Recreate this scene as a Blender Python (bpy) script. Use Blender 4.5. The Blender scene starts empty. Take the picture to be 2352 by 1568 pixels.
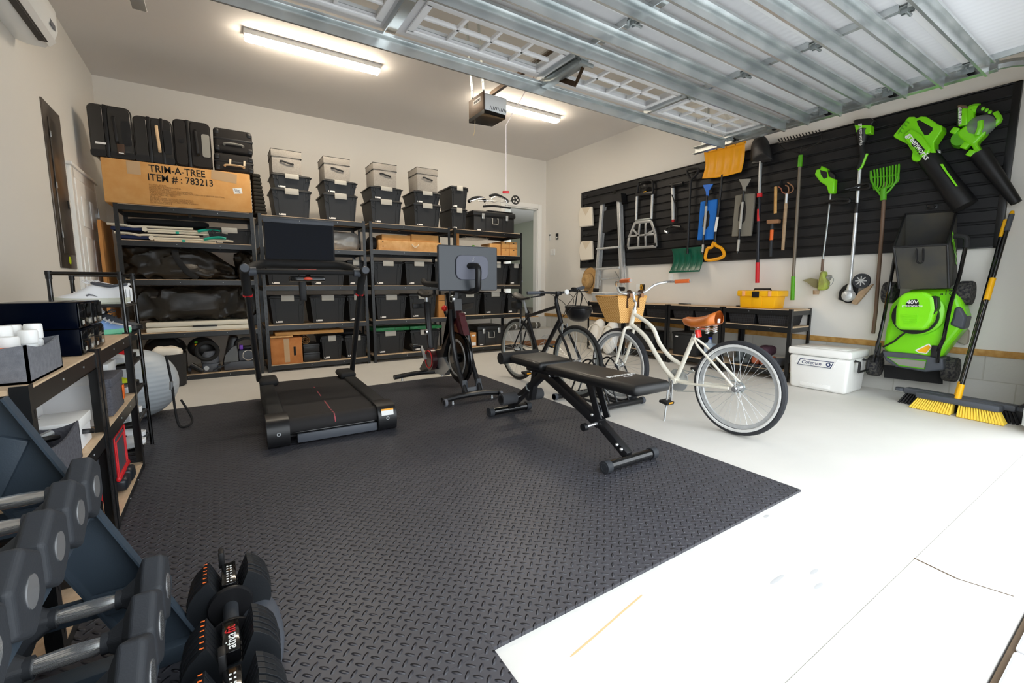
import bpy, bmesh, math, random
from mathutils import Vector as V, Matrix as M, noise as NZ
random.seed(7)
C = bpy.context.scene.collection
R = math.radians
pi = math.pi
# ------------------------------------------------------------ place and camera
HC = 1.05; FPX = 1021.4; YAW = R(33.14); PIT = R(7.118)
WX = 5.6; LX = -1.087; BY = 7.335; CZ = 3.503; SY = 6.08
_cy, _sy, _cp, _sp = math.cos(YAW), math.sin(YAW), math.cos(PIT), math.sin(PIT)
FW = V((_sy*_cp, _cy*_cp, -_sp)); RT = V((_cy, -_sy, 0)); UP = RT.cross(FW)
def at(px, py, ax, val):
    """the point of the plane ax = val seen at photo pixel (px, py)"""
    d = FW*FPX + RT*(px-1176) - UP*(py-784)
    i = 'xyz'.index(ax); o = V((0, 0, HC))
    return o + d*((val-o[i])/d[i])
def S(px, py, dy=0): return at(px, py, 'y', SY+dy)
def W(px, py, d=0.05): return at(px, py, 'x', WX-d)
def G(px, py, z=0.0): return at(px, py, 'z', z)
# ------------------------------------------------------------ materials
def lin(h):
    if isinstance(h, str):
        h = h.lstrip('#'); c = [int(h[i:i+2], 16)/255 for i in (0, 2, 4)]
    else: c = h
    return [((x+.055)/1.055)**2.4 if x > .04045 else x/12.92 for x in c]+[1]
def mat(name, col, rough=.5, metal=0, col2=None, nscale=8, bump=0, bscale=60, emit=0, alpha=1, trans=0, spec=.5, coat=0, nlo=.35, nhi=.65, ior=1.45):
    m = bpy.data.materials.new(name); m.use_nodes = True
    nt = m.node_tree; b = nt.nodes['Principled BSDF']; L = nt.links
    b.inputs['Base Color'].default_value = lin(col); b.inputs['Roughness'].default_value = rough
    b.inputs['Metallic'].default_value = metal; b.inputs['Specular IOR Level'].default_value = spec
    b.inputs['IOR'].default_value = ior
    if coat: b.inputs['Coat Weight'].default_value = coat
    if trans: b.inputs['Transmission Weight'].default_value = trans
    if alpha < 1: b.inputs['Alpha'].default_value = alpha
    if emit:
        b.inputs['Emission Color'].default_value = lin(col); b.inputs['Emission Strength'].default_value = emit
    if col2 or bump:
        tc = nt.nodes.new('ShaderNodeTexCoord')
    if col2:
        n = nt.nodes.new('ShaderNodeTexNoise'); n.inputs['Scale'].default_value = nscale; n.inputs['Detail'].default_value = 5
        r = nt.nodes.new('ShaderNodeMapRange'); r.inputs[1].default_value = nlo; r.inputs[2].default_value = nhi
        x = nt.nodes.new('ShaderNodeMix'); x.data_type = 'RGBA'
        x.inputs[6].default_value = lin(col); x.inputs[7].default_value = lin(col2)
        L.new(tc.outputs['Object'], n.inputs['Vector']); L.new(n.outputs['Fac'], r.inputs[0]); L.new(r.outputs[0], x.inputs[0]); L.new(x.outputs[2], b.inputs['Base Color'])
    if bump:
        n2 = nt.nodes.new('ShaderNodeTexNoise'); n2.inputs['Scale'].default_value = bscale; n2.inputs['Detail'].default_value = 3
        bp = nt.nodes.new('ShaderNodeBump'); bp.inputs['Strength'].default_value = bump; bp.inputs['Distance'].default_value = .01
        L.new(tc.outputs['Object'], n2.inputs['Vector']); L.new(n2.outputs['Fac'], bp.inputs['Height']); L.new(bp.outputs[0], b.inputs['Normal'])
    return m
def node(m, t, **k):
    n = m.node_tree.nodes.new(t)
    for a, v in k.items(): setattr(n, a, v)
    return n
def math_(m, op, a, b=None):
    n = node(m, 'ShaderNodeMath', operation=op)
    for i, x in enumerate((a, b)):
        if x is None: continue
        if isinstance(x, (int, float)): n.inputs[i].default_value = x
        else: m.node_tree.links.new(x, n.inputs[i])
    return n.outputs[0]
# ------------------------------------------------------------ meshes
def basis(d):
    d = V(d).normalized(); a = V((0, 0, 1)) if abs(d.z) < .9 else V((1, 0, 0))
    u = a.cross(d).normalized(); return u, d.cross(u)
_bevc = {}
def bevbox(sx, sy, sz, b, seg):
    k = (round(sx, 4), round(sy, 4), round(sz, 4), b, seg)
    if k not in _bevc:
        bm = bmesh.new(); bmesh.ops.create_cube(bm, size=1)
        bmesh.ops.scale(bm, vec=(sx, sy, sz), verts=bm.verts)
        bmesh.ops.bevel(bm, geom=list(bm.edges), offset=min(b, .49*min(sx, sy, sz)), segments=seg, affect='EDGES', profile=.5)
        bm.verts.index_update()
        _bevc[k] = ([v.co.copy() for v in bm.verts], [[v.index for v in f.verts] for f in bm.faces]); bm.free()
    return _bevc[k]
WM = {}
class MB:
    def __init__(s): s.v = []; s.f = []; s.k = []; s.m = 0
    def add(s, vs, fs):
        b = len(s.v); s.v += [V(p) for p in vs]; s.f += [[i+b for i in f] for f in fs]; s.k += [s.m]*len(fs); return s
    def mi(s, i): s.m = i; return s
    def box(s, a, b, bev=0, seg=2, T=None):
        a, b = V(a), V(b); c = (a+b)/2; d = V([abs(x) for x in b-a])
        if bev: vs, fs = bevbox(d.x, d.y, d.z, bev, seg); vs = [p+c for p in vs]
        else:
            vs = [c+V((x*d.x/2, y*d.y/2, z*d.z/2)) for x in (-1, 1) for y in (-1, 1) for z in (-1, 1)]
            fs = [(0, 1, 3, 2), (4, 6, 7, 5), (0, 4, 5, 1), (2, 3, 7, 6), (0, 2, 6, 4), (1, 5, 7, 3)]
        if T: vs = [T @ p for p in vs]
        return s.add(vs, fs)
    def cbox(s, c, d, rot=(0, 0, 0), bev=0, seg=2):
        T = M.Translation(c) @ M.Rotation(rot[2], 4, 'Z') @ M.Rotation(rot[1], 4, 'Y') @ M.Rotation(rot[0], 4, 'X')
        d = V(d)/2; return s.box(-d, d, bev, seg, T)
    def bar(s, p, q, w, t, up=(0, 0, 1), bev=0):
        """a rectangular bar from p to q, w wide across, t thick along up"""
        p, q = V(p), V(q); d = (q-p); L = d.length; d.normalize()
        x = d.cross(V(up))
        if x.length < 1e-4: x = d.cross(V((1, 0, 0)))
        x.normalize(); z = x.cross(d)
        T = M((( x.x, d.x, z.x, (p.x+q.x)/2), (x.y, d.y, z.y, (p.y+q.y)/2), (x.z, d.z, z.z, (p.z+q.z)/2), (0, 0, 0, 1)))
        return s.box((-w/2, -L/2, -t/2), (w/2, L/2, t/2), bev, 2, T)
    def cyl(s, p, q, r, r2=None, n=16, cap=True):
        p, q = V(p), V(q); r2 = r if r2 is None else r2; u, w = basis(q-p); vs = []; fs = []
        for c, rr in ((p, r), (q, r2)):
            vs += [c+(u*math.cos(2*pi*i/n)+w*math.sin(2*pi*i/n))*rr for i in range(n)]
        fs = [(i, (i+1) % n, n+(i+1) % n, n+i) for i in range(n)]
        if cap: fs += [tuple(range(n-1, -1, -1)), tuple(range(n, 2*n))]
        return s.add(vs, fs)
    def tube(s, pts, r, n=8, closed=False, flat=1.0, nrm=None):
        pts = [V(p) for p in pts]; N = len(pts); vs = []; fs = []; u = None
        for i, p in enumerate(pts):
            a = pts[(i-1) % N] if (closed or i > 0) else p; b = pts[(i+1) % N] if (closed or i < N-1) else p
            t = (b-a).normalized()
            if nrm is not None: w = V(nrm); w = (w-t*w.dot(t)).normalized(); u = w.cross(t)
            else:
                if u is None: u = basis(t)[0]
                u = (u-t*u.dot(t)).normalized()
            w = t.cross(u); rr = r[i] if isinstance(r, (list, tuple)) else r
            vs += [p+(u*math.cos(2*pi*k/n)*rr+w*math.sin(2*pi*k/n)*rr*flat) for k in range(n)]
        for i in range(N if closed else N-1):
            j = (i+1) % N
            fs += [(i*n+k, i*n+(k+1) % n, j*n+(k+1) % n, j*n+k) for k in range(n)]
        if not closed: fs += [tuple(range(n-1, -1, -1)), tuple(range((N-1)*n, N*n))]
        return s.add(vs, fs)
    def prism(s, pts, vec):
        pts = [V(p) for p in pts]; vec = V(vec); n = len(pts)
        nm = V((0, 0, 0))
        for i in range(n): nm += pts[i].cross(pts[(i+1) % n])
        if nm.dot(vec) > 0: pts = pts[::-1]
        vs = pts+[p+vec for p in pts]
        fs = [tuple(range(n)), tuple(range(2*n-1, n-1, -1))]+[(i, n+i, n+(i+1) % n, (i+1) % n) for i in range(n)]
        return s.add(vs, fs)
    def lathe(s, prof, o, ax, n=24, cap=True):
        o = V(o); d = V(ax).normalized(); u, w = basis(d); vs = []; fs = []
        for r, h in prof: vs += [o+d*h+(u*math.cos(2*pi*k/n)+w*math.sin(2*pi*k/n))*r for k in range(n)]
        for i in range(len(prof)-1): fs += [(i*n+k, i*n+(k+1) % n, (i+1)*n+(k+1) % n, (i+1)*n+k) for k in range(n)]
        if cap:
            if prof[0][0] > 1e-5: fs.append(tuple(range(n-1, -1, -1)))
            if prof[-1][0] > 1e-5: fs.append(tuple(range((len(prof)-1)*n, len(prof)*n)))
        return s.add(vs, fs)
    def ell(s, c, r, n=16, m=10, T=None):
        c = V(c); r = V(r) if not isinstance(r, (int, float)) else V((r, r, r)); vs = []; fs = []
        for i in range(m+1):
            t = pi*i/m; k = max(math.sin(t), 1e-4)
            for j in range(n):
                p = V((r.x*k*math.cos(2*pi*j/n), r.y*k*math.sin(2*pi*j/n), -r.z*math.cos(t)))
                vs.append(c+(T @ p if T else p))
        for i in range(m): fs += [(i*n+j, i*n+(j+1) % n, (i+1)*n+(j+1) % n, (i+1)*n+j) for j in range(n)]
        return s.add(vs, fs)
    def grid(s, fn, nu, nv, cu=False):
        vs = [fn(i/(nu if cu else nu), j/nv) for i in range(nu if cu else nu+1) for j in range(nv+1)]; w = nv+1; N = nu if cu else nu+1
        fs = [(i*w+j, ((i+1) % N)*w+j, ((i+1) % N)*w+j+1, i*w+j+1) for i in range(nu) for j in range(nv)]
        return s.add(vs, fs)
    def blob(s, a, b, seed=0, amp=.03, e=.35, n=40, m=26, fr=4, crease=0):
        """a soft bag filling the box a..b, wrinkled"""
        a, b = V(a), V(b); c = (a+b)/2; h = (b-a)/2; vs = []; fs = []
        f = lambda x, k: math.copysign(abs(x)**k, x)
        for i in range(m+1):
            t = -pi/2+pi*i/m; ct = max(math.cos(t), 1e-5)
            for j in range(n):
                g = 2*pi*j/n
                p = V((f(ct, e)*f(math.cos(g), e), f(ct, e)*f(math.sin(g), e), f(math.sin(t), e)))
                q = c+V((p.x*abs(h.x), p.y*abs(h.y), p.z*abs(h.z)))
                w = NZ.noise(q*fr+V((seed*7.3, 0, 0)))
                if crease: w = .5*w-crease*abs(NZ.noise(q*fr*1.7+V((0, seed*3.1, 9))))+crease*.3
                k = amp*w
                q += p.normalized()*k
                vs.append(q)
        for i in range(m): fs += [(i*n+j, i*n+(j+1) % n, (i+1)*n+(j+1) % n, (i+1)*n+j) for j in range(n)]
        return s.add(vs, fs)
    def ob(s, name, mats, par=None, w=True, ang=35, solid=0, label=None, flat=False):
        me = bpy.data.meshes.new(name); vs = s.v
        if par is not None and w: Ti = WM[par.name].inverted(); vs = [Ti @ p for p in vs]
        me.from_pydata([tuple(p) for p in vs], [], s.f)
        if not isinstance(mats, (list, tuple)): mats = [mats]
        for m in mats: me.materials.append(m)
        me.polygons.foreach_set('material_index', s.k)
        if not flat:
            me.polygons.foreach_set('use_smooth', [True]*len(s.f)); me.set_sharp_from_angle(angle=R(ang))
        me.update()
        o = bpy.data.objects.new(name, me); C.objects.link(o)
        if par is not None: o.parent = par; WM[o.name] = WM[par.name]
        else: WM[o.name] = M.Identity(4)
        if solid:
            md = o.modifiers.new('thickness', 'SOLIDIFY'); md.thickness = solid; md.offset = 0
        if label: o['label'] = label
        return o
def tag(o, label, cat, group=None):
    o['label'] = label; o['category'] = cat
    if group: o['group'] = group
    return o
def struct(o): o['kind'] = 'structure'; return o
def thing(name, label, cat, loc=(0, 0, 0), rot=(0, 0, 0), group=None):
    o = bpy.data.objects.new(name, None); C.objects.link(o); o.empty_display_size = .05
    o.location = loc; o.rotation_euler = rot
    WM[o.name] = M.Translation(loc) @ M.Rotation(rot[2], 4, 'Z') @ M.Rotation(rot[1], 4, 'Y') @ M.Rotation(rot[0], 4, 'X')
    return tag(o, label, cat, group)
def dup(root, loc, rz, label, group=None, scale=None):
    def cp(o, par):
        c = o.copy(); C.objects.link(c)
        if par is not None: c.parent = par
        for ch in [x for x in bpy.data.objects if x.parent == o]: cp(ch, c)
        return c
    r = cp(root, None); r.location = loc; r.rotation_euler = (0, 0, rz); r['label'] = label
    if group: r['group'] = group
    if scale: r.scale = scale
    WM[r.name] = M.Translation(loc) @ M.Rotation(rz, 4, 'Z')
    return r
def text(s, size, loc, X, Y, m, par, name='lettering', al='CENTER', shear=0, ext=.0004, bold=0, width=0):
    cu = bpy.data.curves.new(name, 'FONT'); cu.body = s; cu.size = size; cu.align_x = al; cu.align_y = 'CENTER'; cu.shear = shear
    cu.extrude = ext; cu.offset = bold; cu.resolution_u = 2; cu.materials.append(m)
    o = bpy.data.objects.new(name, cu); C.objects.link(o)
    X = V(X).normalized(); Y = V(Y).normalized(); Z = X.cross(Y); Y = Z.cross(X)
    T = M(((X.x, Y.x, Z.x, loc[0]), (X.y, Y.y, Z.y, loc[1]), (X.z, Y.z, Z.z, loc[2]), (0, 0, 0, 1)))
    if par is not None: T = WM[par.name].inverted() @ T
    dg = bpy.context.evaluated_depsgraph_get(); me = bpy.data.meshes.new_from_object(o.evaluated_get(dg)); me.name = name
    if width:
        xs = [v.co.x for v in me.vertices]; f = width/(max(xs)-min(xs))
        for v in me.vertices: v.co.x *= f
    bpy.data.objects.remove(o); bpy.data.curves.remove(cu)
    o = bpy.data.objects.new(name, me); C.objects.link(o)
    if par is not None: o.parent = par
    o.matrix_local = T; WM[o.name] = M.Identity(4)
    return o
def bez(pts, n=8, closed=False):
    """catmull-rom through pts"""
    P = [V(p) for p in pts]; N = len(P); out = []
    for i in range(N if closed else N-1):
        if closed: a, b, c, d = P[i-1], P[i], P[(i+1) % N], P[(i+2) % N]
        else: a, b, c, d = P[max(i-1, 0)], P[i], P[i+1], P[min(i+2, N-1)]
        for k in range(n):
            t = k/n
            out.append(.5*((2*b)+(c-a)*t+(2*a-5*b+4*c-d)*t*t+(3*b-a-3*c+d)*t**3))
    if not closed: out.append(P[-1])
    return out
def rrect(m, x0, x1, z0, z1, r, y0, y1, n=5):
    pts = []
    for cx, cz, a in ((x1-r, z1-r, 0), (x0+r, z1-r, 90), (x0+r, z0+r, 180), (x1-r, z0+r, 270)): pts += [(cx+r*math.cos(R(a+90*i/n)), y0, cz+r*math.sin(R(a+90*i/n))) for i in range(n+1)]
    return m.prism(pts, (0, y1-y0, 0))
def ring(c, r, ax, n=24, a0=0, a1=2*pi):
    u, w = basis(ax); full = abs(a1-a0-2*pi) < 1e-6
    return [V(c)+(u*math.cos(a0+(a1-a0)*i/n)+w*math.sin(a0+(a1-a0)*i/n))*r for i in range(n if full else n+1)]
# ------------------------------------------------------------ material set
K = {}
def k(n, *a, **b): K[n] = mat(n, *a, **b)
k('wall_paint', '#e6e3dd', .7, bump=.04, bscale=160)
k('ceiling_paint', '#e2dedb', .8, bump=.04, bscale=140)
k('white', '#f2f2f0', .4); k('white_gloss', '#f4f4f2', .25, coat=.3); k('white_plastic', '#eef0f0', .35)
k('black', '#141416', .45); k('black_satin', '#1b1b1d', .35); k('black_gloss', '#0b0b0d', .12, coat=.4)
k('black_metal', '#17181a', .32, spec=.6); k('black_rubber', '#1a1a1b', .75, bump=.1, bscale=300)
k('tote', '#242527', .5, bump=.06, bscale=220); k('tote_lid', '#1f2022', .42)
k('latch', '#b9b6ae', .5); k('sticker', '#f0efec', .6)
k('grey_fabric', '#a9a39b', .9, col2='#9c968f', nscale=90, bump=.12, bscale=500)
k('dark_fabric', '#4a4a51', .95, col2='#5d5d64', nscale=120, bump=.15, bscale=500)
k('mid_fabric', '#787a80', .95, col2='#6a6c73', nscale=70, bump=.15, bscale=500)
k('board', '#d9bfa0', .7, col2='#cdb08e', nscale=40)
k('cardboard', '#c98f52', .8, col2='#bf8346', nscale=6, bump=.03)
k('cardboard_tan', '#d6a263', .75, col2='#cf9755', nscale=10)
k('cardboard_dark', '#b5713a', .8, col2='#c58249', nscale=9)
k('pine', '#dfb076', .55, col2='#cf9b5c', nscale=14)
k('sillwood', '#c99d5a', .65, col2='#b0813d', nscale=18)
k('galv', '#dcdfde', .27, .8, col2='#c3c8c8', nscale=5)
k('galv_dark', '#a2a8a8', .38, .6)
k('chrome', '#e8e9ea', .14, .85); k('steel', '#bcbfc1', .3, .6); k('alu', '#dcdedf', .34, .5, col2='#cdd0d2', nscale=30)
k('door_paint', '#dedee0', .5); k('door_trim', '#f0f0f1', .45)
k('lime', '#7ddc12', .35, coat=.2); k('lime_dark', '#55a516', .45); k('lime_dirty', '#a5b548', .6, col2='#8a8a4e', nscale=14)
k('glow', '#fff0d8', .5, emit=60)
k('leather', '#151516', .42, bump=.1, bscale=240, coat=.05)
k('tan_leather', '#c8702c', .4, col2='#bd6526', nscale=12)
k('cream', '#ece7d8', .25, coat=.4); k('tyre', '#2b2c30', .8, bump=.2, bscale=90); k('whitewall', '#d8d8d6', .5)
k('wicker', '#d9a45c', .6, col2='#c28a41', nscale=60, bump=.1, bscale=200)
k('yellow', '#f7b70d', .4); k('orange_plastic', '#f2a60c', .42); k('red', '#d3222a', .4); k('blue', '#1d6fd6', .45); k('green', '#0e5a45', .3)
k('grey_plastic', '#8d8b84', .5); k('slate', '#4c5058', .5); k('wood_handle', '#d9ab6b', .55, col2='#cc9a55', nscale=20); k('wood_old', '#b49a7c', .7, col2='#a58a6c', nscale=24)
k('brown_metal', '#6b5443', .5); k('rust', '#9c7355', .6, .3); k('orange_grip', '#d9692f', .5)
k('rack_paint', '#38434e', .42, bump=.05, bscale=300); k('hexrubber', '#2d3035', .62, bump=.08, bscale=250)
k('dumb', '#16191d', .5, bump=.05, bscale=300)
k('screen', '#020613', .15, spec=.06); k('screen_back', '#3c4046', .32); k('panel_grey', '#6d6f7c', .55)
k('bag', '#191715', .38, col2='#2a241d', nscale=3, bump=.25, bscale=12)
k('canvas', '#e9e2d5', .85, bump=.1, bscale=60); k('mesh_black', '#1d1e21', .85, bump=.3, bscale=900)
k('beige', '#e2dccb', .45); k('navy', '#1d2f5e', .5); k('teal', '#13a793', .45); k('purple', '#7a3fc0', .4)
k('shoe_white', '#eff0f2', .6); k('shoe_green', '#8fe8bd', .5); k('shoe_mint', '#39ba8a', .5); k('shoe_blue', '#8bb0e8', .6); k('orange', '#ee6a1d', .5); k('shoe_sole', '#cfd0c0', .35)
k('ball', '#b4bcc2', .42); k('smoke', '#8b8f92', .3, alpha=.55); k('clear', '#ffffff', .03, trans=1, ior=1.05, alpha=.35)
k('glass', '#eef4f2', .02, trans=1, ior=1.02, alpha=.35); k('dark_glass', '#0a0d12', .05, alpha=.75)
k('rope', '#e3d3b8', .9); k('terracotta', '#a5573a', .7); k('ink', '#1c1a18', .8); k('faint_ink', '#8a5f33', .8)
k('steel_panel', '#7d746b', .35, .8, col2='#5f5954', nscale=5); k('tape', '#e0c29a', .15, alpha=.55, coat=.5)
k('concrete', '#dcdad5', .55, col2='#d8d6d1', nscale=3, bump=.05, bscale=60)
k('apron', '#efeeeb', .75, col2='#e6e4df', nscale=4, bump=.05, bscale=60)
k('paver', '#e9eaec', .8, bump=.06, bscale=60); k('soil', '#5b4a38', .9); k('grass', '#5c9a4b', .7)
k('hall_wall', '#c9cdbf', .7); k('hall_floor', '#4a3f33', .4); k('white_tile', '#d9d9d0', .4)
def soft(o, w=.008, s=2):
    md = o.modifiers.new('rounding', 'BEVEL'); md.width = w; md.segments = s; md.limit_method = 'ANGLE'; md.angle_limit = R(35); md.harden_normals = False; return o
# ============================================================ the setting
def block_mat():
    m = mat('painted_block', '#c9c8c2', .85); nt = m.node_tree; L = nt.links; b = nt.nodes['Principled BSDF']
    tc = node(m, 'ShaderNodeTexCoord'); mp = node(m, 'ShaderNodeMapping'); mp.inputs['Rotation'].default_value = (R(90), 0, R(90))
    sx = node(m, 'ShaderNodeSeparateXYZ'); cx = node(m, 'ShaderNodeCombineXYZ')
    L.new(tc.outputs['Object'], sx.inputs[0]); L.new(math_(m, 'ADD', sx.outputs[0], sx.outputs[1]), cx.inputs[0]); L.new(sx.outputs[2], cx.inputs[1])
    br = node(m, 'ShaderNodeTexBrick'); br.inputs['Scale'].default_value = 1; br.inputs['Mortar Size'].default_value = .006
    br.inputs['Brick Width'].default_value = .41; br.inputs['Row Height'].default_value = .222; br.inputs['Mortar Smooth'].default_value = .5
    br.inputs['Color1'].default_value = lin('#c3c2bc'); br.inputs['Color2'].default_value = lin('#cbcac5'); br.inputs['Mortar'].default_value = lin('#bab8b0')
    L.new(cx.outputs[0], br.inputs['Vector'])
    n = node(m, 'ShaderNodeTexNoise'); n.inputs['Scale'].default_value = 35; L.new(tc.outputs['Object'], n.inputs['Vector'])
    x = node(m, 'ShaderNodeMix', data_type='RGBA', blend_type='MULTIPLY'); x.inputs[0].default_value = .3
    L.new(br.outputs['Color'], x.inputs[6]); L.new(n.outputs['Color'], x.inputs[7]); L.new(br.outputs['Color'], b.inputs['Base Color'])
    bp = node(m, 'ShaderNodeBump'); bp.inputs['Strength'].default_value = .5; bp.inputs['Distance'].default_value = .004
    h = math_(m, 'ADD', math_(m, 'MULTIPLY', br.outputs['Fac'], -1.0), math_(m, 'MULTIPLY', n.outputs['Fac'], .5))
    L.new(h, bp.inputs['Height']); L.new(bp.outputs[0], b.inputs['Normal']); return m
K['block'] = block_mat()
def wave_mat(name, col, rough, scale, axis, strength=.3):
    m = mat(name, col, rough); L = m.node_tree.links
    tc = node(m, 'ShaderNodeTexCoord'); w = node(m, 'ShaderNodeTexWave', wave_type='BANDS', bands_direction=axis)
    w.inputs['Scale'].default_value = scale; L.new(tc.outputs['Object'], w.inputs['Vector'])
    bp = node(m, 'ShaderNodeBump'); bp.inputs['Strength'].default_value = strength; bp.inputs['Distance'].default_value = .003
    L.new(w.outputs['Fac'], bp.inputs['Height']); L.new(bp.outputs[0], m.node_tree.nodes['Principled BSDF'].inputs['Normal']); return m
K['ribbed_panel'] = wave_mat('ribbed_panel', '#dcdcde', .5, 5.5, 'X', .35)
def plate_mat():
    """black foam with raised lozenges in alternating directions"""
    m = mat('diamond_plate_foam', '#35353a', .42); nt = m.node_tree; L = nt.links; b = nt.nodes['Principled BSDF']
    tc = node(m, 'ShaderNodeTexCoord'); sx = node(m, 'ShaderNodeSeparateXYZ'); L.new(tc.outputs['Object'], sx.inputs[0])
    cell = .0300; c45 = math.cos(pi/4)
    X = math_(m, 'MULTIPLY', math_(m, 'ADD', sx.outputs[0], sx.outputs[1]), c45/cell)
    Y = math_(m, 'MULTIPLY', math_(m, 'SUBTRACT', sx.outputs[1], sx.outputs[0]), c45/cell)
    fx, fy = math_(m, 'FLOOR', X), math_(m, 'FLOOR', Y)
    u = math_(m, 'SUBTRACT', math_(m, 'SUBTRACT', X, fx), .5); v = math_(m, 'SUBTRACT', math_(m, 'SUBTRACT', Y, fy), .5)
    par = math_(m, 'MODULO', math_(m, 'ABSOLUTE', math_(m, 'ADD', fx, fy)), 2)
    par = math_(m, 'GREATER_THAN', par, .5)
    def mixf(a, c):
        n = node(m, 'ShaderNodeMix', data_type='FLOAT'); L.new(par, n.inputs[0]); L.new(a, n.inputs[2]); L.new(c, n.inputs[3]); return n.outputs[0]
    a, c = mixf(u, v), mixf(v, u)
    d = math_(m, 'SQRT', math_(m, 'ADD', math_(m, 'POWER', math_(m, 'DIVIDE', a, .56), 2), math_(m, 'POWER', math_(m, 'DIVIDE', c, .2), 2)))
    mr = node(m, 'ShaderNodeMapRange', interpolation_type='SMOOTHSTEP'); L.new(d, mr.inputs[0]); mr.inputs[1].default_value = 1.0; mr.inputs[2].default_value = .35
    bp = node(m, 'ShaderNodeBump'); bp.inputs['Strength'].default_value = 1; bp.inputs['Distance'].default_value = .008
    L.new(mr.outputs[0], bp.inputs['Height']); L.new(bp.outputs[0], b.inputs['Normal'])
    n = node(m, 'ShaderNodeTexNoise'); n.inputs['Scale'].default_value = 1.6; n.inputs['Detail'].default_value = 4; L.new(tc.outputs['Object'], n.inputs['Vector'])
    x = node(m, 'ShaderNodeMix', data_type='RGBA'); x.inputs[6].default_value = lin('#3a3a3f'); x.inputs[7].default_value = lin('#4b4b52'); L.new(n.outputs['Fac'], x.inputs[0]); L.new(x.outputs[2], b.inputs['Base Color'])
    return m
K['plate'] = plate_mat()

struct(MB().box((LX-.1, .5, -.12), (WX+.12, BY+.1, 0)).ob('floor', K['concrete']))
struct(MB().box((-9, .205, -.14), (14, .497, -.012)).ob('driveway_apron', K['apron']))
mb = MB().box((-9, -9, -.16), (14, .2, -.03)).mi(1)
pv = MB()
for i in range(-12, 20):
    for j in range(12): pv.box((1.895+i*.72+.008, .193-(j+1)*.72+.008, -.03), (1.895+(i+1)*.72-.008, .193-j*.72-.008, -.012), .006, 1)
struct(mb.ob('driveway_bed', [K['soil'], K['soil']])); struct(pv.ob('driveway_pavers', K['paver']))
# worn crack and tyre band of the apron
cr = MB()
for p, q, w in (((2090, 1270), (2200, 1322), .007), ((2200, 1322), (2330, 1362), .004)):
    a, b = G(*p), G(*q); a.z = b.z = -.0115; cr.bar(a, b, w, .001)
struct(cr.ob('floor_crack', K['soil']))
sc = MB()
for p, q, w in (((1310, 1508), (1475, 1366), .006),):
    a, b = G(*p), G(*q); a.z = b.z = .0004; pts = bez([a, a.lerp(b, .35)+V((.004, 0, 0)), a.lerp(b, .7)+V((-.003, 0, 0)), b], 5); sc.tube(pts, [w*.3]+[w*.55]*(len(pts)-2)+[w*.3], 6, flat=.05, nrm=(0, 0, 1))
struct(sc.ob('floor_rust_stain', mat('rust_stain', '#dcb98a', .8)))
sm = MB()
for x, y, l in ((1785, 1330, .05), (1880, 1345, .03), (1870, 1312, .03), (1760, 1185, .02)):
    c = G(x, y, .0003); sm.ell(c, (l, .008, .0004), 8, 4)
struct(sm.ob('floor_scuffs', mat('scuff', '#b9b9ba', .8)))
struct(MB().box((LX-.1, .4, 0), (LX, BY+.1, CZ)).ob('wall_left', K['wall_paint']))
struct(MB().box((WX, .4, .495), (WX+.1, BY+.1, CZ)).ob('wall_right', K['wall_paint']))
struct(MB().box((WX, .4, 0), (WX+.1, BY+.1, .438)).ob('wall_right_block_base', K['block']))
struct(MB().box((WX-.012, .4, .438), (WX+.1, BY+.1, .495), .003).ob('trim_1', K['sillwood']))
DX0, DX1, DZ0, DZ1 = 4.62, 5.4, .44, 2.565
mb = MB().box((LX-.1, BY, 0), (DX0, BY+.12, CZ)).box((DX1, BY, 0), (WX+.1, BY+.12, CZ)).box((DX0, BY, DZ1), (DX1, BY+.12, CZ)).box((DX0, BY, 0), (DX1, BY+.12, DZ0))
struct(mb.ob('wall_back', K['wall_paint']))
struct(MB().box((LX-.1, .4, CZ), (WX+.1, BY+.12, CZ+.1)).ob('ceiling', K['ceiling_paint']))
mb = MB().box((LX-.1, .4, 0), (-.2, .5, CZ)).box((4.72, .4, 0), (WX+.1, .5, CZ)).box((-.2, .4, 2.45), (4.72, .5, CZ))
struct(mb.ob('wall_front', K['wall_paint']))
mb = MB()
for x0, x1, z0, z1 in ((DX1, DX1+.09, 0.44, DZ1+.09), (DX0-.09, DX0, .44, DZ1+.09), (DX0, DX1, DZ1, DZ1+.09)):
    mb.box((x0, BY-.02, z0), (x1, BY, z1), .004)
mb.box((DX1-.02, BY, DZ0), (DX1, BY+.12, DZ1)).box((DX0, BY, DZ0), (DX0+.02, BY+.12, DZ1)).box((DX0, BY, DZ1-.02), (DX1, BY+.12, DZ1))
struct(mb.ob('trim_2', K['white_gloss']))
struct(MB().box((DX0-.02, BY-.03, DZ0-.03), (DX1+.02, BY+.12, DZ0), .004).ob('door_threshold', K['pine']))
# block step and landing under the house door
struct(MB().box((4.3, 6.98, 0), (5.598, BY-.001, .21)).box((4.3, BY-.05, .21), (5.598, BY-.001, .425)).ob('step_block', K['block']))
o = MB()
o.cyl((4.45, 7.12, .275), (5.3, 7.14, .275), .06, n=18).mi(1)
for x in (4.7, 4.95, 5.2): o.cyl((x, 7.13, .275), (x+.018, 7.13, .275), .064, n=18)
tag(o.ob('rolled_mat', [mat('dark_carpet', '#5c5850', .95, bump=.2, bscale=300), K['white']]), 'dark grey rolled mat with white ties lying on the block step', 'mat')
tag(MB().cbox((4.85, 6.55, .015), (.75, .5, .026), (0, 0, .1), .01).ob('doormat', mat('coir', '#8a5a33', .95, col2='#7a4e2c', nscale=60, bump=.4, bscale=300)), 'brown doormat on the floor before the block step', 'mat')
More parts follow.
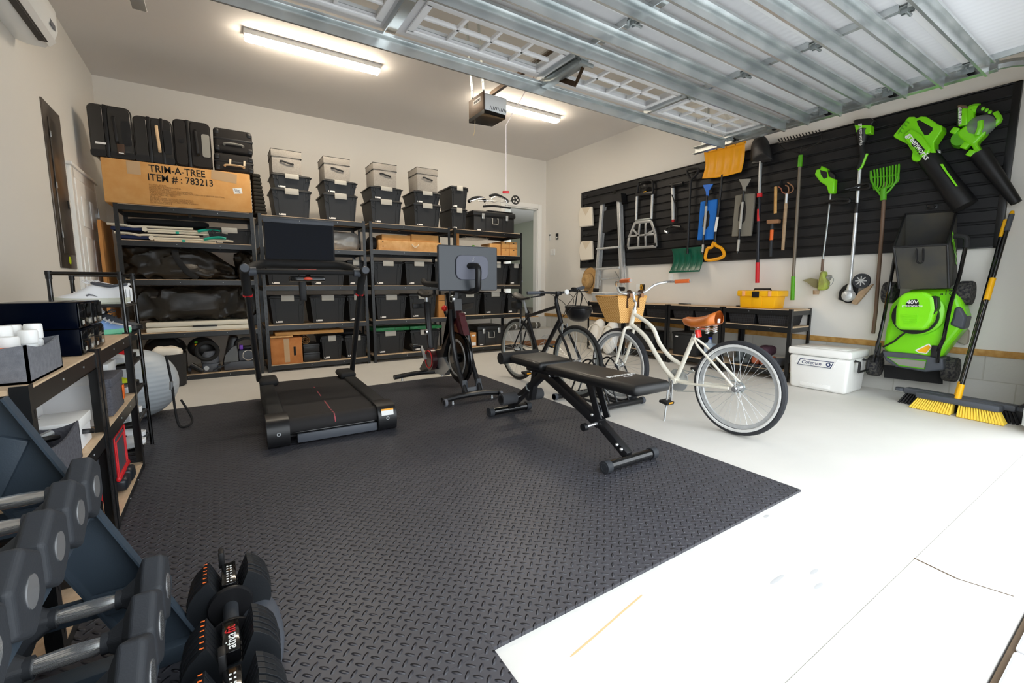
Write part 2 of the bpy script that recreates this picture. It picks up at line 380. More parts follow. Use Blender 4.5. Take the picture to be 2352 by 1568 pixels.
# the room beyond the door
hb = MB().box((3.4, BY+.12, .43), (7.5, 12, .44)); struct(hb.ob('floor_hall', K['hall_floor']))
struct(MB().box((3.4, BY+.12, 2.85), (7.5, 12, 2.9)).ob('ceiling_hall', K['ceiling_paint']))
struct(MB().box((3.4, 11.9, .44), (7.5, 12, 2.85)).box((7.4, BY+.12, .44), (7.5, 12, 2.85)).box((3.35, BY+.12, .44), (3.4, 12, 2.85)).ob('wall_hall', K['hall_wall']))
tm = wave_mat('tile_courses', '#dad9d0', .4, 12, 'Z', .6)
struct(MB().box((4.55, 8.3, .44), (5.385, 8.4, 2.85)).ob('wall_hall_tiled', tm))
# house door on the left wall
dy0, dy1 = 5.80, 6.62
t = struct(MB().box((LX, dy0, .02), (LX+.035, dy1, 2.05), .004).ob('door_1', K['white_gloss']))
mb = MB()
for a, b in ((.12, .36), (.46, .70)):
    for z0, z1 in ((1.62, 1.9), (.98, 1.52), (.2, .85)):
        mb.box((LX+.035, dy0+a, z0), (LX+.043, dy0+b, z1), .007, 2)
mb.ob('door_panel', K['white_gloss'], t)
mb = MB()
for z in (.3, 1.1, 1.78): mb.box((LX+.03, dy1-.012, z), (LX+.046, dy1+.022, z+.1), .002)
mb.ob('hinge', K['steel'], t)
mb = MB().box((LX, dy0-.1, 0), (LX+.03, dy0, 2.14), .004).box((LX, dy1+.003, 0), (LX+.03, dy1+.09, 2.14), .004).box((LX, dy0, 2.055), (LX+.03, dy1+.003, 2.14), .004).box((LX, dy0-.12, 2.142), (LX+.045, dy1+.12, 2.17), .004)
struct(mb.ob('trim_3', K['white_gloss']))
# breaker panel
t = thing('breaker_panel', 'tall grey metal breaker panel set in the left wall', 'electrical panel', (LX, 5.38, 1.9))
P0, P1, Q0, Q1 = 5.14, 5.62, 1.2, 2.53
MB().box((LX, P0, Q0), (LX+.012, P1, Q1), .003).ob('cover', K['steel_panel'], t)
MB().box((LX+.0125, P0+.09, Q0+.12), (LX+.022, P1-.07, Q1-.12), .003).ob('door', K['steel_panel'], t)
mb = MB()
for z in (1.45, 1.85, 2.25): mb.box((LX+.02, P0+.075, z), (LX+.027, P0+.095, z+.05), .002)
mb.ob('hinge', K['steel'], t)
MB().box((LX+.0225, P1-.13, 1.72), (LX+.028, P1-.1, 1.79), .002).ob('latch', K['black'], t)
MB().cyl((LX+.0125, 5.4, 1.27), (LX+.0135, 5.4, 1.27), .034, n=12).ob('sticker', mat('sticker_lime', '#c8e21a', .5), t)
# split air conditioner
t = thing('air_conditioner', 'white wall mounted air conditioner high on the left wall', 'air conditioner', (LX, 4.3, 2.9))
prof = [(0, .02), (.06, 0), (.15, 0), (.2, .05), (.225, .12), (.225, .26), (.2, .3), (0, .3)]
z0 = 2.76
MB().prism([(LX+a, 3.82, z0+b) for a, b in prof], (0, .92, 0)).ob('housing', K['white_plastic'], t, ang=50)
MB().bar((LX+.165, 3.86, z0-.001), (LX+.165, 4.62, z0-.001), .05, .006).ob('air_outlet', K['black'], t)
MB().bar((LX+.197, 3.85, z0+.018), (LX+.197, 4.7, z0+.018), .055, .008, (.7, 0, -.7)).ob('louvre', K['white'], t)
MB().box((LX+.2255, 4.56, z0+.1), (LX+.2265, 4.68, z0+.14)).ob('badge', K['mid_fabric'], t)
# wall plates at the back right corner
def plate(name, px, py, w, h, label, cat, m, n=0):
    p = W(px, py, 0); t = MB().box((WX-.012, p.y-w/2, p.z-h/2), (WX-.0005, p.y+w/2, p.z+h/2), .004).ob(name, m); tag(t, label, cat); return t, p
t, p = plate('thermostat', 1264, 544, .05, .13, 'slim white thermostat with dark display by the back right corner', 'thermostat', K['white_plastic'])
MB().box((WX-.0135, p.y-.015, p.z+.02), (WX-.012, p.y+.015, p.z+.05)).ob('display', K['black'], t)
t, p = plate('keypad', 1280, 543, .075, .12, 'black wall keypad beside the white thermostat', 'keypad', K['black'])
MB().box((WX-.0135, p.y-.02, p.z-.03), (WX-.012, p.y+.02, p.z-.005)).ob('button', K['white'], t)
t, p = plate('light_switch', 1270, 579, .15, .12, 'white double light switch below the thermostat', 'light switch', K['white_plastic'])
for d in (-.035, .035): MB().box((WX-.016, p.y+d-.017, p.z-.035), (WX-.012, p.y+d+.017, p.z+.035), .002).ob('rocker', K['white'], t)
t, p = plate('wall_outlet', 1541, 638, .075, .12, 'white wall outlet just below the green snow shovel', 'outlet', K['white_plastic'])
for d in (-.025, .025): MB().box((WX-.014, p.y-.018, p.z+d-.015), (WX-.012, p.y+.018, p.z+d+.015), .002).ob('socket', K['white'], t)
p = W(1473, 660, 0)
t = thing('open_wall_box', 'open electrical box with yellow wires behind the cream handlebar', 'electrical box', (WX, p.y, p.z))
MB().box((WX-.006, p.y-.07, p.z-.05), (WX-.0005, p.y+.07, p.z+.05), .002).ob('box_back', K['black'], t)
MB().box((WX-.012, p.y+.02, p.z-.055), (WX-.006, p.y+.1, p.z+.055), .002).ob('cover_plate', K['white_plastic'], t)
for d in (-.045, -.02, 0): MB().tube([(WX-.01, p.y+d, p.z-.045), (WX-.02, p.y+d+.008, p.z), (WX-.01, p.y+d+.004, p.z+.045)], .0045, 6).ob('wire', K['yellow'], t)
# hall furniture glimpsed through the door
t = thing('dining_chair', 'grey upholstered dining chair with dark legs in the room beyond', 'chair', (5.55, 8.95, .44))
MB().box((5.3, 8.85, .85), (5.75, 9.3, .93), .03).ob('seat', K['mid_fabric'], t)
MB().cbox((5.52, 8.86, 1.15), (.45, .08, .5), (.12, 0, 0), .03).ob('backrest', K['mid_fabric'], t)
for x in (5.34, 5.71):
    for y in (8.9, 9.25): MB().cyl((x, y, .441), (x, y, .86), .02, n=8).ob('leg', K['black'], t)
t = thing('side_table', 'dark wooden table behind the grey chair in the room beyond', 'table', (5.9, 10, .44))
MB().box((5.2, 9.6, 1.15), (6.6, 10.5, 1.2), .005).ob('tabletop', K['mid_fabric'], t)
for x in (5.25, 6.55):
    for y in (9.65, 10.45): MB().box((x-.03, y-.03, .441), (x+.03, y+.03, 1.15)).ob('leg', K['black'], t)
t = MB().lathe([(.001, 0), (.05, .0), (.055, .02), (.055, .14), (.02, .19), (.018, .24)], (5.45, 9.7, 1.201), (0, 0, 1), 14).ob('glass_bottle', K['glass']); tag(t, 'clear glass bottle with dark stopper on the table in the room beyond', 'bottle')
MB().cyl((5.45, 9.7, 1.441), (5.45, 9.7, 1.465), .016, n=10).ob('stopper', K['black'], t)
t = thing('wall_sconce', 'small black wall sconce on the far wall of the room beyond', 'lamp', (6.75, 11.88, 1.65))
MB().cyl((6.75, 11.899, 1.62), (6.75, 11.87, 1.62), .05).ob('base', K['black'], t)
MB().tube(bez([(6.75, 11.87, 1.62), (6.75, 11.8, 1.78), (6.85, 11.78, 1.76), (6.87, 11.78, 1.68)], 4), .012, 6).ob('arm', K['black'], t)
MB().cyl((6.87, 11.78, 1.68), (6.87, 11.78, 1.6), .02, .05).ob('shade', K['black'], t)
tag(MB().cyl((5.9, 10, 2.84), (5.9, 10, 2.85), .12, n=20).ob('hall_ceiling_lamp', mat('lamp_lens', '#fff4e4', .4, emit=25)), 'round ceiling lamp in the room beyond', 'lamp')
# strip lights of the garage ceiling: two in view, a pair above the open door
for i, (x, y, lb) in enumerate(((1.02, 5.3, 'white linear ceiling light above the treadmill, lit'), (3.66, 5.38, 'white linear ceiling light behind the door opener, lit'))):
    t = thing('strip_light', lb, 'ceiling light', (x, y, CZ), group='strip lights on the ceiling')
    MB().box((x-.66, y-.06, CZ-.05), (x+.66, y+.06, CZ-.001), .006).ob('housing', K['white'], t)
    MB().box((x-.65, y-.05, CZ-.085), (x+.65, y+.05, CZ-.0505), .012).ob('diffuser', K['glow'], t)
# ============================================================ overhead door
ZP = 2.66; DXA, DXB = -.2, 4.72
YJ = [2.985, 2.50, 2.03, 1.56, 1.09, .62]; STX = [-.2, 1.0, 2.2, 3.42, 4.68]
t = thing('overhead_door', 'white sectional garage door with galvanised struts, open overhead', 'garage door', (2.26, 1.8, ZP))
for i in range(1, 5):
    MB().box((DXA, YJ[i+1]+.004, ZP), (DXB, YJ[i]-.004, ZP+.045)).ob('door_section', K['ribbed_panel'], t)
y0, y1 = YJ[1]+.004, YJ[0]; wy0, wy1 = 2.575, 2.895
mb = MB().box((DXA, y0, ZP), (DXB, wy0, ZP+.045)).box((DXA, wy1, ZP), (DXB, y1, ZP+.045))
for i in range(5): mb.box((max(STX[i]-.09, DXA), wy0, ZP), (min(STX[i]+.13, DXB), wy1, ZP+.045))
mb.ob('door_section', K['door_paint'], t)
for i in range(4):
    xa, xb = STX[i]+.13, STX[i+1]-.09
    f = MB()
    for a, b, c, d in ((xa-.03, xb+.03, wy0-.03, wy0+.012), (xa-.03, xb+.03, wy1-.012, wy1+.03), (xa-.03, xa+.012, wy0, wy1), (xb-.012, xb+.03, wy0, wy1)): f.box((a, c, ZP-.014), (b, d, ZP-.0005), .003)
    f = f.ob('window_frame', K['door_trim'], t)
    g = MB()
    for j in range(1, 4): x = xa+(xb-xa)*j/4; g.box((x-.011, wy0+.012, ZP-.006), (x+.011, wy1-.012, ZP+.02), .003)
    ym = (wy0+wy1)/2; g.box((xa+.012, ym-.011, ZP-.006), (xb-.012, ym+.011, ZP+.02), .003)
    g.ob('muntin', K['door_trim'], f); MB().box((xa, wy0, ZP+.021), (xb, wy1, ZP+.025)).ob('pane', K['glass'], f)
for j in range(1, 5): MB().box((DXA, YJ[j]-.035, ZP-.008), (DXB, YJ[j]+.02, ZP-.0005), .002).ob('joint_strip', K['door_trim'], t)
for x in STX:
    for j in range(5):
        s = MB().box((x-.035, YJ[j+1]+.02, ZP-.018), (x+.045, YJ[j]-.02, ZP-.0005)).box((x-.035, YJ[j+1]+.02, ZP-.04), (x-.03, YJ[j]-.02, ZP-.018)); s.ob('stile', K['galv'], t)
for ys in (2.975, 2.35, 2.14, 1.88, 1.67, 1.43, 1.215, .98):
    s = MB()
    zt, zb = ZP-.042, ZP-.125
    s.box((DXA-.02, ys-.004, zb), (DXB-.02, ys, zt)).box((DXA-.02, ys-.03, zt), (DXB-.02, ys, zt+.004)).box((DXA-.02, ys, zb), (DXB-.02, ys+.012, zb+.004)).box((DXA-.02, ys-.034, zt-.012), (DXB-.02, ys-.03, zt+.004))
    s = s.ob('strut', K['galv'], t)
hs = MB()
for j in range(1, 5):
    for x in STX[1:4]:
        y = YJ[j]-.01; h = MB().box((x-.03, y-.09, ZP-.024), (x+.035, y+.09, ZP-.0185), .001).box((x-.012, y-.03, ZP-.05), (x-.006, y+.03, ZP-.02)).box((x+.012, y-.03, ZP-.05), (x+.018, y+.03, ZP-.02)).cyl((x-.02, y, ZP-.045), (x+.06, y, ZP-.045), .009, n=10); h.ob('hinge', K['galv_dark'], t)
for j in range(6):
    y = YJ[j] + (-.06 if j == 0 else .06 if j == 5 else 0)
    h = MB().box((DXB-.09, y-.06, ZP-.022), (DXB+.01, y+.06, ZP-.0185)).box((DXB-.01, y-.035, ZP-.06), (DXB-.004, y+.035, ZP-.02)).cyl((DXB-.06, y, ZP-.035), (DXB+.06, y, ZP-.035), .007, n=8).mi(1).cyl((DXB+.058, y, ZP-.035), (DXB+.078, y, ZP-.035), .022, n=14)
    h.ob('roller', [K['galv_dark'], K['black']], t)
MB().box((DXA, 2.9, ZP-.03), (DXB, 2.9, ZP-.03)) if 0 else None
MB().box((DXB-.018, .98, ZP-.105), (DXB-.0165, 1.0, ZP-.06)).ob('warning_tag', K['white'], t)
a = MB().bar((2.24, 2.96, ZP-.05), (2.24, 2.5, ZP-.05), .07, .05, (0, 0, 1), .006).cyl((2.2, 2.52, ZP-.06), (2.33, 2.52, ZP-.06), .014, n=10)
a.ob('opener_bracket', K['galv_dark'], t)
# tracks
for sx, lb in ((1, 'galvanised door track running along the right of the open door'), (-1, 'galvanised door track running along the left of the open door')):
    x = DXB+.068 if sx > 0 else DXA-.068
    t = thing('door_track', lb, 'door track', (x, 2.2, ZP-.035))
    c = ZP-.035
    mb = MB().box((x+sx*.03, .95, c-.032), (x+sx*.034, 3.42, c+.032)).box((min(x-sx*.03, x+sx*.034), .95, c-.036), (max(x-sx*.03, x+sx*.034), 3.42, c-.032)).box((min(x-sx*.03, x+sx*.034), .95, c+.032), (max(x-sx*.03, x+sx*.034), 3.42, c+.036))
    mb.ob('rail', K['galv'], t)
    pts = [(x+sx*.02, .95-.38*math.sin(a*pi/16), c-.38*(1-math.cos(a*pi/16))) for a in range(9)]+[(x+sx*.02, .57, .05)]
    MB().tube(pts, .03, 6).ob('curved_rail', K['galv'], t)
    mb = MB(); hx = x+sx*.05
    mb.box((hx, 3.3, c-.03), (hx+sx*.003, 3.35, CZ-.002)).box((hx, 3.297, c-.03), (hx+sx*.04, 3.3, CZ-.002)).mi(1)
    for i in range(14): mb.cyl((hx-sx*.0005, 3.325, c+.03+i*.055), (hx-sx*.001, 3.325, c+.03+i*.055), .009, n=8)
    mb.mi(0).bar((hx, 3.32, CZ-.04), (hx, 2.9, c+.04), .03, .003, (1, 0, 0)); mb.ob('hanger', [K['galv'], K['black']], t)
# opener
t = thing('door_opener', 'ceiling hung door opener with white front, brown side and dark base', 'door opener', (2.24, 3.9, 2.7))
ox0, ox1, oy0, oy1 = 2.11, 2.37, 3.69, 3.99
pr = [(ox0+.012, oy0+.03, 2.63), (ox0+.012, oy0+.015, 2.77), (ox0+.03, oy0+.03, 2.80), (ox1-.05, oy0+.03, 2.775), (ox1, oy0+.03, 2.76), (ox1, oy0+.03, 2.63)]
MB().box((ox0+.012, oy0+.02, 2.635), (ox1, oy1, 2.79), .02, 3).ob('housing', K['white_plastic'], t)
MB().box((ox0, oy0+.012, 2.632), (ox0+.0115, oy1, 2.795), .003).ob('side_cover', mat('bronze_cover', '#5d4a39', .45, .4), t)
lab = MB().box((ox0-.0015, oy0+.07, 2.725), (ox0-.0002, oy0+.2, 2.765)).mi(1)
for i in range(6): lab.box((ox0-.002, oy0+.08+i*.019, 2.735), (ox0-.0015, oy0+.093+i*.019, 2.756))
lab.ob('name_label', [K['white'], K['ink']], t)
MB().prism([(ox0, oy0, 2.6), (ox1-.02, oy0+.02, 2.6), (ox1, oy0+.06, 2.615), (ox1, oy1, 2.615), (ox0, oy1, 2.6)], (0, 0, .034)).ob('light_cover', K['black_gloss'], t)
v = MB()
for i in range(11): v.bar((ox0+.07+i*.017, oy0+.0195, 2.655), (ox0+.078+i*.017, oy0+.0195, 2.685), .005, .001, (0, -1, 0))
v.ob('vent', K['black'], t)
for x, yy in ((ox0+.03, oy1-.03), (ox0+.03, oy0+.06)):
    s = MB().bar((x, yy, 2.79), (x-.01, yy, 2.93), .003, .04, (0, 1, 0)).bar((x-.01, yy, 2.93), (x-.06, yy, CZ-.03), .003, .04, (0, 1, 0)).mi(1)
    for i in range(9): z = 2.82+i*.07; s.cyl((x-.004-.05*max(0, (z-2.93)/.55)-.002, yy, z), (x-.008-.05*max(0, (z-2.93)/.55)-.004, yy, z), .008, n=8)
    s.ob('hanger_strap', [K['galv_dark'], K['white']], t)
MB().box((ox0-.2, oy0+.04, CZ-.03), (ox0+.35, oy0+.07, CZ-.0005)).ob('ceiling_bracket', K['galv_dark'], t)
MB().bar((2.24, oy0+.1, 2.82), (2.24, .52, 2.82), .03, .035).ob('rail', mat('rail_bronze', '#4b3a2b', .35, .8), t)
tr = MB().box((2.205, 3.02, 2.785), (2.275, 3.2, 2.802), .004).box((2.22, 3.05, 2.74), (2.26, 3.1, 2.786), .004).ob('trolley', K['galv_dark'], t)
am = MB().bar((2.25, 3.06, 2.745), (2.27, 2.62, 2.5), .006, .035, (0, 1, 1)).bar((2.27, 2.63, 2.505), (2.26, 2.53, 2.6), .006, .035, (0, 1, -1)); am.ob('arm', mat('arm_bronze', '#4b3a2b', .35, .8), t)
cx = at(1162, 440, 'y', 3.1)
MB().tube([(2.24, 3.07, 2.745), (cx.x, 3.1, 2.3), (cx.x, 3.1, cx.z)], .004, 6).ob('pull_cord', mat('cord_white', '#f3e4dd', .7), t)
MB().cbox((cx.x, 3.1, cx.z-.004), (.055, .016, .02), (0, 0, -.5), .005).ob('pull_handle', K['red'], t)
p = at(1087, 312, 'x', 2.13)
MB().tube(bez([(2.13, 3.9, 2.6), (2.14, 3.93, 2.52), p], 6), .0025, 6).ob('antenna_wire', mat('wire_pale', '#e8cf9a', .6), t)
# ============================================================ boltless shelving
def shelf_unit(label, loc, rz, Ln, D, levels, H, name='shelving_unit', cat='shelf', group=None, bh=.055, step=.062):
    t = thing(name, label, cat, loc, (0, 0, rz), group)
    for ix in (0, 1):
        for iy in (0, 1):
            p = MB(); w = .036; x0 = 0 if ix == 0 else Ln; sx = 1 if ix == 0 else -1; y0 = 0 if iy == 0 else D; s2 = 1 if iy == 0 else -1
            bx = lambda a, b, c, d, z0, z1: p.box((min(x0+sx*a, x0+sx*b), min(y0+s2*c, y0+s2*d), z0), (max(x0+sx*a, x0+sx*b), max(y0+s2*c, y0+s2*d), z1))
            bx(0, w, 0, .003, 0, H); bx(0, .003, .003, w, 0, H); p.mi(1)
            n = int((H-.05)/step)
            for i in range(n):
                z = .04+i*step
                if iy == 0: p.cyl((x0+sx*.021, 0, z), (x0+sx*.021, -.0006, z), .0065, n=6).box((x0+sx*.021-.0028, -.0006, z-.017), (x0+sx*.021+.0028, 0, z-.004))
                p.cyl((x0, y0+s2*.021, z), (x0-sx*.0006, y0+s2*.021, z), .0065, n=6).box((min(x0, x0-sx*.0006), y0+s2*.021-.0028, z-.017), (max(x0, x0-sx*.0006), y0+s2*.021+.0028, z-.004))
            p.mi(0).box((x0-.002 if ix == 0 else x0-.04, y0-.002 if iy == 0 else y0-.04, 0), (x0+.04 if ix == 0 else x0+.002, y0+.04 if iy == 0 else y0+.002, .006))
            p.ob('post', [K['black_metal'], K['black']], t, w=False)
    for z in levels:
        MB().box((.004, .004, z-.014), (Ln-.004, D-.004, z), 0).ob('shelf_board', K['board'], t, w=False)
        for y0 in (.0035, D-.0235):
            MB().box((.006, y0, z-bh-.008), (Ln-.006, y0+.003, z-.006)).box((.006, y0, z-bh-.008), (Ln-.006, y0+.02, z-bh-.005)).mi(1).cyl((Ln*.4, y0, z-bh*.55), (Ln*.4, y0-.002, z-bh*.55), .004, n=6).cyl((Ln*.72, y0, z-bh*.55), (Ln*.72, y0-.002, z-bh*.55), .004, n=6).ob('beam', [K['black_metal'], K['steel']], t, w=False)
        for x0 in (.0035, Ln-.0065): MB().box((x0, .024, z-bh-.008), (x0+.003, D-.024, z-.0145)).ob('side_beam', K['black_metal'], t, w=False)
        MB().box((Ln*.5-.015, .024, z-.03), (Ln*.5+.015, D-.024, z-.0145)).ob('cross_tie', K['galv_dark'], t, w=False)
    return t
GS = 'black boltless shelving units along the back wall'
LV = [[.06, .545, 1.12, 1.525, 1.886], [.085, .575, 1.055, 1.515, 1.88], [.1, .585, 1.058, 1.535, 1.885], [.1, .6, 1.067, 1.53, 1.886]]
for (x0, x1), lv, lb in zip(((-.847, .383), (.43, 1.66), (1.715, 2.885), (2.95, 4.163)), LV, ('black boltless shelving unit under the big cardboard tree carton', 'black boltless shelving unit behind the treadmill', 'black boltless shelving unit between the treadmill and the exercise bike', 'black boltless shelving unit nearest the open house door')):
    shelf_unit(lb, (x0, SY, 0), 0, x1-x0, .6, lv, lv[-1]+.015, group=GS)
# ------------------------------------------------------------ totes
def tote(pl, pr, py, zb, label, deep=.5, group='black latch lid totes on the back shelves', dy=.045, latch=True, px=None):
    a = S(pl, py, dy); b = S(pr, py+(pr-pl)*.07, dy); w = b.x-a.x; h = a.z-zb-.001; xc = (a.x+b.x)/2; zb += .001
    t = thing('storage_tote', label, 'storage tote', (xc, SY+dy, zb), group=group)
    w2 = w/2; lb = w2-.018; bb = lb*.86; lh = min(.035, h*.16); zt = h-lh; m = MB(); di = .018; ti = .03
    vs = [(-bb, di+ti, 0), (bb, di+ti, 0), (bb, deep-ti-di, 0), (-bb, deep-ti-di, 0), (-lb, di, zt), (lb, di, zt), (lb, deep-di, zt), (-lb, deep-di, zt)]
    m.add(vs, [(3, 2, 1, 0), (4, 5, 6, 7), (0, 1, 5, 4), (1, 2, 6, 5), (2, 3, 7, 6), (3, 0, 4, 7)])
    for fx in (-.3, .3):   # raised ribs framing the centre panel
        m.bar((fx*w, di+ti*(1-.0)-.002, .004), (fx*w*1.06, di+.0, zt-.004), .012, .01, (0, -1, 0))
    for sx in (-1, 1):
        m.bar((sx*bb*.985, di+ti-.003, .004), (sx*lb*.985, di-.002, zt-.004), .012, .01, (0, -1, 0))
        zz = zt-.09 if h > .24 else zt-.05
        m.bar((sx*lb*.99, di-.002, zz+.035), (sx*w*.33, di+.004, zz), .008, .012, (0, -1, 0))
        for q in range(2): m.box((sx*(w*.36+q*.035)-.006, di-.009, zt-.04), (sx*(w*.36+q*.035)+.006, di+.002, zt-.004))
    m.ob('body', K['tote'], t, w=False, flat=True)
    MB().box((-w2, 0, zt), (w2, deep, h-.012), .008).box((-w2+.02, .02, h-.014), (w2-.02, deep-.02, h), .006).ob('lid', K['tote_lid'], t, w=False)
    if latch:
        lw = w*.17; MB().box((-lw, -.008, zt-lh*1.0), (lw, .006, h-.003), .004).box((-lw, 0, h-.006), (lw, .03, h+.003), .002).ob('latch', K['latch'], t, w=False)
    MB().cbox((-bb*.62, di+ti*.88-.0045, h*.06+.012), (.075, .002, .02), (-.05, 0, 0)).ob('label_sticker', K['sticker'], t, w=False)
    return zb+h
def fabric_box(pl, pr, py, zb, label, deep=.36, dy=.06, side=0):
    a = S(pl, py, dy); b = S(pr, py+(pr-pl)*.13, dy); w = b.x-a.x; h = a.z-zb-.004; zb += .004
    t = thing('fabric_box', label, 'storage box', ((a.x+b.x)/2, SY+dy, zb), group='grey fabric boxes on the stacked totes'); w2 = w/2
    MB().box((-w2+.006, .006, 0), (w2-.006, deep-.006, h-.05), .004).ob('body', K['grey_fabric'], t, w=False)
    MB().box((-w2, 0, h-.085), (w2, deep, h), .004).ob('lid', K['grey_fabric'], t, w=False)
    p = MB()
    for z in (h-.087, h-.003): p.tube([(-w2, -.001, z), (w2, -.001, z), (w2, deep+.001, z), (-w2, deep+.001, z)], .004, 6, closed=True)
    p.ob('piping', K['black'], t, w=False)
    hz = h-.15
    MB().tube(bez([(-.07, -.004, hz+.012), (-.045, -.012, hz+.014), (0, -.018, hz), (.045, -.012, hz-.006), (.07, -.004, hz-.01)], 5), .011, 8, flat=.35, nrm=(0, -1, 0)).cyl((-.065, -.004, hz+.012), (-.065, -.012, hz+.012), .012, n=10).cyl((.065, -.004, hz-.01), (.065, -.012, hz-.01), .012, n=10).ob('handle', K['black'], t, w=False)
def trunk(pl, pr, py, zb, label, deep=.42, dy=.05):
    a = S(pl, py, dy); b = S(pr, py, dy); w = b.x-a.x; h = a.z-zb-.002; zb += .002; w2 = w/2
    t = thing('lidded_chest', label, 'storage chest', ((a.x+b.x)/2, SY+dy, zb))
    m = MB().box((-w2+.02, .02, 0), (w2-.02, deep-.01, h-.07), .012)
    for x in (-w*.2, w*.2): m.box((x-.006, .012, .02), (x+.006, .022, h-.08))
    m.ob('body', K['tote'], t, w=False)
    MB().box((-w2, 0, h-.085), (w2, deep, h-.008), .02, 3).box((-w2+.05, .05, h-.02), (w2-.05, deep-.05, h), .008).ob('lid', K['tote_lid'], t, w=False)
    for x in (-w*.28, w*.28): MB().box((x-.022, -.008, h-.13), (x+.022, .004, h-.05), .004).ob('latch', K['steel'], t, w=False)
    z = h*.5; MB().tube([(-.05, .018, z+.05), (-.05, -.002, z+.05), (-.05, -.002, z-.035), (.05, -.002, z-.035), (.05, -.002, z+.05), (.05, .018, z+.05)], .007, 6).ob('handle', K['latch'], t, w=False)
    MB().box((-w2*.8, .0185, .012), (-w2*.8+.06, .0205, .028)).ob('label_sticker', K['sticker'], t, w=False)
    return zb+h
z2, z3, z4 = 1.88, 1.885, 1.886
pairs = [(621, 716, 428, 622, 716, 394.5, z2, 'beside the folded black foam pad'), (741, 822, 440, 741, 821.6, 409.5, z2, 'right of the foam pad pair, above the treadmill screen'), (849, 924.6, 454, 848.7, 926, 424.5, z3, 'third pair along the top shelf'), (949, 1014, 463.5, 949, 1014, 435.5, z3, 'fourth pair along the top shelf')]
gb = [(621, 691, 339), (742, 802.6, 357), (856, 910.6, 371.6), (957, 1005, 382.6)]
wh = ('the pair beside the folded foam pad', 'the pair above the treadmill screen', 'the third pair from the foam pad', 'the fourth pair beside the narrow totes')
for (l, r, y, l2, r2, y2, z, _), g, q in zip(pairs, gb, wh):
    zz = tote(l, r, y, z, 'lower tall black tote in '+q); zz = tote(l2, r2, y2, zz, 'upper shallow black tote in '+q+', under a grey box')
    fabric_box(*g, zz, 'grey fabric lidded box on top of '+q)
zz = tote(1036, 1074, 475.5, z4 if 0 else z3, 'lower narrow black tote beside the big top trunk', group='narrow totes beside the trunk'); tote(1036, 1076, 424, zz, 'upper narrow black tote beside the big top trunk', group='narrow totes beside the trunk')
ZT = trunk(1087, 1185, 480, z4, 'large black trunk under the folded push cart on the top shelf')
tote(472, 579, 520, 1.525, 'black tote beside the white folded beach chairs', deep=.45)
a, b = LV[1], 'third shelf behind the treadmill'
for l, r, y, z, lb in ((606, 702, 596, a[2], 'black tote at the end of the %s, under the screen corner' % b), (705.5, 795, 596, a[2], 'black tote in the middle of the %s, behind the console' % b), (797, 838, 596.5, a[2], 'narrow black tote on the %s, by the handlebar end' % b),
        (616, 703, 679, a[1], 'black tote above the brown box behind the treadmill'), (709.5, 795, 678, a[1], 'black tote in the middle of the fourth shelf behind the treadmill'), (798, 843, 677, a[1], 'narrow black tote behind the treadmill upright, fourth shelf'),
        (736, 788, 772.5, a[0], 'black tote next to the two small flat black boxes, bottom shelf'), (791, 846, 771, a[0], 'black tote with black cloth on its lid, bottom shelf'),
        (855, 927, 598, LV[2][2], 'black tote at the post end of the shelf below the wooden crate'), (929, 996, 599, LV[2][2], 'second black tote on the shelf below the wooden crate'), (998, 1034, 600, LV[2][2], 'black tote half hidden by the exercise bike screen edge'),
        (861, 936, 677.5, LV[2][1], 'black tote above the green flat box, nearest the treadmill'), (939, 1004.5, 675, LV[2][1], 'black tote behind the exercise bike saddle'),
        (860, 933, 762, LV[2][0], 'black tote on the bottom shelf under the green flat box'), (942, 1012, 759, LV[2][0], 'black tote on the bottom shelf behind the bike pedal'),
        (1048, 1105, 602, LV[3][2], 'black tote hidden behind the exercise bike screen'), (1108, 1169.5, 603.6, LV[3][2], 'black tote just right of the exercise bike screen'), (1171, 1200, 604.8, LV[3][2], 'end black tote of the shelf right of the bike screen'),
        (1052, 1106, 672, LV[3][1], 'black tote behind the exercise bike stem'), (1110.7, 1164.5, 671, LV[3][1], 'black tote below the bike screen, near the house door'), (1166.5, 1195, 673, LV[3][1], 'end black tote behind the black bicycle saddle')):
    tote(l, r, y, z, lb)
trunk(1097, 1160, 748, LV[3][0], 'large black trunk on the bottom shelf behind the black bicycle', deep=.45)
# ------------------------------------------------------------ boxes
def pbox(name, pl, pr, py, zb, label, cat, m, deep=.4, dy=.05, slope=.08, bev=.004, group=None, seam=None):
    a = S(pl, py, dy); b = S(pr, py+(pr-pl)*slope, dy); zb += .001
    t = MB().box((a.x, SY+dy, zb), (b.x, SY+dy+deep, a.z), bev).ob(name, K[m]); tag(t, label, cat, group)
    return t, a.x, b.x, zb, a.z
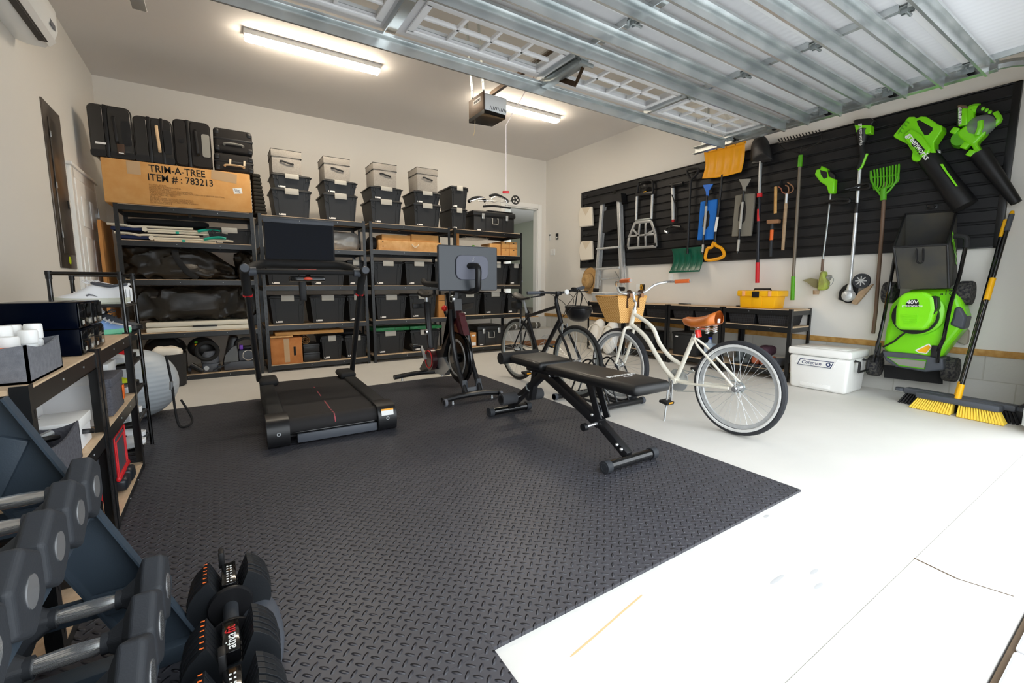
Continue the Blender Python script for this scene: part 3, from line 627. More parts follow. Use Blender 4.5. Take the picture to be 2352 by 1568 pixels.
# tree carton with its printing
a, b = S(230, 360), S(573, 396); z0 = 1.888; z1 = 2.318
cart = MB().box((a.x, SY-.01, z0), (b.x, SY+.56, z1), .006).ob('tree_carton', K['cardboard_tan']); tag(cart, 'long tan cardboard carton printed with a tree item number', 'cardboard box')
yf = SY-.0112; ix, up = (1, 0, 0), (0, 0, 1)
q0, q1 = S(342, 391, -.01), S(471, 396, -.01); text('TRIM-A-TREE', .1, ((q0.x+q1.x)/2, yf, z1-.06), ix, up, K['ink'], cart, bold=.0012, width=q1.x-q0.x)
q0, q1 = S(340, 408, -.01), S(489, 420, -.01); text('ITEM # : 783213', .1, ((q0.x+q1.x)/2, yf, z1-.15), ix, up, K['ink'], cart, bold=.0012, width=q1.x-q0.x)
for i, s in enumerate(('P.O. NO. PT7190', 'COUNTRY OF ORIGIN:CHINA', 'MODEL NO. 356MLO', 'DESCRIPTION: 7.5FT JUST CUT ASPEN FIR', 'W/800 COLOR-CHOICE MULTI FUNCTION LED LTS & REMOTE CONTROL', '& EASY LIGHT TECHNOLOGY', "LOWE'S ITEM NO. 783213", "Q'TY: 1 PC.", 'VENDOR NAME: NICOLAS HOLIDAY INC.', 'DISTRIBUTED BY NICOLAS HOLIDAY INC.', '9F, NO. 77, GUANGFU N.RD., TAIPEI, TAIWAN', 'DATE CODE: 200218')):
    text(s, .02, (q0.x, yf, z1-.222-i*.0165), ix, up, K['faint_ink'], cart, al='LEFT')
m = MB().cbox((b.x-.13, yf, z1-.2), (.085, .001, .06), (0, -.15, 0)).mi(1)
for i in range(9): m.cbox((b.x-.155+i*.006, yf-.0008, z1-.2-(i-4)*.0009), (.002+.002*(i % 3 == 0), .0006, .035), (0, -.15, 0))
m.ob('shipping_label', [K['white'], K['mid_fabric']], cart)
MB().cbox((a.x+.25, yf, z1-.07), (.11, .0008, .13)).ob('packing_tape', K['tape'], cart); MB().cbox((b.x-.25, yf, z1-.06), (.24, .0008, .1), (0, .1, 0)).ob('packing_tape', K['tape'], cart)
# luggage on the carton
def suitcase(pl, pr, py, zb, label, kind, deep=.3, dy=.03, bot=None):
    a = S(pl, py, dy); b = S(pr, py, dy); w = b.x-a.x; z1 = a.z; zb = zb+.003; h = z1-zb; xc = (a.x+b.x)/2; w2 = w/2
    t = thing('suitcase', label, 'suitcase', (xc, SY+dy, zb), group='black luggage on the tree carton')
    hard = kind in ('hard', 'wrapped'); mt = K['case_hard'] if hard else K['case_soft']
    if kind == 'upright' or hard:
        xs = -w2+w*.38
        rrect(MB(), -w2, w2, .012, h, .05, .012, deep).ob('shell', mt, t, w=False)
        m = MB(); rrect(m, -w2+.008, xs-.012, .02, h-.008, .04, 0, .0125); rrect(m, xs+.022, w2-.008, .02, h-.008, .04, 0, .0125); soft(m.ob('front_panel', mt, t, w=False), .008)
        MB().box((xs-.01, -.003, .008), (xs+.02, deep+.003, h+.003), .005, 2).ob('zip_band', K['black'], t, w=False)
        if kind != 'upright':
            for x0, x1 in ((-w2, xs-.014), (xs+.024, w2)): rrect(MB(), x0-.003, x1+.003, .01, .075, .02, -.004, .05).ob('corner_guard', K['black_satin'], t, w=False)
        hz = h*.55; MB().tube(bez([(xs+.07, .002, hz+.13), (xs+.07, -.022, hz+.1), (xs+.075, -.026, hz), (xs+.08, -.022, hz-.1), (xs+.08, .002, hz-.13)], 5), .014, 8, flat=.6).ob('carry_handle', K['tan_tag'] if kind == 'wrapped' else K['black'], t, w=False)
        rrect(MB(), w2-.085, w2-.012, hz-.14, hz+.1, .02, -.006, .002).mi(1); rrect(MB(), w2-.085, w2-.012, hz-.14, hz+.1, .02, -.006, .002).ob('side_grip', K['grey_plastic' if kind == 'upright' else 'black'], t, w=False)
        if kind == 'upright': MB().cyl((xs-.06, 0, hz), (xs-.06, -.004, hz), .025, n=18).ob('emblem', K['black_satin'], t, w=False)
        if kind == 'hard': MB().box((xs+.075, -.014, hz-.23), (xs+.135, -.004, hz-.13), .004).mi(1).box((xs+.085, -.0148, hz-.222), (xs+.125, -.014, hz-.214)).ob('luggage_tag', [K['brown_leather'], K['white']], t, w=False); MB().cbox((-w2+.09, -.001, h*.27), (.1, .002, .018)).ob('label_sticker', K['sticker'], t, w=False)
        if kind == 'wrapped':
            MB().box((xs+.1, -.006, .005), (xs+.125, deep+.004, h+.004), .004).ob('strap', K['black'], t, w=False)
    else:
        MB().box((-w2, 0, .006), (w2, deep, h), .035, 3).ob('shell', mt, t, w=False)
        MB().box((-w2-.003, -.003, h*.52), (w2+.003, deep+.003, h*.6), .004).ob('zip_band', K['black'], t, w=False)
        p = MB()
        for x in (-w2+.03, w2-.03):
            for z in (.04, h-.05): p.box((x-.022, -.006, z-.02), (x+.022, .01, z+.03), .006)
        p.ob('corner_guard', K['black_satin'], t, w=False)
        MB().tube(bez([(-w*.24, .004, h*.3), (-w*.22, -.016, h*.36), (0, -.022, h*.38), (w*.22, -.016, h*.36), (w*.24, .004, h*.3)], 5), .012, 8, flat=.6).ob('carry_handle', K['tan_tag'] if kind == 'hardsmall' else K['grey_plastic'], t, w=False)
        if kind == 'hardsmall':
            for x in (-w*.1, w*.26): MB().cbox((x, -.012, h*.55), (.02, .006, .06), (0, .1, 0), .003).ob('luggage_tag', K['rope'], t, w=False)
    for x in (-w2+.06, w2-.06):
        for y in (.05, deep-.05): MB().cyl((x-.012, y, .008), (x+.012, y, .008), .0095, n=10).ob('caster', K['black'], t, w=False)
    return t
k('case_hard', '#2b2a29', .25, coat=.4, bump=.05, bscale=400); k('case_soft', '#1d1a19', .8, bump=.2, bscale=500); k('tan_tag', '#d8b890', .6); k('brown_leather', '#4a3527', .5)
zc = z1
suitcase(196, 297, 233, zc, 'glossy charcoal hard suitcase against the left wall, with a brown tag', 'hard', .34)
suitcase(302, 392, 262, zc, 'charcoal hard suitcase wrapped in clear film with two straps', 'wrapped', .32)
t = suitcase(394, 480, 270, zc, 'tall black soft suitcase between the wrapped case and the stacked cases', 'upright', .3)
a = S(490, 352, .03)
zl = a.z
suitcase(490, 580, 347, zc, 'small black hard case with pale handle, under the soft cabin case', 'hardsmall', .36)
suitcase(488, 577, 289, S(490, 347, .03).z, 'black soft cabin case lying on the small hard case', 'soft', .34)
# folded foam pad, jacket
p = MB(); x0 = .405
for i in range(11):
    z = 1.889+i*.042; p.box((x0-.0, SY+.06, z), (x0+.13-.0045*i, SY+.42, z+.0415), .016, 2)
tag(p.ob('folded_foam_pad', mat('foam_black', '#26241f', .9, bump=.2, bscale=80)), 'folded black egg crate foam pad standing beside the tree carton', 'foam pad')
k('jacket', '#4a433f', .9, col2='#3d3733', nscale=8, bump=.2, bscale=30)
# push cart on the trunk
t = thing('folded_push_cart', 'folded black push cart with silver tubes lying on the top trunk', 'cart', (3.85, SY+.2, ZT+.003))
def pc(x, y, d): q = S(x, y, d); q.z = max(q.z, ZT+.012); return q
wl = pc(1184, 459, .12); MB().tube(ring(wl, .062, (.25, 1, 0), 24), .012, 8, closed=True).ob('wheel', K['black'], t)
m = MB().cyl(wl-V((.004, .015, 0)), wl+V((.004, .015, 0)), .016, n=12)
for q in ring(wl, .055, (.25, 1, 0), 5): m.bar(wl, q, .018, .01, (0, 1, 0))
m.ob('wheel_hub', K['black_satin'], t)
m = MB()
for pts in (((1080, 462), (1110, 455), (1140, 465), (1182, 459)), ((1098, 462), (1135, 461), (1178, 462)), ((1115, 470), (1135, 452), (1160, 458), (1165, 472))): m.tube(bez([pc(*q, .16) for q in pts], 5), .007, 8)
m.ob('frame', K['chrome'], t)
m = MB()
for pts, r in ((((1076, 463), (1090, 455), (1108, 455), (1115, 463)), .026), (((1125, 450), (1140, 447), (1158, 455), (1168, 463)), .02), (((1110, 474), (1135, 473), (1172, 478)), .016)): m.tube(bez([pc(*q, .2) for q in pts], 5), r, 8)
m.ob('folded_seat', K['mesh_black'], t)
MB().box((3.6, SY+.1, ZT+.003), (4.05, SY+.35, ZT+.02), .006).ob('base_bar', K['black'], t)
# ------------------------------------------------------------ left unit
za = LV[0]
for i, (yt, lb) in enumerate(((515, 'upper white folded beach chair with teal arms on the left shelf'), (534, 'lower white folded beach chair with teal arms on the left shelf'))):
    zb = 1.526+(.085 if i == 0 else 0)
    t = thing('folded_beach_chair', lb, 'beach chair', (-.3, SY+.1, zb), group='folded white beach chairs')
    x0 = -.86+.02*i; o = .05*i
    MB().tube(bez([(-.92+o, SY+.08, zb+.072), (-.8+o, SY+.08, zb+.068), (-.72+o, SY+.08, zb+.055), (-.6, SY+.08, zb+.062), (-.2+o, SY+.08, zb+.066)], 5), .012, 8).ob('back_frame', K['beige'], t)
    MB().tube([(-.62+o, SY+.08, zb+.03), (.05+o, SY+.08, zb+.04), (.12+o, SY+.08, zb+.034)], .012, 8).ob('seat_frame', K['beige'], t)
    MB().tube([(-.6+o, SY+.08, zb+.012), (-.05+o, SY+.08, zb+.0125)], .011, 8).ob('leg_frame', K['beige'], t)
    for dx in (0,): MB().tube([(-.92+o, SY+.5, zb+.072), (-.2+o, SY+.5, zb+.064)], .012, 8).ob('back_frame', K['beige'], t)
    MB().box((-.9+o, SY+.1, zb+.018), (-.12, SY+.48, zb+.052), .01).ob('fabric_sling', K['navy'], t)
    MB().tube(bez([(-.16+o, SY+.07, zb+.04), (-.08+o, SY+.068, zb+.062), (.0+o, SY+.068, zb+.072), (.05+o, SY+.07, zb+.06)], 5), .018, 8, flat=.8).ob('armrest', K['teal'], t)
    MB().box((-.36+o, SY+.066, zb+.002), (-.33+o, SY+.095, zb+.026), .003).ob('clip', K['teal'], t)
    MB().cyl((-.62+o, SY+.06, zb+.032), (-.62+o, SY+.1, zb+.032), .024, n=12).ob('hinge', K['beige'], t)
t = MB().blob((-.8, SY+.12, 1.7), (-.05, SY+.45, 1.775), 3, .02, .5, fr=5).ob('long_black_bag', K['mesh_black']); tag(t, 'long flat black bag lying on the folded beach chairs', 'bag')
bag = MB().blob((-.86, SY+.07, 1.122), (.2, SY+.54, 1.46), 5, .085, .45, 150, 70, 4.5, 1.5)
for i, v in enumerate(bag.v):   # slump away to the right, tied neck
    if v.x > -.15: v.z = 1.124+(v.z-1.124)*(1-.55*min(1, (v.x+.15)/.33)); v.y += .08*min(1, (v.x+.15)/.33)
    v.z = max(v.z, 1.1225); v.z = min(v.z, 1.455)
t = bag.ob('storage_bag', K['bag']); tag(t, 'large wrinkled black bag filling the third shelf at the left', 'bag', 'black storage bags'); MB().tube(bez([(-.38, SY+.03, 1.43), (-.36, SY+.0, 1.33), (-.28, SY+.01, 1.2), (-.2, SY+.05, 1.13)], 6), .03, 8, flat=.15, nrm=(0, -1, 0)).ob('strap', K['mesh_black'], t)
bag = MB().blob((.2, SY+.12, 1.122), (.36, SY+.54, 1.44), 9, .06, .6, 70, 50, 6, 1.4)
for v in bag.v: v.z = max(v.z, 1.1225); v.x = min(v.x, .365); v.x += -.1*max(0, (v.z-1.2)) if v.x < .2 else 0
tag(bag.ob('storage_bag', K['bag']), 'smaller slumped black bag at the end of the third shelf, by the post', 'bag', 'black storage bags')
zt = za[1]+.125
bag = MB().blob((-.84, SY+.06, zt), (.36, SY+.54, 1.05), 14, .085, .42, 160, 70, 4.2, 1.6)
for v in bag.v: v.z = min(max(v.z, zt+.001), 1.05)
t = bag.ob('storage_bag', K['bag']); tag(t, 'large wrinkled black bag lying on the white folded table', 'bag', 'black storage bags')
a, b = S(334, 745, .02), S(576, 738, .02)
t = thing('folding_table', 'folded off white plastic table under the big black bag', 'table', ((a.x+b.x)/2, SY+.05, za[1]), )
for z in (0, .058): MB().box((a.x, SY+.02, za[1]+.002+z), (b.x, SY+.58, za[1]+.055+z), .012, 2).ob('table_half', K['beige'], t)
MB().box((-.28, SY+.012, za[1]+.048), (-.05, SY+.02, za[1]+.066), .003).ob('handle', K['black'], t)
MB().box((-.87, SY+.04, za[1]+.002), (a.x-.002, SY+.5, za[1]+.1), .02) if 0 else None
# bottom shelf: vacuums and the carpet cleaner
zf = za[0]+.001
t = thing('wet_vacuum', 'black shop vacuum with red latch badge behind the ball', 'vacuum cleaner', (-.6, SY+.3, zf))
MB().lathe([(.001, 0), (.17, 0), (.19, .03), (.19, .24), (.17, .26)], (-.56, SY+.26, zf), (0, 0, 1), 24).ob('drum', K['black'], t)
MB().lathe([(.19, .262), (.2, .29), (.17, .36), (.1, .41), (.001, .42)], (-.56, SY+.26, zf), (0, 0, 1), 24).ob('motor_head', K['black_satin'], t)
a = S(375, 797, .04); MB().cbox((a.x, SY+.075, zf+.3), (.16, .02, .05), (.5, 0, 0), .006).ob('badge', K['red'], t)
MB().tube(bez([(-.7, SY+.16, zf+.37), (-.62, SY+.12, zf+.43), (-.48, SY+.12, zf+.43), (-.42, SY+.16, zf+.36)], 5), .018, 8).ob('handle', K['black'], t)
p = S(413, 808, .03); MB().cbox((p.x, SY+.05, p.z), (.05, .03, .04), bev=.006).ob('latch', K['red'], t)
t = thing('fabric_bin', 'dark ribbed bin with crumpled white bags inside, behind the ball', 'bin', (-.66, SY-.16, 0.001))
MB().lathe([(.12, 0), (.135, .01), (.155, .34), (.15, .345), (.13, .02), (.001, .02)], (-.5, SY-.24, .001), (0, 0, 1), 28).ob('body', wave_mat('ribbed_bin', '#2b2a2a', .8, 60, 'X', .4), t)
MB().blob((-.62, SY-.34, .25), (-.38, SY-.14, .42), 21, .05, .6, 30, 18, 9, .6).ob('paper', K['canvas'], t)
t = thing('upright_vacuum', 'black and grey upright vacuum with blue wheels lying on the bottom shelf', 'vacuum cleaner', (-.2, SY+.2, zf))
c = S(476, 800, .16); MB().ell((c.x-.05, SY+.2, zf+.28), (.14, .12, .12), 20, 12).ob('motor_head', K['black'], t)
MB().tube(ring((c.x, SY+.06, zf+.25), .1, (0, 1, 0), 20), .022, 8, closed=True).ob('hose', K['black_rubber'], t)
MB().lathe([(.09, 0), (.085, .14)], (c.x+.02, SY+.16, zf+.1), (0, 0, 1), 16).ob('dust_cup', K['mid_fabric'], t)
MB().box((c.x-.06, SY+.06, zf), (c.x+.11, SY+.26, zf+.1), .015).ob('base', K['slate'], t)
MB().cyl((c.x-.02, SY+.055, zf+.05), (c.x-.02, SY+.075, zf+.05), .026, n=14).ob('port', K['steel'], t)
for px_ in (434, 504): q = S(px_, 840, .03); MB().cyl((q.x-.012, SY+.07, zf+.045), (q.x+.012, SY+.07, zf+.045), .043, n=16).mi(1).cyl((q.x-.014, SY+.07, zf+.05), (q.x+.014, SY+.07, zf+.05), .02, n=10).ob('wheel', [K['black'], K['blue']], t)
for px_, cl in ((450, 'lime_dark'), (451, 'orange_plastic')): q = S(px_, 786 if cl == 'lime_dark' else 792, .06); MB().ell((q.x, SY+.075, q.z), (.018, .006, .012), 10, 6).ob('button', K[cl], t)
MB().bar((c.x+.04, SY+.04, zf+.02), (c.x+.22, SY+.05, zf+.1), .012, .012).ob('wand', K['black'], t)
MB().cyl((-.33, SY+.06, zf+.1), (-.22, SY+.03, zf+.022), .035, .024, 14).ob('nozzle', K['black_satin'], t)
t = thing('wheel_cover', 'black moulded plastic guard leaning beside the carpet cleaner', 'plastic guard', (.1, SY+.3, zf))
MB().cbox((.06, SY+.3, zf+.205), (.1, .3, .38), (0, .25, 0), .03).ob('shell', K['black_satin'], t)
t = thing('carpet_cleaner', 'grey and black portable carpet cleaner with purple tool on the bottom shelf', 'carpet cleaner', (.2, SY+.2, zf))
q0, q1 = S(514, 840, .06), S(606, 840, .06)
MB().box((q0.x, SY+.06, zf), (q1.x-.03, SY+.3, zf+.1), .02).ob('base', K['slate'], t)
xw = q1.x-q0.x-.03
MB().prism([(q0.x+.005, SY+.07, zf+.1), (q0.x+xw*.4, SY+.07, zf+.1), (q0.x+xw*.38, SY+.07, zf+.29), (q0.x+xw*.25, SY+.07, zf+.27), (q0.x+xw*.06, SY+.07, zf+.18)], (0, .2, 0)).ob('tank', K['smoke'], t, ang=60)
MB().box((q0.x+xw*.41, SY+.075, zf+.1), (q1.x-.04, SY+.28, zf+.23), .02).ob('body', K['slate'], t)
MB().tube(ring((q0.x+xw*.68, SY+.07, zf+.165), .06, (0, 1, 0), 20), .005, 6, closed=True).ob('tank_rim', K['chrome'], t)
MB().tube(bez([(q0.x+xw*.36, SY+.13, zf+.24), (q0.x+xw*.4, SY+.12, zf+.33), (q0.x+xw*.65, SY+.12, zf+.365), (q0.x+xw*.95, SY+.12, zf+.33), (q0.x+xw, SY+.13, zf+.2)], 6), .016, 8).ob('handle', K['black'], t)
MB().box((q0.x+xw*.45, SY+.09, zf+.235), (q0.x+xw*.55, SY+.15, zf+.29), .008).ob('brush_tool', K['purple'], t)
MB().box((q0.x+xw*.56, SY+.1, zf+.235), (q0.x+xw*.9, SY+.2, zf+.27), .01).ob('hose_tray', K['black'], t)
t = MB().cbox((-.975, SY+.33, .86), (.03, .56, 1.71), (0, 0, 0), .004).ob('flattened_box', K['cardboard']); tag(t, 'flattened cardboard box standing between the left wall and the shelf', 'cardboard box')
# ------------------------------------------------------------ second unit, odd items
zb = LV[1]
t = MB().blob((1.18, SY+.08, 1.517), (1.62, SY+.5, 1.76), 31, .05, .55, 48, 30, 5, .9)
for v in t.v: v.z = max(v.z, 1.5165)
tag(t.ob('plastic_bag', mat('grey_bag', '#a9a8a5', .3, col2='#8e8d8a', nscale=5, bump=.4, bscale=18, coat=.3)), 'grey crumpled plastic bag beside the treadmill screen', 'bag')
t, x0, x1, q0, q1 = pbox('moving_box', 620, 693, 778, zb[0], 'scuffed brown cardboard box on the bottom shelf behind the treadmill', 'cardboard box', 'cardboard_dark', .45, .03, -.04)
MB().box((x1-.1, SY+.0285, q0+.1), (x1-.075, SY+.03, q0+.21)).ob('printed_mark', K['ink'], t)
MB().box(((x0+x1)/2-.03, SY+.0288, q0+.02), ((x0+x1)/2+.03, SY+.0298, q1-.005)).ob('packing_tape', K['tape'], t)
TOPR = q1
c = S(701.5, 785.5, .06)
for i, (yt, yb, lb) in enumerate(((791, 0, 'upper small flat black box beside the brown moving box'), (810, 0, 'lower small flat black box beside the brown moving box'))):
    zt_ = S(697, yt, .05).z; lo = zb[0]+.001 if i == 1 else S(697, 810, .05).z+.002
    a, b = S(697, 800, .05), S(734, 800, .05)
    t = MB().box((a.x, SY+.05, lo), (b.x, SY+.4, zt_), .006).box((a.x-.004, SY+.046, zt_-.03), (b.x+.004, SY+.404, zt_-.012), .004).ob('flat_black_box', K['black_satin']); tag(t, lb, 'storage box', 'small flat black boxes')
    ZS = max(zt_, ZS) if i else zt_
m = MB(); pts = []
for i in range(44): a = i*.32; r = .012+.0010*i; pts.append((c.x+r*math.cos(a), 0, ZS+.062+r*math.sin(a)))
zmin = min(p[2] for p in pts); pts = [(p[0], p[1], p[2]-zmin+ZS+.006) for p in pts]
m = MB(); vs = []; 
for p in pts: vs += [(p[0], SY+.06, p[2]), (p[0], SY+.38, p[2])]
m.add(vs, [(2*i, 2*i+1, 2*i+3, 2*i+2) for i in range(len(pts)-1)])
tag(m.ob('rolled_cork_mat', mat('cork', '#9a7248', .9, col2='#80603c', nscale=60), solid=.005), 'rolled brown cork mat lying on the two small black boxes', 'rolled mat')
zz = max(TOPR, S(740, 772.5, .045).z)+.006
for i, (pl, pr, h, y0, lb) in enumerate(((620, 672, .022, .0, 'yellow brown flat carton under the longer one, lower shelf behind the treadmill'), (632, 789, .04, .02, 'long flat cardboard carton resting on the boxes behind the treadmill'))):
    a, b = S(pl, 770, .04), S(pr, 770, .04); lo = zz+(0 if i == 0 else .024)
    t = MB().box((a.x, SY+.02+y0, lo), (b.x, SY+.3, lo+h), .003).ob('flat_carton', K['cardboard_tan' if i else 'pine']); tag(t, lb, 'cardboard box', 'flat cartons on the bottom shelf')
    if i == 1: MB().box((b.x-.3, SY+.06, lo+h), (b.x-.18, SY+.14, lo+h+.001)).ob('label', K['yellow'], t)
zq = S(791, 771, .045).z
t = MB().blob((1.3, SY+.1, zq+.002), (1.6, SY+.45, zq+.06), 41, .03, .6, 30, 16, 9, .6)
for v in t.v: v.z = max(v.z, zq+.0015)
tag(t.ob('black_cloth', K['mesh_black']), 'crumpled black cloth on the end tote of the bottom shelf', 'cloth')
# ------------------------------------------------------------ third unit
zb = LV[2]
t, x0, x1, q0, q1 = pbox('wooden_crate', 869, 1014, 550, zb[3], 'long pale wooden crate with rope handle under two cardboard boxes', 'crate', 'pine', .4, .04, .065)
m = MB(); xm = (x0+x1)/2+.06
m.tube(bez([(xm-.05, SY+.04, q0+.1), (xm-.03, SY+.03, q0+.075), (xm+.02, SY+.025, q0+.07), (xm+.05, SY+.04, q0+.1)], 5), .006, 6).tube(bez([(xm-.05, SY+.04, q0+.09), (xm-.01, SY+.022, q0+.05), (xm+.05, SY+.04, q0+.09)], 5), .006, 6); m.ob('rope_handle', K['rope'], t)
m = MB()
for z in (q0+.05, q0+.11): m.cyl((x0+.06, SY+.041, z), (x0+.06, SY+.0385, z), .008, n=10)
m.ob('screw', K['ink'], t)
for pl, pr, lb in ((877, 943, 'flat cardboard box on the wooden crate, nearest the treadmill'), (945, 1007, 'flat cardboard box on the wooden crate, nearest the bike screen')):
    pbox('cardboard_box', pl, pr, 537.5, q1+.001, lb, 'cardboard box', 'cardboard_tan', .3, .06, .06, group='flat boxes on the crate')
t = MB().blob((1.74, SY+.1, zb[3]+.002), (1.86, SY+.4, zb[3]+.16), 51, .04, .7, 24, 16, 9)
for v in t.v: v.z = max(v.z, zb[3]+.001); v.x = min(v.x, 1.845)
tag(t.ob('dark_bundle', K['mesh_black']), 'small dark bundle beside the wooden crate', 'bundle')
t, x0, x1, q0, q1 = pbox('cardboard_box', 1007, 1021.5, 677, zb[1], 'tall narrow cardboard box behind the exercise bike knob', 'cardboard box', 'cardboard', .4, .05, -.04)
MB().box((x0, SY+.0485, (q0+q1)/2+.08), (x1, SY+.0495, (q0+q1)/2+.086)).ob('seam', K['ink'], t)
k('green_print', '#1f8a4a', .4, col2='#0f5f34', nscale=40)
for pl, pr, y, lb in ((858, 940, 744, 'green printed flat box on the bottom shelf tote, near the treadmill'), (942, 1015, 746, 'green printed flat box on the bottom shelf tote, behind the exercise bike')):
    a, b = S(pl, y, .03), S(pr, y, .03); zl = max(S(860, 762, .045).z, S(942, 759, .045).z)+.004
    tag(MB().box((a.x, SY+.03, zl), (b.x, SY+.45, zl+.045), .004).ob('flat_green_box', K['green_print']), lb, 'flat box', 'green flat boxes')
# ------------------------------------------------------------ fourth unit
zb = LV[3]
a = S(1047, 545, .1)
tag(MB().cyl((3.045, SY+.1, zb[3]+.001), (3.045, SY+.1, zb[3]+.31), .033, n=16).ob('mailing_tube', K['cardboard']), 'upright cardboard mailing tube by the shelf post behind the bike screen', 'tube')
t = MB().blob((3.1, SY+.1, zb[3]), (3.38, SY+.4, zb[3]+.11), 61, .04, .7, 30, 18, 10, .5)
for v in t.v: v.z = max(v.z, zb[3]+.001)
tag(t.ob('black_helmet_bag', K['mesh_black']), 'dark bundle of sports gear behind the exercise bike screen', 'bundle')
a, b = S(1072, 546, .06), S(1122, 548, .06)
t = thing('clear_bin', 'clear plastic bin of dark gear behind the exercise bike screen', 'storage bin', ((a.x+b.x)/2, SY+.2, zb[3]))
MB().box((a.x, SY+.06, zb[3]+.001), (b.x, SY+.4, a.z), .01).ob('body', K['clear'], t)
MB().box((a.x-.008, SY+.052, a.z+.001), (b.x+.008, SY+.408, a.z+.012), .004).ob('lid', K['clear'], t)
MB().blob((a.x+.03, SY+.09, zb[3]+.006), (b.x-.03, SY+.37, zb[3]+.11), 63, .03, .7, 24, 14, 12, .4).ob('contents', K['slate'], t)
MB().ell((a.x+.13, SY+.09, zb[3]+.12), (.03, .02, .025), 10, 6).ob('contents', K['lime_dark'], t)
pbox('cardboard_box', 1125, 1150, 558.5, zb[3], 'small cardboard box next to the four drawer cardboard organiser', 'cardboard box', 'cardboard_tan', .3, .05)
a, b = S(1152, 554, .05), S(1189, 554, .05); zl, zh = zb[3]+.001, S(1152, 554, .05).z
t = thing('drawer_organiser', 'cardboard organiser with four small drawers at the shelf end by the door', 'drawer box', ((a.x+b.x)/2, SY+.2, zl))
MB().box((a.x, SY+.06, zl), (b.x, SY+.36, zh), .003).ob('body', K['cardboard'], t)
for i in range(2):
    for j in range(2):
        w2, h2 = (b.x-a.x)/2, (zh-zl)/2; xa, za_ = a.x+i*w2+.004, zl+j*h2+.004
        d = MB().box((xa, SY+.053, za_), (xa+w2-.008, SY+.0595, za_+h2-.008), .002).ob('drawer', K['cardboard_tan'], t)
        MB().cbox((xa+w2/2-.004, SY+.0525, za_+h2-.025), (.026, .001, .012)).ob('finger_hole', K['ink'], d)
pr_ = [(1052, 1073.5, 757), ]
a, b = S(1052, 758, .05), S(1073.5, 757, .05)
t = thing('grey_bin', 'small grey bin with black label holding a wire rack, bottom shelf', 'bin', ((a.x+b.x)/2, SY+.2, zb[0]))
MB().box((a.x, SY+.05, zb[0]+.001), (b.x, SY+.4, a.z), .012).box((a.x-.006, SY+.044, a.z-.02), (b.x+.006, SY+.406, a.z+.004), .004).ob('body', K['grey_plastic'], t)
MB().box((a.x+.015, SY+.042, a.z-.05), (b.x-.04, SY+.0495, a.z-.022), .001).ob('label', K['ink'], t)
m = MB()
for i in range(5): m.box((a.x+.02+i*.022, SY+.08, a.z+.006), (a.x+.025+i*.022, SY+.3, a.z+.1))
for z in (.03, .06, .09): m.box((a.x+.015, SY+.078, a.z+z), (a.x+.115, SY+.084, a.z+z+.006))
m.ob('wire_rack', K['pine'], t)
t, x0, x1, q0, q1 = pbox('cardboard_box', 1076.5, 1094, 764, zb[0], 'small upright cardboard box between the grey bin and the trunk', 'cardboard box', 'cardboard', .3, .05, -.05)
MB().box((x0+.05, SY+.0485, q0+.02), (x1-.01, SY+.0498, q0+.07)).box((x0+.05, SY+.0485, q1-.06), (x1-.02, SY+.0498, q1-.035)).ob('label', K['sticker'], t)
# ============================================================ gym mat
t = thing('gym_mat', 'large black diamond plate foam mat of interlocking tiles under the gym equipment', 'exercise mat', (.7, 2.6, 0))
rows = [(.4+i*.6075, .4+(i+1)*.6075) for i in range(7)]
cols = [(.592-.613*3, .592-.613*2), (.592-.613*2, .592-.613), (.592-.613, .592), (.592, .592+.613), (.592+.613, .592+2*.613), (.592+2*.613, .592+3*.613)]
for j, (y0, y1) in enumerate(rows):
    for i, (x0, x1) in enumerate(cols):
        if j == 0 and i > 2: continue
        x0 = max(x0, LX+.01)
        m = MB().box((x0+.0002, y0+.0002, 0), (x1-.0002, y1-.0002, .012))
        for v in m.v: v.x += .021*(v.y-1.0)*(1 if v.x > LX+.1 else 0)
        if i < 5 and (j > 0 or i < 2): m = m
        m.ob('mat_tile', K['plate'], t)
MZ = .0125
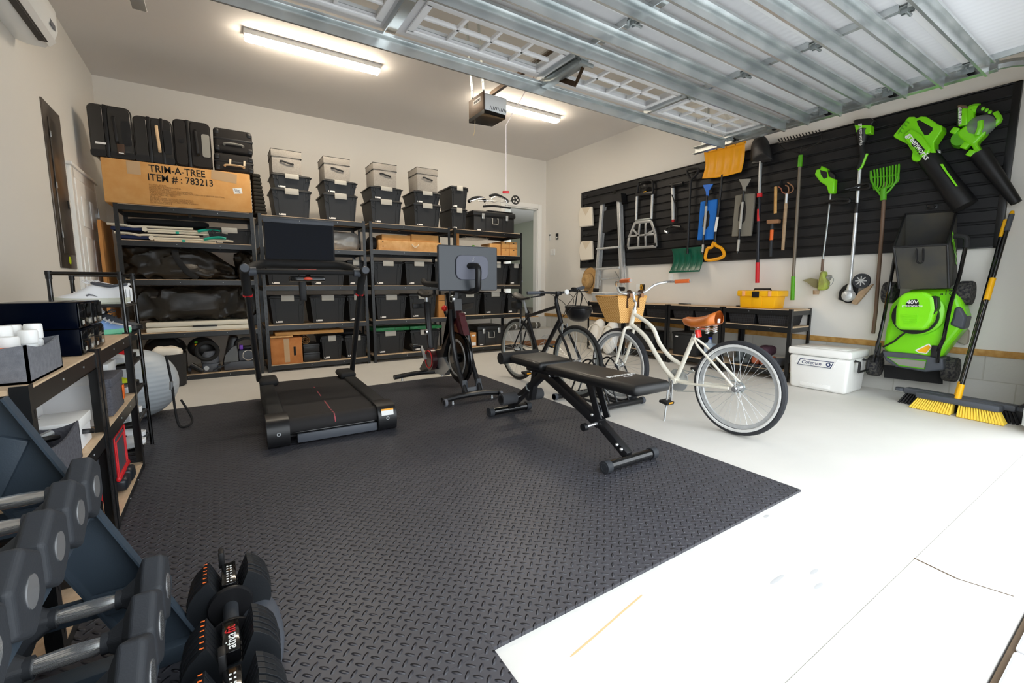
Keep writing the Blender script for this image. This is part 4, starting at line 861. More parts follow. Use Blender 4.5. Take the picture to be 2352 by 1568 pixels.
# ============================================================ treadmill
t = thing('treadmill', 'black treadmill with a large screen and a red dashed line on its belt', 'treadmill', (.6, 3.12, MZ), (0, 0, -.03))
tb = mat('belt', '#232122', .75, bump=.25, bscale=700)
MB().box((-.29, .04, .05), (.29, 1.4, .165), .0).cyl((-.29, .06, .115), (.29, .06, .115), .058, n=24).ob('running_belt', tb, t, w=False)
m = MB()
for y0, y1 in ((.03, .115), (.135, .165), (.19, .45), (.62, .82), (.95, 1.0)): m.box((-.004, y0, .165), (.004, y1, .1664))
m.tube([(0, .07, .1735), (0, .035, .168), (0, .01, .147), (0, .001, .12)], .004, 6, flat=.4)
m.ob('centre_line', mat('belt_red', '#a34a52', .6), t, w=False)
for s in (-1, 1):
    MB().box((min(s*.29, s*.4), .1, .02), (max(s*.29, s*.4), 1.42, .185), .018, 3).ob('side_rail', K['black_rubber'], t, w=False)
    MB().prism([(min(s*.282, s*.412), y, z) for y, z in ((.16, .0), (.02, .0), (-.02, .02), (-.035, .06), (-.035, .12), (-.015, .165), (.02, .188), (.16, .192))], (.13, 0, 0)).ob('end_cap', K['black_satin'], t, w=False, ang=50)
    MB().box((min(s*.255, s*.405), 1.2, .165), (max(s*.255, s*.405), 1.48, .225), .03, 3).ob('rear_cover', K['black_rubber'], t, w=False)
    MB().cyl((s*.347, -.0345, .1), (s*.347, -.037, .1), .012, n=14).mi(1).cyl((s*.347, -.037, .1), (s*.347, -.0375, .1), .007, n=10).ob('bolt', [K['steel'], K['black']], t, w=False)
    MB().tube([(s*.4, 1.38, .2), (s*.425, 1.24, .6), (s*.445, 1.12, .96)], .032, 12, flat=.75).ob('upright', K['black_satin'], t, w=False)
    MB().tube([(s*.4446, 1.124, .955), (s*.4452, 1.117, .968)], .036, 12, flat=.8).ob('red_ring', K['red'], t, w=False)
    MB().tube(bez([(s*.4455, 1.115, .97), (s*.452, 1.06, 1.08), (s*.455, .98, 1.16), (s*.455, .9, 1.175)], 5), [.034]*8+[.036]*7+[.036], 12).mi(1).cyl((s*.455, .9, 1.175), (s*.455, .892, 1.175), .034, .03, 14).ob('grip', [K['black_rubber'], K['slate']], t, w=False)
    MB().cyl((s*.43, 1.0, 1.15), (s*.375, 1.0, 1.152), .035, n=16).ob('dial', K['slate'], t, w=False)
MB().cyl((-.38, 1.0, 1.152), (.38, 1.0, 1.152), .022, n=14).ob('crossbar', K['black_rubber'], t, w=False)
MB().tube(bez([(-.43, 1.04, 1.16), (-.38, 1.14, 1.2), (-.29, 1.22, 1.225), (-.15, 1.24, 1.225), (.15, 1.24, 1.225), (.29, 1.22, 1.225), (.38, 1.14, 1.2), (.43, 1.04, 1.16)], 6), .036, 12).ob('rear_handrail', K['black_rubber'], t, w=False)
MB().box((-.24, -.012, .015), (.28, .012, .075), .008).ob('rear_bumper', K['slate'], t, w=False)
MB().box((-.285, 0, .078), (.285, .02, .088), .003).ob('trim_strip', K['black_gloss'], t, w=False)
MB().cbox((.345, -.037, .145), (.085, .002, .045), (-.2, 0, 0)).mi(1).cbox((.345, -.0345, .163), (.085, .002, .012), (-.2, 0, 0)).ob('warning_label', [K['white'], K['orange_plastic']], t, w=False)
MB().box((-.14, 1.0, 1.075), (.14, 1.1, 1.118), .012).box((-.12, .985, 1.085), (.12, 1.0, 1.1), .004).ob('console', K['black_gloss'], t, w=False)
MB().ell((0, .984, 1.098), (.035, .01, .014), 14, 8).ob('stop_button', mat('coral', '#e3573f', .4), t, w=False)
MB().box((-.07, .995, 1.172), (.07, 1.02, 1.178), .002).ob('status_light', mat('coral_dim', '#b04a3c', .4), t, w=False)
MB().box((-.03, 1.38, .9), (.03, 1.42, 1.3), .01).ob('screen_post', K['black'], t, w=False)
MB().box((-.29, 1.36, 1.265), (.29, 1.395, 1.63), .012, 2).ob('screen_case', K['black'], t, w=False)
MB().box((-.278, 1.3575, 1.275), (.278, 1.3595, 1.585)).ob('screen', K['screen'], t, w=False)
MB().box((-.29, 1.345, 1.588), (.29, 1.38, 1.63), .006).ob('sound_bar', K['slate'], t, w=False)
MB().cyl((0, 1.3445, 1.612), (0, 1.342, 1.612), .006, n=10).ob('camera_lens', K['black_gloss'], t, w=False)
# ============================================================ exercise bike
t = thing('exercise_bike', 'black and red exercise bike seen from behind its big screen', 'exercise bike', (1.87, 4.1, MZ))
E_ = lambda px, py, x=1.87: at(px, py, 'x', x)
xc = 1.87
m = MB().tube(bez([(1.56, 3.5, MZ+.045), (1.7, 3.5, MZ+.06), (1.87, 3.5, MZ+.065), (2.0, 3.5, MZ+.06), (2.14, 3.5, MZ+.045)], 5), .032, 10, flat=.8); m.ob('front_foot', K['black_satin'], t)
MB().tube(bez([(1.53, 4.7, MZ+.045), (1.7, 4.7, MZ+.06), (1.87, 4.7, MZ+.065), (2.18, 4.7, MZ+.045)], 5), .032, 10, flat=.8).ob('rear_foot', K['black_satin'], t)
for x in (1.57, 2.13): MB().cyl((x-.012, 3.46, MZ+.034), (x+.012, 3.46, MZ+.034), .034, n=18).mi(1).cyl((x-.0135, 3.46, MZ+.034), (x+.0135, 3.46, MZ+.034), .022, n=14).ob('transport_wheel', [K['mid_fabric'], K['black']], t)
for x, y in ((1.66, 3.5), (2.06, 3.5), (1.62, 4.7), (2.1, 4.7)): MB().cyl((x, y, MZ), (x, y, MZ+.03), .014, .008, 12).ob('levelling_foot', K['steel'], t)
fz = .365
m = MB().lathe([(.09, -.03), (.2, -.026), (.235, -.024), (.235, .024), (.2, .026), (.09, .03)], (xc+.02, 3.82, fz), (1, 0, 0), 40); m.ob('flywheel', mat('flywheel', '#1c1c1e', .25, .8), t)
MB().tube(ring((xc+.02, 3.82, fz), .243, (1, 0, 0), 40), .012, 8, closed=True).ob('flywheel_rim', K['black_gloss'], t)
MB().tube(ring((xc-.01, 3.82, fz), .17, (1, 0, 0), 40), .012, 8, closed=True, flat=.4).ob('flywheel_ring', K['steel'], t)
MB().cyl((xc-.06, 3.82, fz), (xc+.1, 3.82, fz), .05, n=20).ob('hub', K['black_gloss'], t)
for s in (-.075, .085):
    MB().tube(bez([(xc+s*.6, 3.86, .82), (xc+s, 3.78, .62), (xc+s, 3.7, .36), (xc+s*.95, 3.55, .13), (xc+s*.9, 3.51, .075)], 6), .024, 10).ob('fork_leg', K['black_satin'], t)
MB().prism([(xc-.1, 3.535, .07), (xc+.12, 3.535, .07), (xc+.1, 3.55, .2), (xc+.06, 3.55, .2), (xc+.05, 3.55, .13), (xc-.03, 3.55, .13), (xc-.04, 3.55, .2), (xc-.085, 3.55, .2)], (0, .012, 0)).ob('foot_plate', K['screen_back'], t)
pr = [(3.9, .9), (3.8, .93), (3.78, .75), (3.95, .66), (4.1, .42), (4.38, .36), (4.5, .3), (4.72, .12), (4.66, .1), (4.42, .2), (4.2, .2), (4.3, .3), (4.08, .34), (3.9, .62)]
MB().prism([(xc-.04, y, z) for y, z in pr], (.08, 0, 0)).ob('frame', K['black_satin'], t, flat=True)
MB().prism([(xc-.03, y, z) for y, z in ((3.62, .6), (3.72, .8), (3.86, .84), (3.88, .63), (3.8, .62))], (.06, 0, 0)).ob('resistance_cover', mat('maroon', '#4a1a20', .25, coat=.5), t)
MB().prism([(xc-.03, y, z) for y, z in ((4.12, .36), (4.36, .3), (4.3, .14), (4.08, .15), (3.95, .24))], (.06, 0, 0)).ob('lower_panel', K['steel'], t)
c = V((xc-.09, 4.32, .29))
MB().cyl(c, c+V((.05, 0, 0)), .115, n=36).ob('crank_guard', mat('maroon_dark', '#3a1418', .3, coat=.4), t)
MB().tube(ring(c-V((.002, 0, 0)), .09, (1, 0, 0), 36), .006, 6, closed=True).ob('red_ring', K['red'], t)
MB().bar(c-V((.03, 0, 0)), c+V((-.04, .11, .13)), .018, .03, (1, 0, 0), .004).bar(c+V((.2, 0, 0)), c+V((.2, -.12, -.11)), .018, .03, (1, 0, 0), .004).ob('crank', K['steel'], t)
for d, n_ in (((-.1, .115, .135), 'pedal'), ((.26, -.12, -.115), 'pedal')): MB().cbox(c+V(d), (.09, .1, .03), (.2, 0, 0), .008).mi(1).cbox(c+V(d)+V((0, 0, .016)), (.05, .03, .004)).ob('pedal', [K['black'], K['steel']], t)
MB().bar((xc, 4.46, .3), (xc, 4.56, .88), .06, .05, (0, 1, 0), .012).ob('seat_post', K['black_satin'], t)
MB().cyl((xc-.055, 4.49, .56), (xc-.035, 4.49, .56), .034, n=18).mi(1).cyl((xc-.058, 4.49, .56), (xc-.0551, 4.49, .56), .018, n=14).ob('adjuster_knob', [K['chrome'], K['black']], t)
m = MB()
def saddle(o, L_, wr, wn, h, mt, par, name='saddle', yd=1):
    """saddle with its nose along yd"""
    m = MB()
    def f(u, v):
        s = u; a = v*2*pi
        wd = wr*(1-s)**.9+wn*min(1, s*1.5) if s < .6 else wr*(.4**.9)*(1-s)/.4+wn*(1.05-.6*((s-.6)/.4)**3)
        wd *= min(1, (s+.03)*9)**.5 * min(1, (1.02-s)*8)**.5
        hh = h*(.6+.4*(1-s))*min(1, (1.02-s)*6)**.5
        return V(o)+V((wd*math.cos(a), yd*L_*(s-.45), hh*max(math.sin(a), -.55)-(.02*math.sin(s*pi))+.03*(1-s)**2))
    m.grid(f, 18, 20); return m.ob(name, mt, par, ang=60)
saddle((xc, 4.56, .955), .27, .075, .022, .035, K['leather'], t, yd=-1)
MB().cyl((xc, 4.56, .88), (xc, 4.56, .935), .02, n=12).ob('saddle_clamp', K['steel'], t)
MB().box((xc-.11, 4.67, .8), (xc+.1, 4.71, .86), .006).ob('weight_holder', K['black'], t)
MB().bar((xc, 3.86, .8), (xc, 3.83, 1.0), .055, .05, (0, 1, 0), .012).ob('handle_post', K['black_satin'], t)
MB().cyl((xc-.055, 3.83, .93), (xc-.03, 3.83, .93), .036, n=18).mi(1).cyl((xc-.058, 3.83, .93), (xc-.0551, 3.83, .93), .02, n=14).ob('adjuster_knob', [K['chrome'], K['black']], t)
q = E_(1021, 708, 1.84); MB().ell(q, .03, 16, 10).ob('resistance_knob', mat('knob_red', '#e0281c', .3), t)
MB().cyl((q.x, q.y, q.z-.03), (q.x+.02, q.y, q.z-.08), .012, n=10).ob('knob_stem', K['black'], t)
for s in (-1, 1):
    MB().tube(bez([(xc, 3.8, 1.03), (xc+s*.1, 3.75, 1.03), (xc+s*.2, 3.8, 1.06), (xc+s*.23, 4.0, 1.07), (xc+s*.21, 4.12, 1.1)], 5), .026, 10).ob('handlebar', K['black_rubber'], t)
    MB().bar((xc+s*.05, 3.95, .84), (xc+s*.22, 3.9, .86), .12, .008, (0, .6, 1)).ob('bottle_holder', K['black_satin'], t) if s > 0 else None
MB().tube(bez([(xc-.05, 3.74, 1.02), (xc+.02, 3.62, 1.0), (xc+.045, 3.5, 1.02), (xc+.04, 3.47, 1.1), (xc+.04, 3.47, 1.2), (xc+.03, 3.52, 1.225), (xc, 3.58, 1.225)], 6), .028, 12).ob('screen_arm', K['black_satin'], t)
a, b = at(1004, 562, 'y', 3.6), at(1140, 667, 'y', 3.6)
sx0, sx1, sz0, sz1 = a.x, b.x, b.z, a.z+.003
soft(rrect(MB(), sx0, sx1, sz0, sz1, .015, 3.58, 3.615).ob('screen_case', K['screen_back'], t), .008)
MB().box((sx0+.012, 3.6155, sz0+.012), (sx1-.012, 3.617, sz1-.012)).ob('screen', K['screen'], t)
xm, zm = sx0+(sx1-sx0)*.55, sz0+(sz1-sz0)*.5
soft(rrect(MB(), xm-.165, xm+.16, zm-.1, zm+.115, .06, 3.564, 3.5795).ob('back_cover', K['panel_grey'], t), .006)
rrect(MB(), xm-.05, xm+.06, zm+.01, zm+.05, .02, 3.555, 3.5635).ob('mount_plate', K['black'], t)
lz = zm+.078  # ring shaped emblem on the back cover
m = MB()
u0 = V((xm, 3.5652, lz))
m.tube(ring(u0, .013, (0, 1, 0), 20), .0035, 5, closed=True, flat=.3).tube([u0+V((-.008, 0, -.024)), u0+V((.004, 0, .002)), u0+V((.014, 0, .024))], .0035, 5, flat=.3); m.ob('emblem', K['white'], t)
# ============================================================ bench
t = thing('weight_bench', 'black adjustable weight bench with two padded cushions on the mat', 'exercise bench', (1.95, 2.3, MZ))
def pad(name, x0, x1, y0, y1, z0, z1, taper=0, dz=0):
    m = MB().box((x0, y0, z0), (x1, y1, z1), .03, 4)
    for v in m.v:
        f = (v.y-y0)/(y1-y0); v.x = (v.x-(x0+x1)/2)*(1+taper*f)+(x0+x1)/2; v.z += dz*f
    return m.ob(name, K['leather'], t, ang=60)
BZ = .52
pad('back_pad', 1.815, 2.115, 1.575, 2.385, BZ-.065, BZ)
pad('seat_pad', 1.81, 2.12, 2.42, 2.80, BZ-.06, BZ+.005, .08, .01)
text('STURDIMAX', .04, (1.97, 1.83, BZ+.0006), (1, 0, 0), (0, 1, 0), K['white'], t, bold=.001)
text('FITNESS', .02, (1.99, 1.79, BZ+.0006), (1, 0, 0), (0, 1, 0), K['white'], t)
fy, ry, cx = 1.70, 2.99, 1.93
for y, x0, x1 in ((fy, 1.72, 2.14), (ry, 1.73, 2.13)):
    MB().cyl((x0+.03, y, MZ+.036), (x1-.03, y, MZ+.036), .03, n=20).ob('foot_tube', K['black_gloss'], t)
    for x, d in ((x0, .04), (x1-.04, .04)):
        m = MB().cyl((x, y, MZ+.037), (x+d, y, MZ+.037), .036, n=20); m.tube(ring((x+.001, y, MZ+.037), .022, (1, 0, 0), 18), .003, 5, closed=True); m.ob('end_cap', K['hexrubber'], t)
MB().bar((cx, fy+.015, .07), (cx, 2.0, .235), .05, .05, (0, 0, 1), .004).ob('front_leg', K['black_satin'], t)
MB().bar((cx, 1.94, .2), (cx, 2.52, .43), .062, .062, (0, 0, 1), .004).ob('leg_sleeve', K['black_satin'], t)
MB().bar((cx+.04, 1.93, .235), (cx+.04, 2.03, .455), .012, .05, (0, 1, 0), .003).bar((cx-.03, 1.93, .235), (cx-.03, 2.03, .455), .012, .05, (0, 1, 0), .003).ob('back_support', K['black_satin'], t)
MB().bar((cx, ry-.015, .075), (cx, 2.5, .44), .05, .05, (0, 0, 1), .004).ob('rear_leg', K['black_satin'], t)
MB().bar((cx, 2.68, .2), (cx, 2.62, .46), .045, .045, (0, 1, 0), .004).ob('seat_support', K['black_satin'], t)
MB().box((cx-.04, 2.36, .425), (cx+.04, 2.7, .458), .004).box((cx-.02, 1.72, .435), (cx+.02, 2.3, .4545), .003).ob('pad_rail', K['black_satin'], t)
MB().cyl((cx-.16, 2.82, .19), (cx+.16, 2.82, .19), .008, n=10).ob('roller_bar', K['chrome'], t)
for s in (-1, 1): MB().cyl((cx+s*.06, 2.82, .19), (cx+s*.19, 2.82, .19), .045, n=20).mi(1).cyl((cx+s*.19, 2.82, .19), (cx+s*.192, 2.82, .19), .03, n=16).ob('foam_roller', [mat('foam_grey', '#3c3d40', .9), K['black']], t)
MB().cyl((cx-.17, 2.86, .5), (cx+.17, 2.86, .5), .045, n=20).ob('foam_roller', K['black_rubber'], t)
MB().cyl((cx-.03, 1.95, .205), (cx-.12, 1.95, .2), .01, n=10).mi(1).cyl((cx-.12, 1.95, .2), (cx-.145, 1.95, .199), .024, n=14).ob('locking_pin', [K['chrome'], K['black']], t)
for y, z in ((1.74, .105), (1.775, .122), (1.99, .25), (2.42, .425)):
    MB().ell((cx-.034, y, z), .011, 10, 6).ob('bolt', K['chrome'], t)
MB().tube(ring((cx, 2.7, .285), .036, (0, -1, .75), 16), .006, 6, closed=True).ob('collar', K['galv_dark'], t)
# ============================================================ bicycles
def wheel(c, r, par, tyre_r, rim, tyre, nsp=28, ww=None):
    w_ = MB(); c = V(c)
    o = MB().tube(ring(c, r-tyre_r, (1, 0, 0), 56), tyre_r, 10, closed=True).ob('wheel', tyre, par)
    rr = r-2*tyre_r
    if ww:
        for s in (-1, 1): MB().tube(ring(c+V((s*tyre_r*.8, 0, 0)), r-tyre_r*1.35, (1, 0, 0), 56), .012, 6, closed=True, flat=.5).ob('whitewall', ww, o)
    m = MB(); n = 56
    for k_, (r0, r1, x) in enumerate(((rr+.004, rr-.022, .012),)):
        u, w = basis((1, 0, 0)); vs = []
        for i in range(n):
            d = u*math.cos(2*pi*i/n)+w*math.sin(2*pi*i/n)
            vs += [c+d*r0+V((-x, 0, 0)), c+d*r0+V((x, 0, 0)), c+d*r1+V((x*.7, 0, 0)), c+d*r1+V((-x*.7, 0, 0))]
        fs = [(i*4+a, i*4+(a+1) % 4, ((i+1) % n)*4+(a+1) % 4, ((i+1) % n)*4+a) for i in range(n) for a in range(4)]
        m.add(vs, fs)
    m.ob('rim', rim, o)
    m = MB()
    for i in range(nsp):
        a = 2*pi*i/nsp; b = a+(.28 if i % 4 < 2 else -.28)*1.6; s = .03 if i % 2 else -.03
        u, w = basis((1, 0, 0))
        m.cyl(c+(u*math.cos(b)+w*math.sin(b))*.022+V((s, 0, 0)), c+(u*math.cos(a)+w*math.sin(a))*(rr-.015), .0013, n=4, cap=False)
    sp = m.ob('spokes', K['steel'], o)
    MB().cyl(c-V((.045, 0, 0)), c+V((.045, 0, 0)), .016, n=14).cyl(c-V((.034, 0, 0)), c-V((.028, 0, 0)), .026, n=16).cyl(c+V((.028, 0, 0)), c+V((.034, 0, 0)), .026, n=16).ob('hub', K['chrome'], o)
    return o
def pedal(c, par, m1):
    c = V(c); MB().cbox(c, (.09, .08, .022), (.15, 0, 0), .005).mi(1).cbox(c+V((0, -.041, 0)), (.05, .004, .012)).cbox(c+V((0, .041, 0)), (.05, .004, .012)).ob('pedal', [m1, K['orange_plastic']], par)
def chain(c1, r1, c2, r2, par, m):
    c1, c2 = V(c1), V(c2); pts = []
    for i in range(13): a = -pi/2+pi*i/12; pts.append(c1+V((0, r1*math.cos(a), r1*math.sin(a))))
    for i in range(13): a = pi/2+pi*i/12; pts.append(c2+V((0, r2*math.cos(a), r2*math.sin(a))))
    MB().tube(pts, .005, 5, closed=True).ob('chain', m, par)
# --- cream cruiser
X = 3.0; q = lambda px, py, dx=0: at(px, py, 'x', X+dx)
t = thing('cruiser_bicycle', 'cream cruiser bicycle with tan saddle and wicker basket', 'bicycle', (X, 2.2, 0), group=None)
RH, FH = V((X, 1.70, .338)), V((X, 2.81, .338)); BB = V((X, 2.205, .3))
wheel(RH, .336, t, .026, K['alu'], K['tyre'], 36, K['whitewall']); wheel(FH, .336, t, .026, K['alu'], K['tyre'], 36, K['whitewall'])
HT, HB = V((X, 2.653, .831)), V((X, 2.69, .7)); ST = q(1596, 771)
MB().cyl(HB-V((0, -.005, .02)), HT+V((0, -.004, .015)), .021, n=16).mi(0).tube(bez([HT-V((0, 0, .02)), q(1497, 750), q(1516, 790), q(1540, 820), q(1564, 836)], 8), .017, 12).tube(bez([HB+V((0, 0, .02)), q(1481, 772), q(1506, 812), q(1527, 846), BB], 8), .019, 12).cyl(BB, ST+V((0, .0, .01)), .017, n=14).cyl(BB-V((.036, 0, 0)), BB+V((.036, 0, 0)), .024, n=16).ob('frame', K['cream'], t)
m = MB()
for s in (-1, 1): m.tube([BB+V((s*.02, -.02, 0)), BB+V((s*.045, -.12, .005)), RH+V((s*.055, .03, .0))], .01, 8).tube([ST+V((s*.015, 0, -.02)), ST+V((s*.045, -.06, -.07)), RH+V((s*.055, 0, .02))], .009, 8)
m.ob('rear_stays', K['cream'], t)
m = MB()
for s in (-1, 1): m.tube(bez([HB+V((0, .0, -.01)), HB+V((s*.05, .015, -.02)), HB+V((s*.062, .03, -.09)), V((X+s*.06, 2.75, .5)), V((X+s*.056, 2.80, .36))], 6), .014, 10)
m.ob('fork', K['cream'], t)
MB().cyl(ST, ST+V((0, -.02, .07)), .013, n=12).cyl(ST-V((0, 0, .01)), ST+V((0, -.002, .012)), .022, n=14).ob('seat_post', K['chrome'], t)
sa = saddle((X, 2.0, .785), .3, .105, .028, .06, K['tan_leather'], t)
m = MB()
for s in (-1, 1):
    m.tube([V((X+s*.05, 1.92, .705))+V((.016*math.cos(i*.9), .016*math.sin(i*.9), i*.0022)) for i in range(28)], .003, 5)
    m.tube([(X+s*.02, 2.1, .76), (X+s*.025, 2.02, .735), (X+s*.05, 1.92, .73)], .005, 6)
m.ob('saddle_springs', K['chrome'], sa)
MB().cbox((X, 1.865, .8), (.03, .006, .03), bev=.004).ob('badge', K['white'], sa)
MB().cbox(q(1604, 766), (.05, .025, .06), (-.2, 0, 0), .008).ob('rear_reflector', mat('reflector_red', '#e8352c', .25, coat=.4), t)
SB = V((X, 2.64, .975))
MB().tube(bez([HT+V((0, 0, .02)), HT+V((0, -.01, .07)), V((X, 2.66, .93)), V((X, 2.67, .985))], 5), .012, 10).cyl(HT+V((0, 0, .01)), HT+V((0, -.002, .035)), .018, n=14).cbox((X, 2.67, .985), (.05, .035, .035), bev=.01).ob('stem', K['chrome'], t)
m = MB(); 
for s in (-1, 1): m.tube(bez([(X, 2.67, .985), (X+s*.08, 2.675, .985), (X+s*.16, 2.68, 1.0), (X+s*.24, 2.64, 1.06), (X+s*.31, 2.57, 1.085), (X+s*.335, 2.5, 1.088), (X+s*.36, 2.4, 1.092)], 6), .011, 10)
m.ob('handlebar', K['chrome'], t)
for s in (-1, 1): MB().cyl((X+s*.335, 2.5, 1.088), (X+s*.365, 2.38, 1.093), .017, n=14).mi(1).cyl((X+s*.365, 2.38, 1.093), (X+s*.3665, 2.374, 1.0932), .013, n=12).ob('grip', [K['orange_grip'], K['grey_plastic']], t)
MB().tube([BB+V((-.03, .04, -.02)), q(1525.6, 970, -.15)+V((0, 0, .008))], .007, 8).ob('kickstand', K['steel'], t)
MB().cyl(BB+V((.03, 0, 0)), BB+V((.036, 0, 0)), .09, n=36).ob('chainring', K['steel'], t)
MB().cyl(RH+V((.034, 0, 0)), RH+V((.04, 0, 0)), .035, n=24).ob('sprocket', K['steel'], t)
chain(BB+V((.033, 0, 0)), .09, RH+V((.037, 0, 0)), .035, t, K['galv_dark'])
MB().bar(BB+V((-.045, 0, 0)), BB+V((-.05, .0, -.16)), .012, .022, (0, 1, 0), .003).bar(BB+V((.045, 0, 0)), BB+V((.055, -.12, .1)), .012, .022, (1, 0, 0), .003).cyl(BB-V((.05, 0, 0)), BB+V((.05, 0, 0)), .009, n=10).ob('crank', K['chrome'], t)
pedal(BB+V((-.1, 0, -.16)), t, K['black']); pedal(BB+V((.11, -.12, .1)), t, K['black'])
text('HUFFY', .03, q(1475, 738, -.0195), (0, -.75, .66), (0, .66, .75), K['wood_old'], t) if 0 else None
# wicker basket strapped to the handlebar
def wick():
    m = mat('woven_wicker', '#dba861', .6); L = m.node_tree.links; tc = node(m, 'ShaderNodeTexCoord')
    ck = node(m, 'ShaderNodeTexChecker'); ck.inputs['Scale'].default_value = 95; ck.inputs[1].default_value = lin('#e3b673'); ck.inputs[2].default_value = lin('#bf8742')
    L.new(tc.outputs['Object'], ck.inputs['Vector']); L.new(ck.outputs[0], m.node_tree.nodes['Principled BSDF'].inputs['Base Color'])
    bp = node(m, 'ShaderNodeBump'); bp.inputs['Strength'].default_value = .6; bp.inputs['Distance'].default_value = .004; L.new(ck.outputs[1], bp.inputs['Height']); L.new(bp.outputs[0], m.node_tree.nodes['Principled BSDF'].inputs['Normal']); return m
bt = thing('wicker_basket', 'tan wicker basket strapped to the cream handlebar', 'basket', (X, 2.84, .74))
x0, x1, y0, y1, zb, zt = 2.89, 3.15, 2.705, 2.87, .735, .955; f = .05
xo0, xo1, yo0, yo1 = x0-f, x1+f, y0-.005, y1+.09
m = MB(); B8 = [(x0, y0, zb), (x1, y0, zb), (x1, y1, zb), (x0, y1, zb), (xo0, yo0, zt), (xo1, yo0, zt), (xo1, yo1, zt), (xo0, yo1, zt)]
m.add(B8, [(3, 2, 1, 0), (0, 1, 5, 4), (1, 2, 6, 5), (2, 3, 7, 6), (3, 0, 4, 7)]); m.ob('body', wick(), bt, solid=.012, flat=True)
MB().tube([B8[i] for i in (4, 5, 6, 7)], .011, 8, closed=True).ob('rim', K['wicker'], bt)
for x in (2.95, 3.09): MB().tube(bez([(x, 2.71, .93), (x, 2.655, .98), (x, 2.66, 1.002), (x, 2.69, 1.0), (x, 2.693, .95), (x, 2.688, .86)], 5), .012, 8, flat=.25, nrm=(1, 0, 0)).mi(1).box((x-.016, 2.643, .955), (x+.016, 2.653, .985), .003).ob('strap', [K['brown_leather'], K['rust']], bt)
# --- black hybrid
X = 2.76; q = lambda px, py, dx=0: at(px, py, 'x', X+dx)
t = thing('hybrid_bicycle', 'black flat bar bicycle with a saddle bag standing in the floor rack', 'bicycle', (X, 3.6, 0))
RH, FH = V((X, 4.11, .345)), V((X, 3.12, .345)); BB = V((X, 3.70, .285))
wheel(RH, .343, t, .019, K['galv_dark'], K['black_rubber'], 32); wheel(FH, .343, t, .019, K['galv_dark'], K['black_rubber'], 32)
HT, HB, ST = V((X, 3.43, .885)), V((X, 3.35, .69)), V((X, 3.92, .725))
MB().cyl(HB, HT, .021, n=14).tube([HT-V((0, .012, .035)), ST], .017, 10).tube([HB+V((0, .02, .035)), BB], .021, 10).cyl(BB, ST+V((0, .012, .03)), .017, n=12).cyl(BB-V((.036, 0, 0)), BB+V((.036, 0, 0)), .024, n=14).ob('frame', K['black_satin'], t)
m = MB()
for s in (-1, 1): m.tube([BB+V((s*.02, .02, 0)), RH+V((s*.06, -.02, 0))], .01, 8).tube([ST+V((s*.012, .0, -.02)), ST+V((s*.035, .06, -.12)), RH+V((s*.06, 0, .02))], .008, 8)
m.ob('rear_stays', K['black_satin'], t)
m = MB()
for s in (-1, 1): m.tube([HB+V((0, 0, -.01)), HB+V((s*.045, -.01, -.04)), V((X+s*.05, 3.22, .5)), V((X+s*.055, 3.13, .36))], .013, 10)
m.ob('fork', K['black_satin'], t)
MB().cyl(ST, V((X, 4.0, .9)), .014, n=12).ob('seat_post', K['steel'], t)
saddle((X, 4.03, .925), .27, .07, .022, .03, K['leather'], t, yd=-1)
MB().blob((X-.045, 4.06, .79), (X+.045, 4.2, .885), 71, .01, .6, 20, 14, 9).ob('saddle_bag', K['black_rubber'], t)
HC_ = V((X, 3.40, .98))
MB().tube([HT, HT+V((0, .008, .05)), HC_], .017, 10).cbox(HC_, (.06, .04, .04), bev=.01).ob('stem', K['black_satin'], t)
MB().tube(bez([(X-.31, 3.44, .985), (X-.12, 3.41, .985), HC_, (X+.12, 3.38, 1.0), (X+.31, 3.41, 1.03)], 5), .012, 10).ob('handlebar', K['black_satin'], t)
for s, a, b in ((-1, (X-.34, 3.445, .985), (X-.21, 3.42, .985)), (1, (X+.34, 3.415, 1.035), (X+.21, 3.395, 1.015))):
    MB().cyl(a, b, .017, n=12).ob('grip', K['slate'], t)
    MB().tube(bez([V(b), V(b)+V((s*-.03, -.03, -.02)), V(a)+V((0, -.06, -.04))], 4), .007, 6).cyl(V(b)+V((-.0, 0, 0)), V(b)+V((s*-.04, -.004, 0)), .022, n=12).ob('brake_lever', K['black_satin'], t)
for s, dx in ((-1, .0), (1, .04)): MB().tube(bez([HC_+V((s*.12, 0, .0)), HC_+V((s*.1, -.1, -.04)), HC_+V((s*.02+dx, -.14, -.12)), HB+V((0, -.02, .06))], 7), .0028, 5).ob('cable', K['black'], t)
MB().cyl(HC_+V((.08, -.02, .01)), HC_+V((.08, -.035, .012)), .026, n=16).ob('reflector', K['white'], t)
m = MB()
for i in range(6): m.tube(bez([ST+V((.02, -.02+.006*i, .03)), ST+V((.028, .04+.004*i, .06+.006*i)), ST+V((.02, .07, -.02)), ST+V((.02, .01, -.05))], 4), .0045, 5)
m.ob('cable_lock', K['black'], t)
MB().cyl(BB+V((.03, 0, 0)), BB+V((.04, 0, 0)), .085, n=32).ob('chainring', K['steel'], t)
m = MB()
for i in range(5): m.cyl(RH+V((.028+.004*i, 0, 0)), RH+V((.03+.004*i, 0, 0)), .055-.007*i, n=22)
m.ob('cassette', K['galv_dark'], t)
MB().bar(RH+V((.045, 0, -.03)), RH+V((.045, -.04, -.12)), .02, .03, (1, 0, 0), .006).ob('derailleur', K['black'], t)
chain(RH+V((.036, 0, 0)), .05, BB+V((.036, 0, 0)), .085, t, K['galv_dark'])
MB().bar(BB+V((-.045, 0, 0)), BB+V((-.05, .09, -.145)), .012, .024, (1, 0, 0), .004).bar(BB+V((.045, 0, 0)), BB+V((.05, -.09, .145)), .012, .024, (1, 0, 0), .004).cyl(BB-V((.05, 0, 0)), BB+V((.05, 0, 0)), .009, n=10).ob('crank', K['steel'], t)
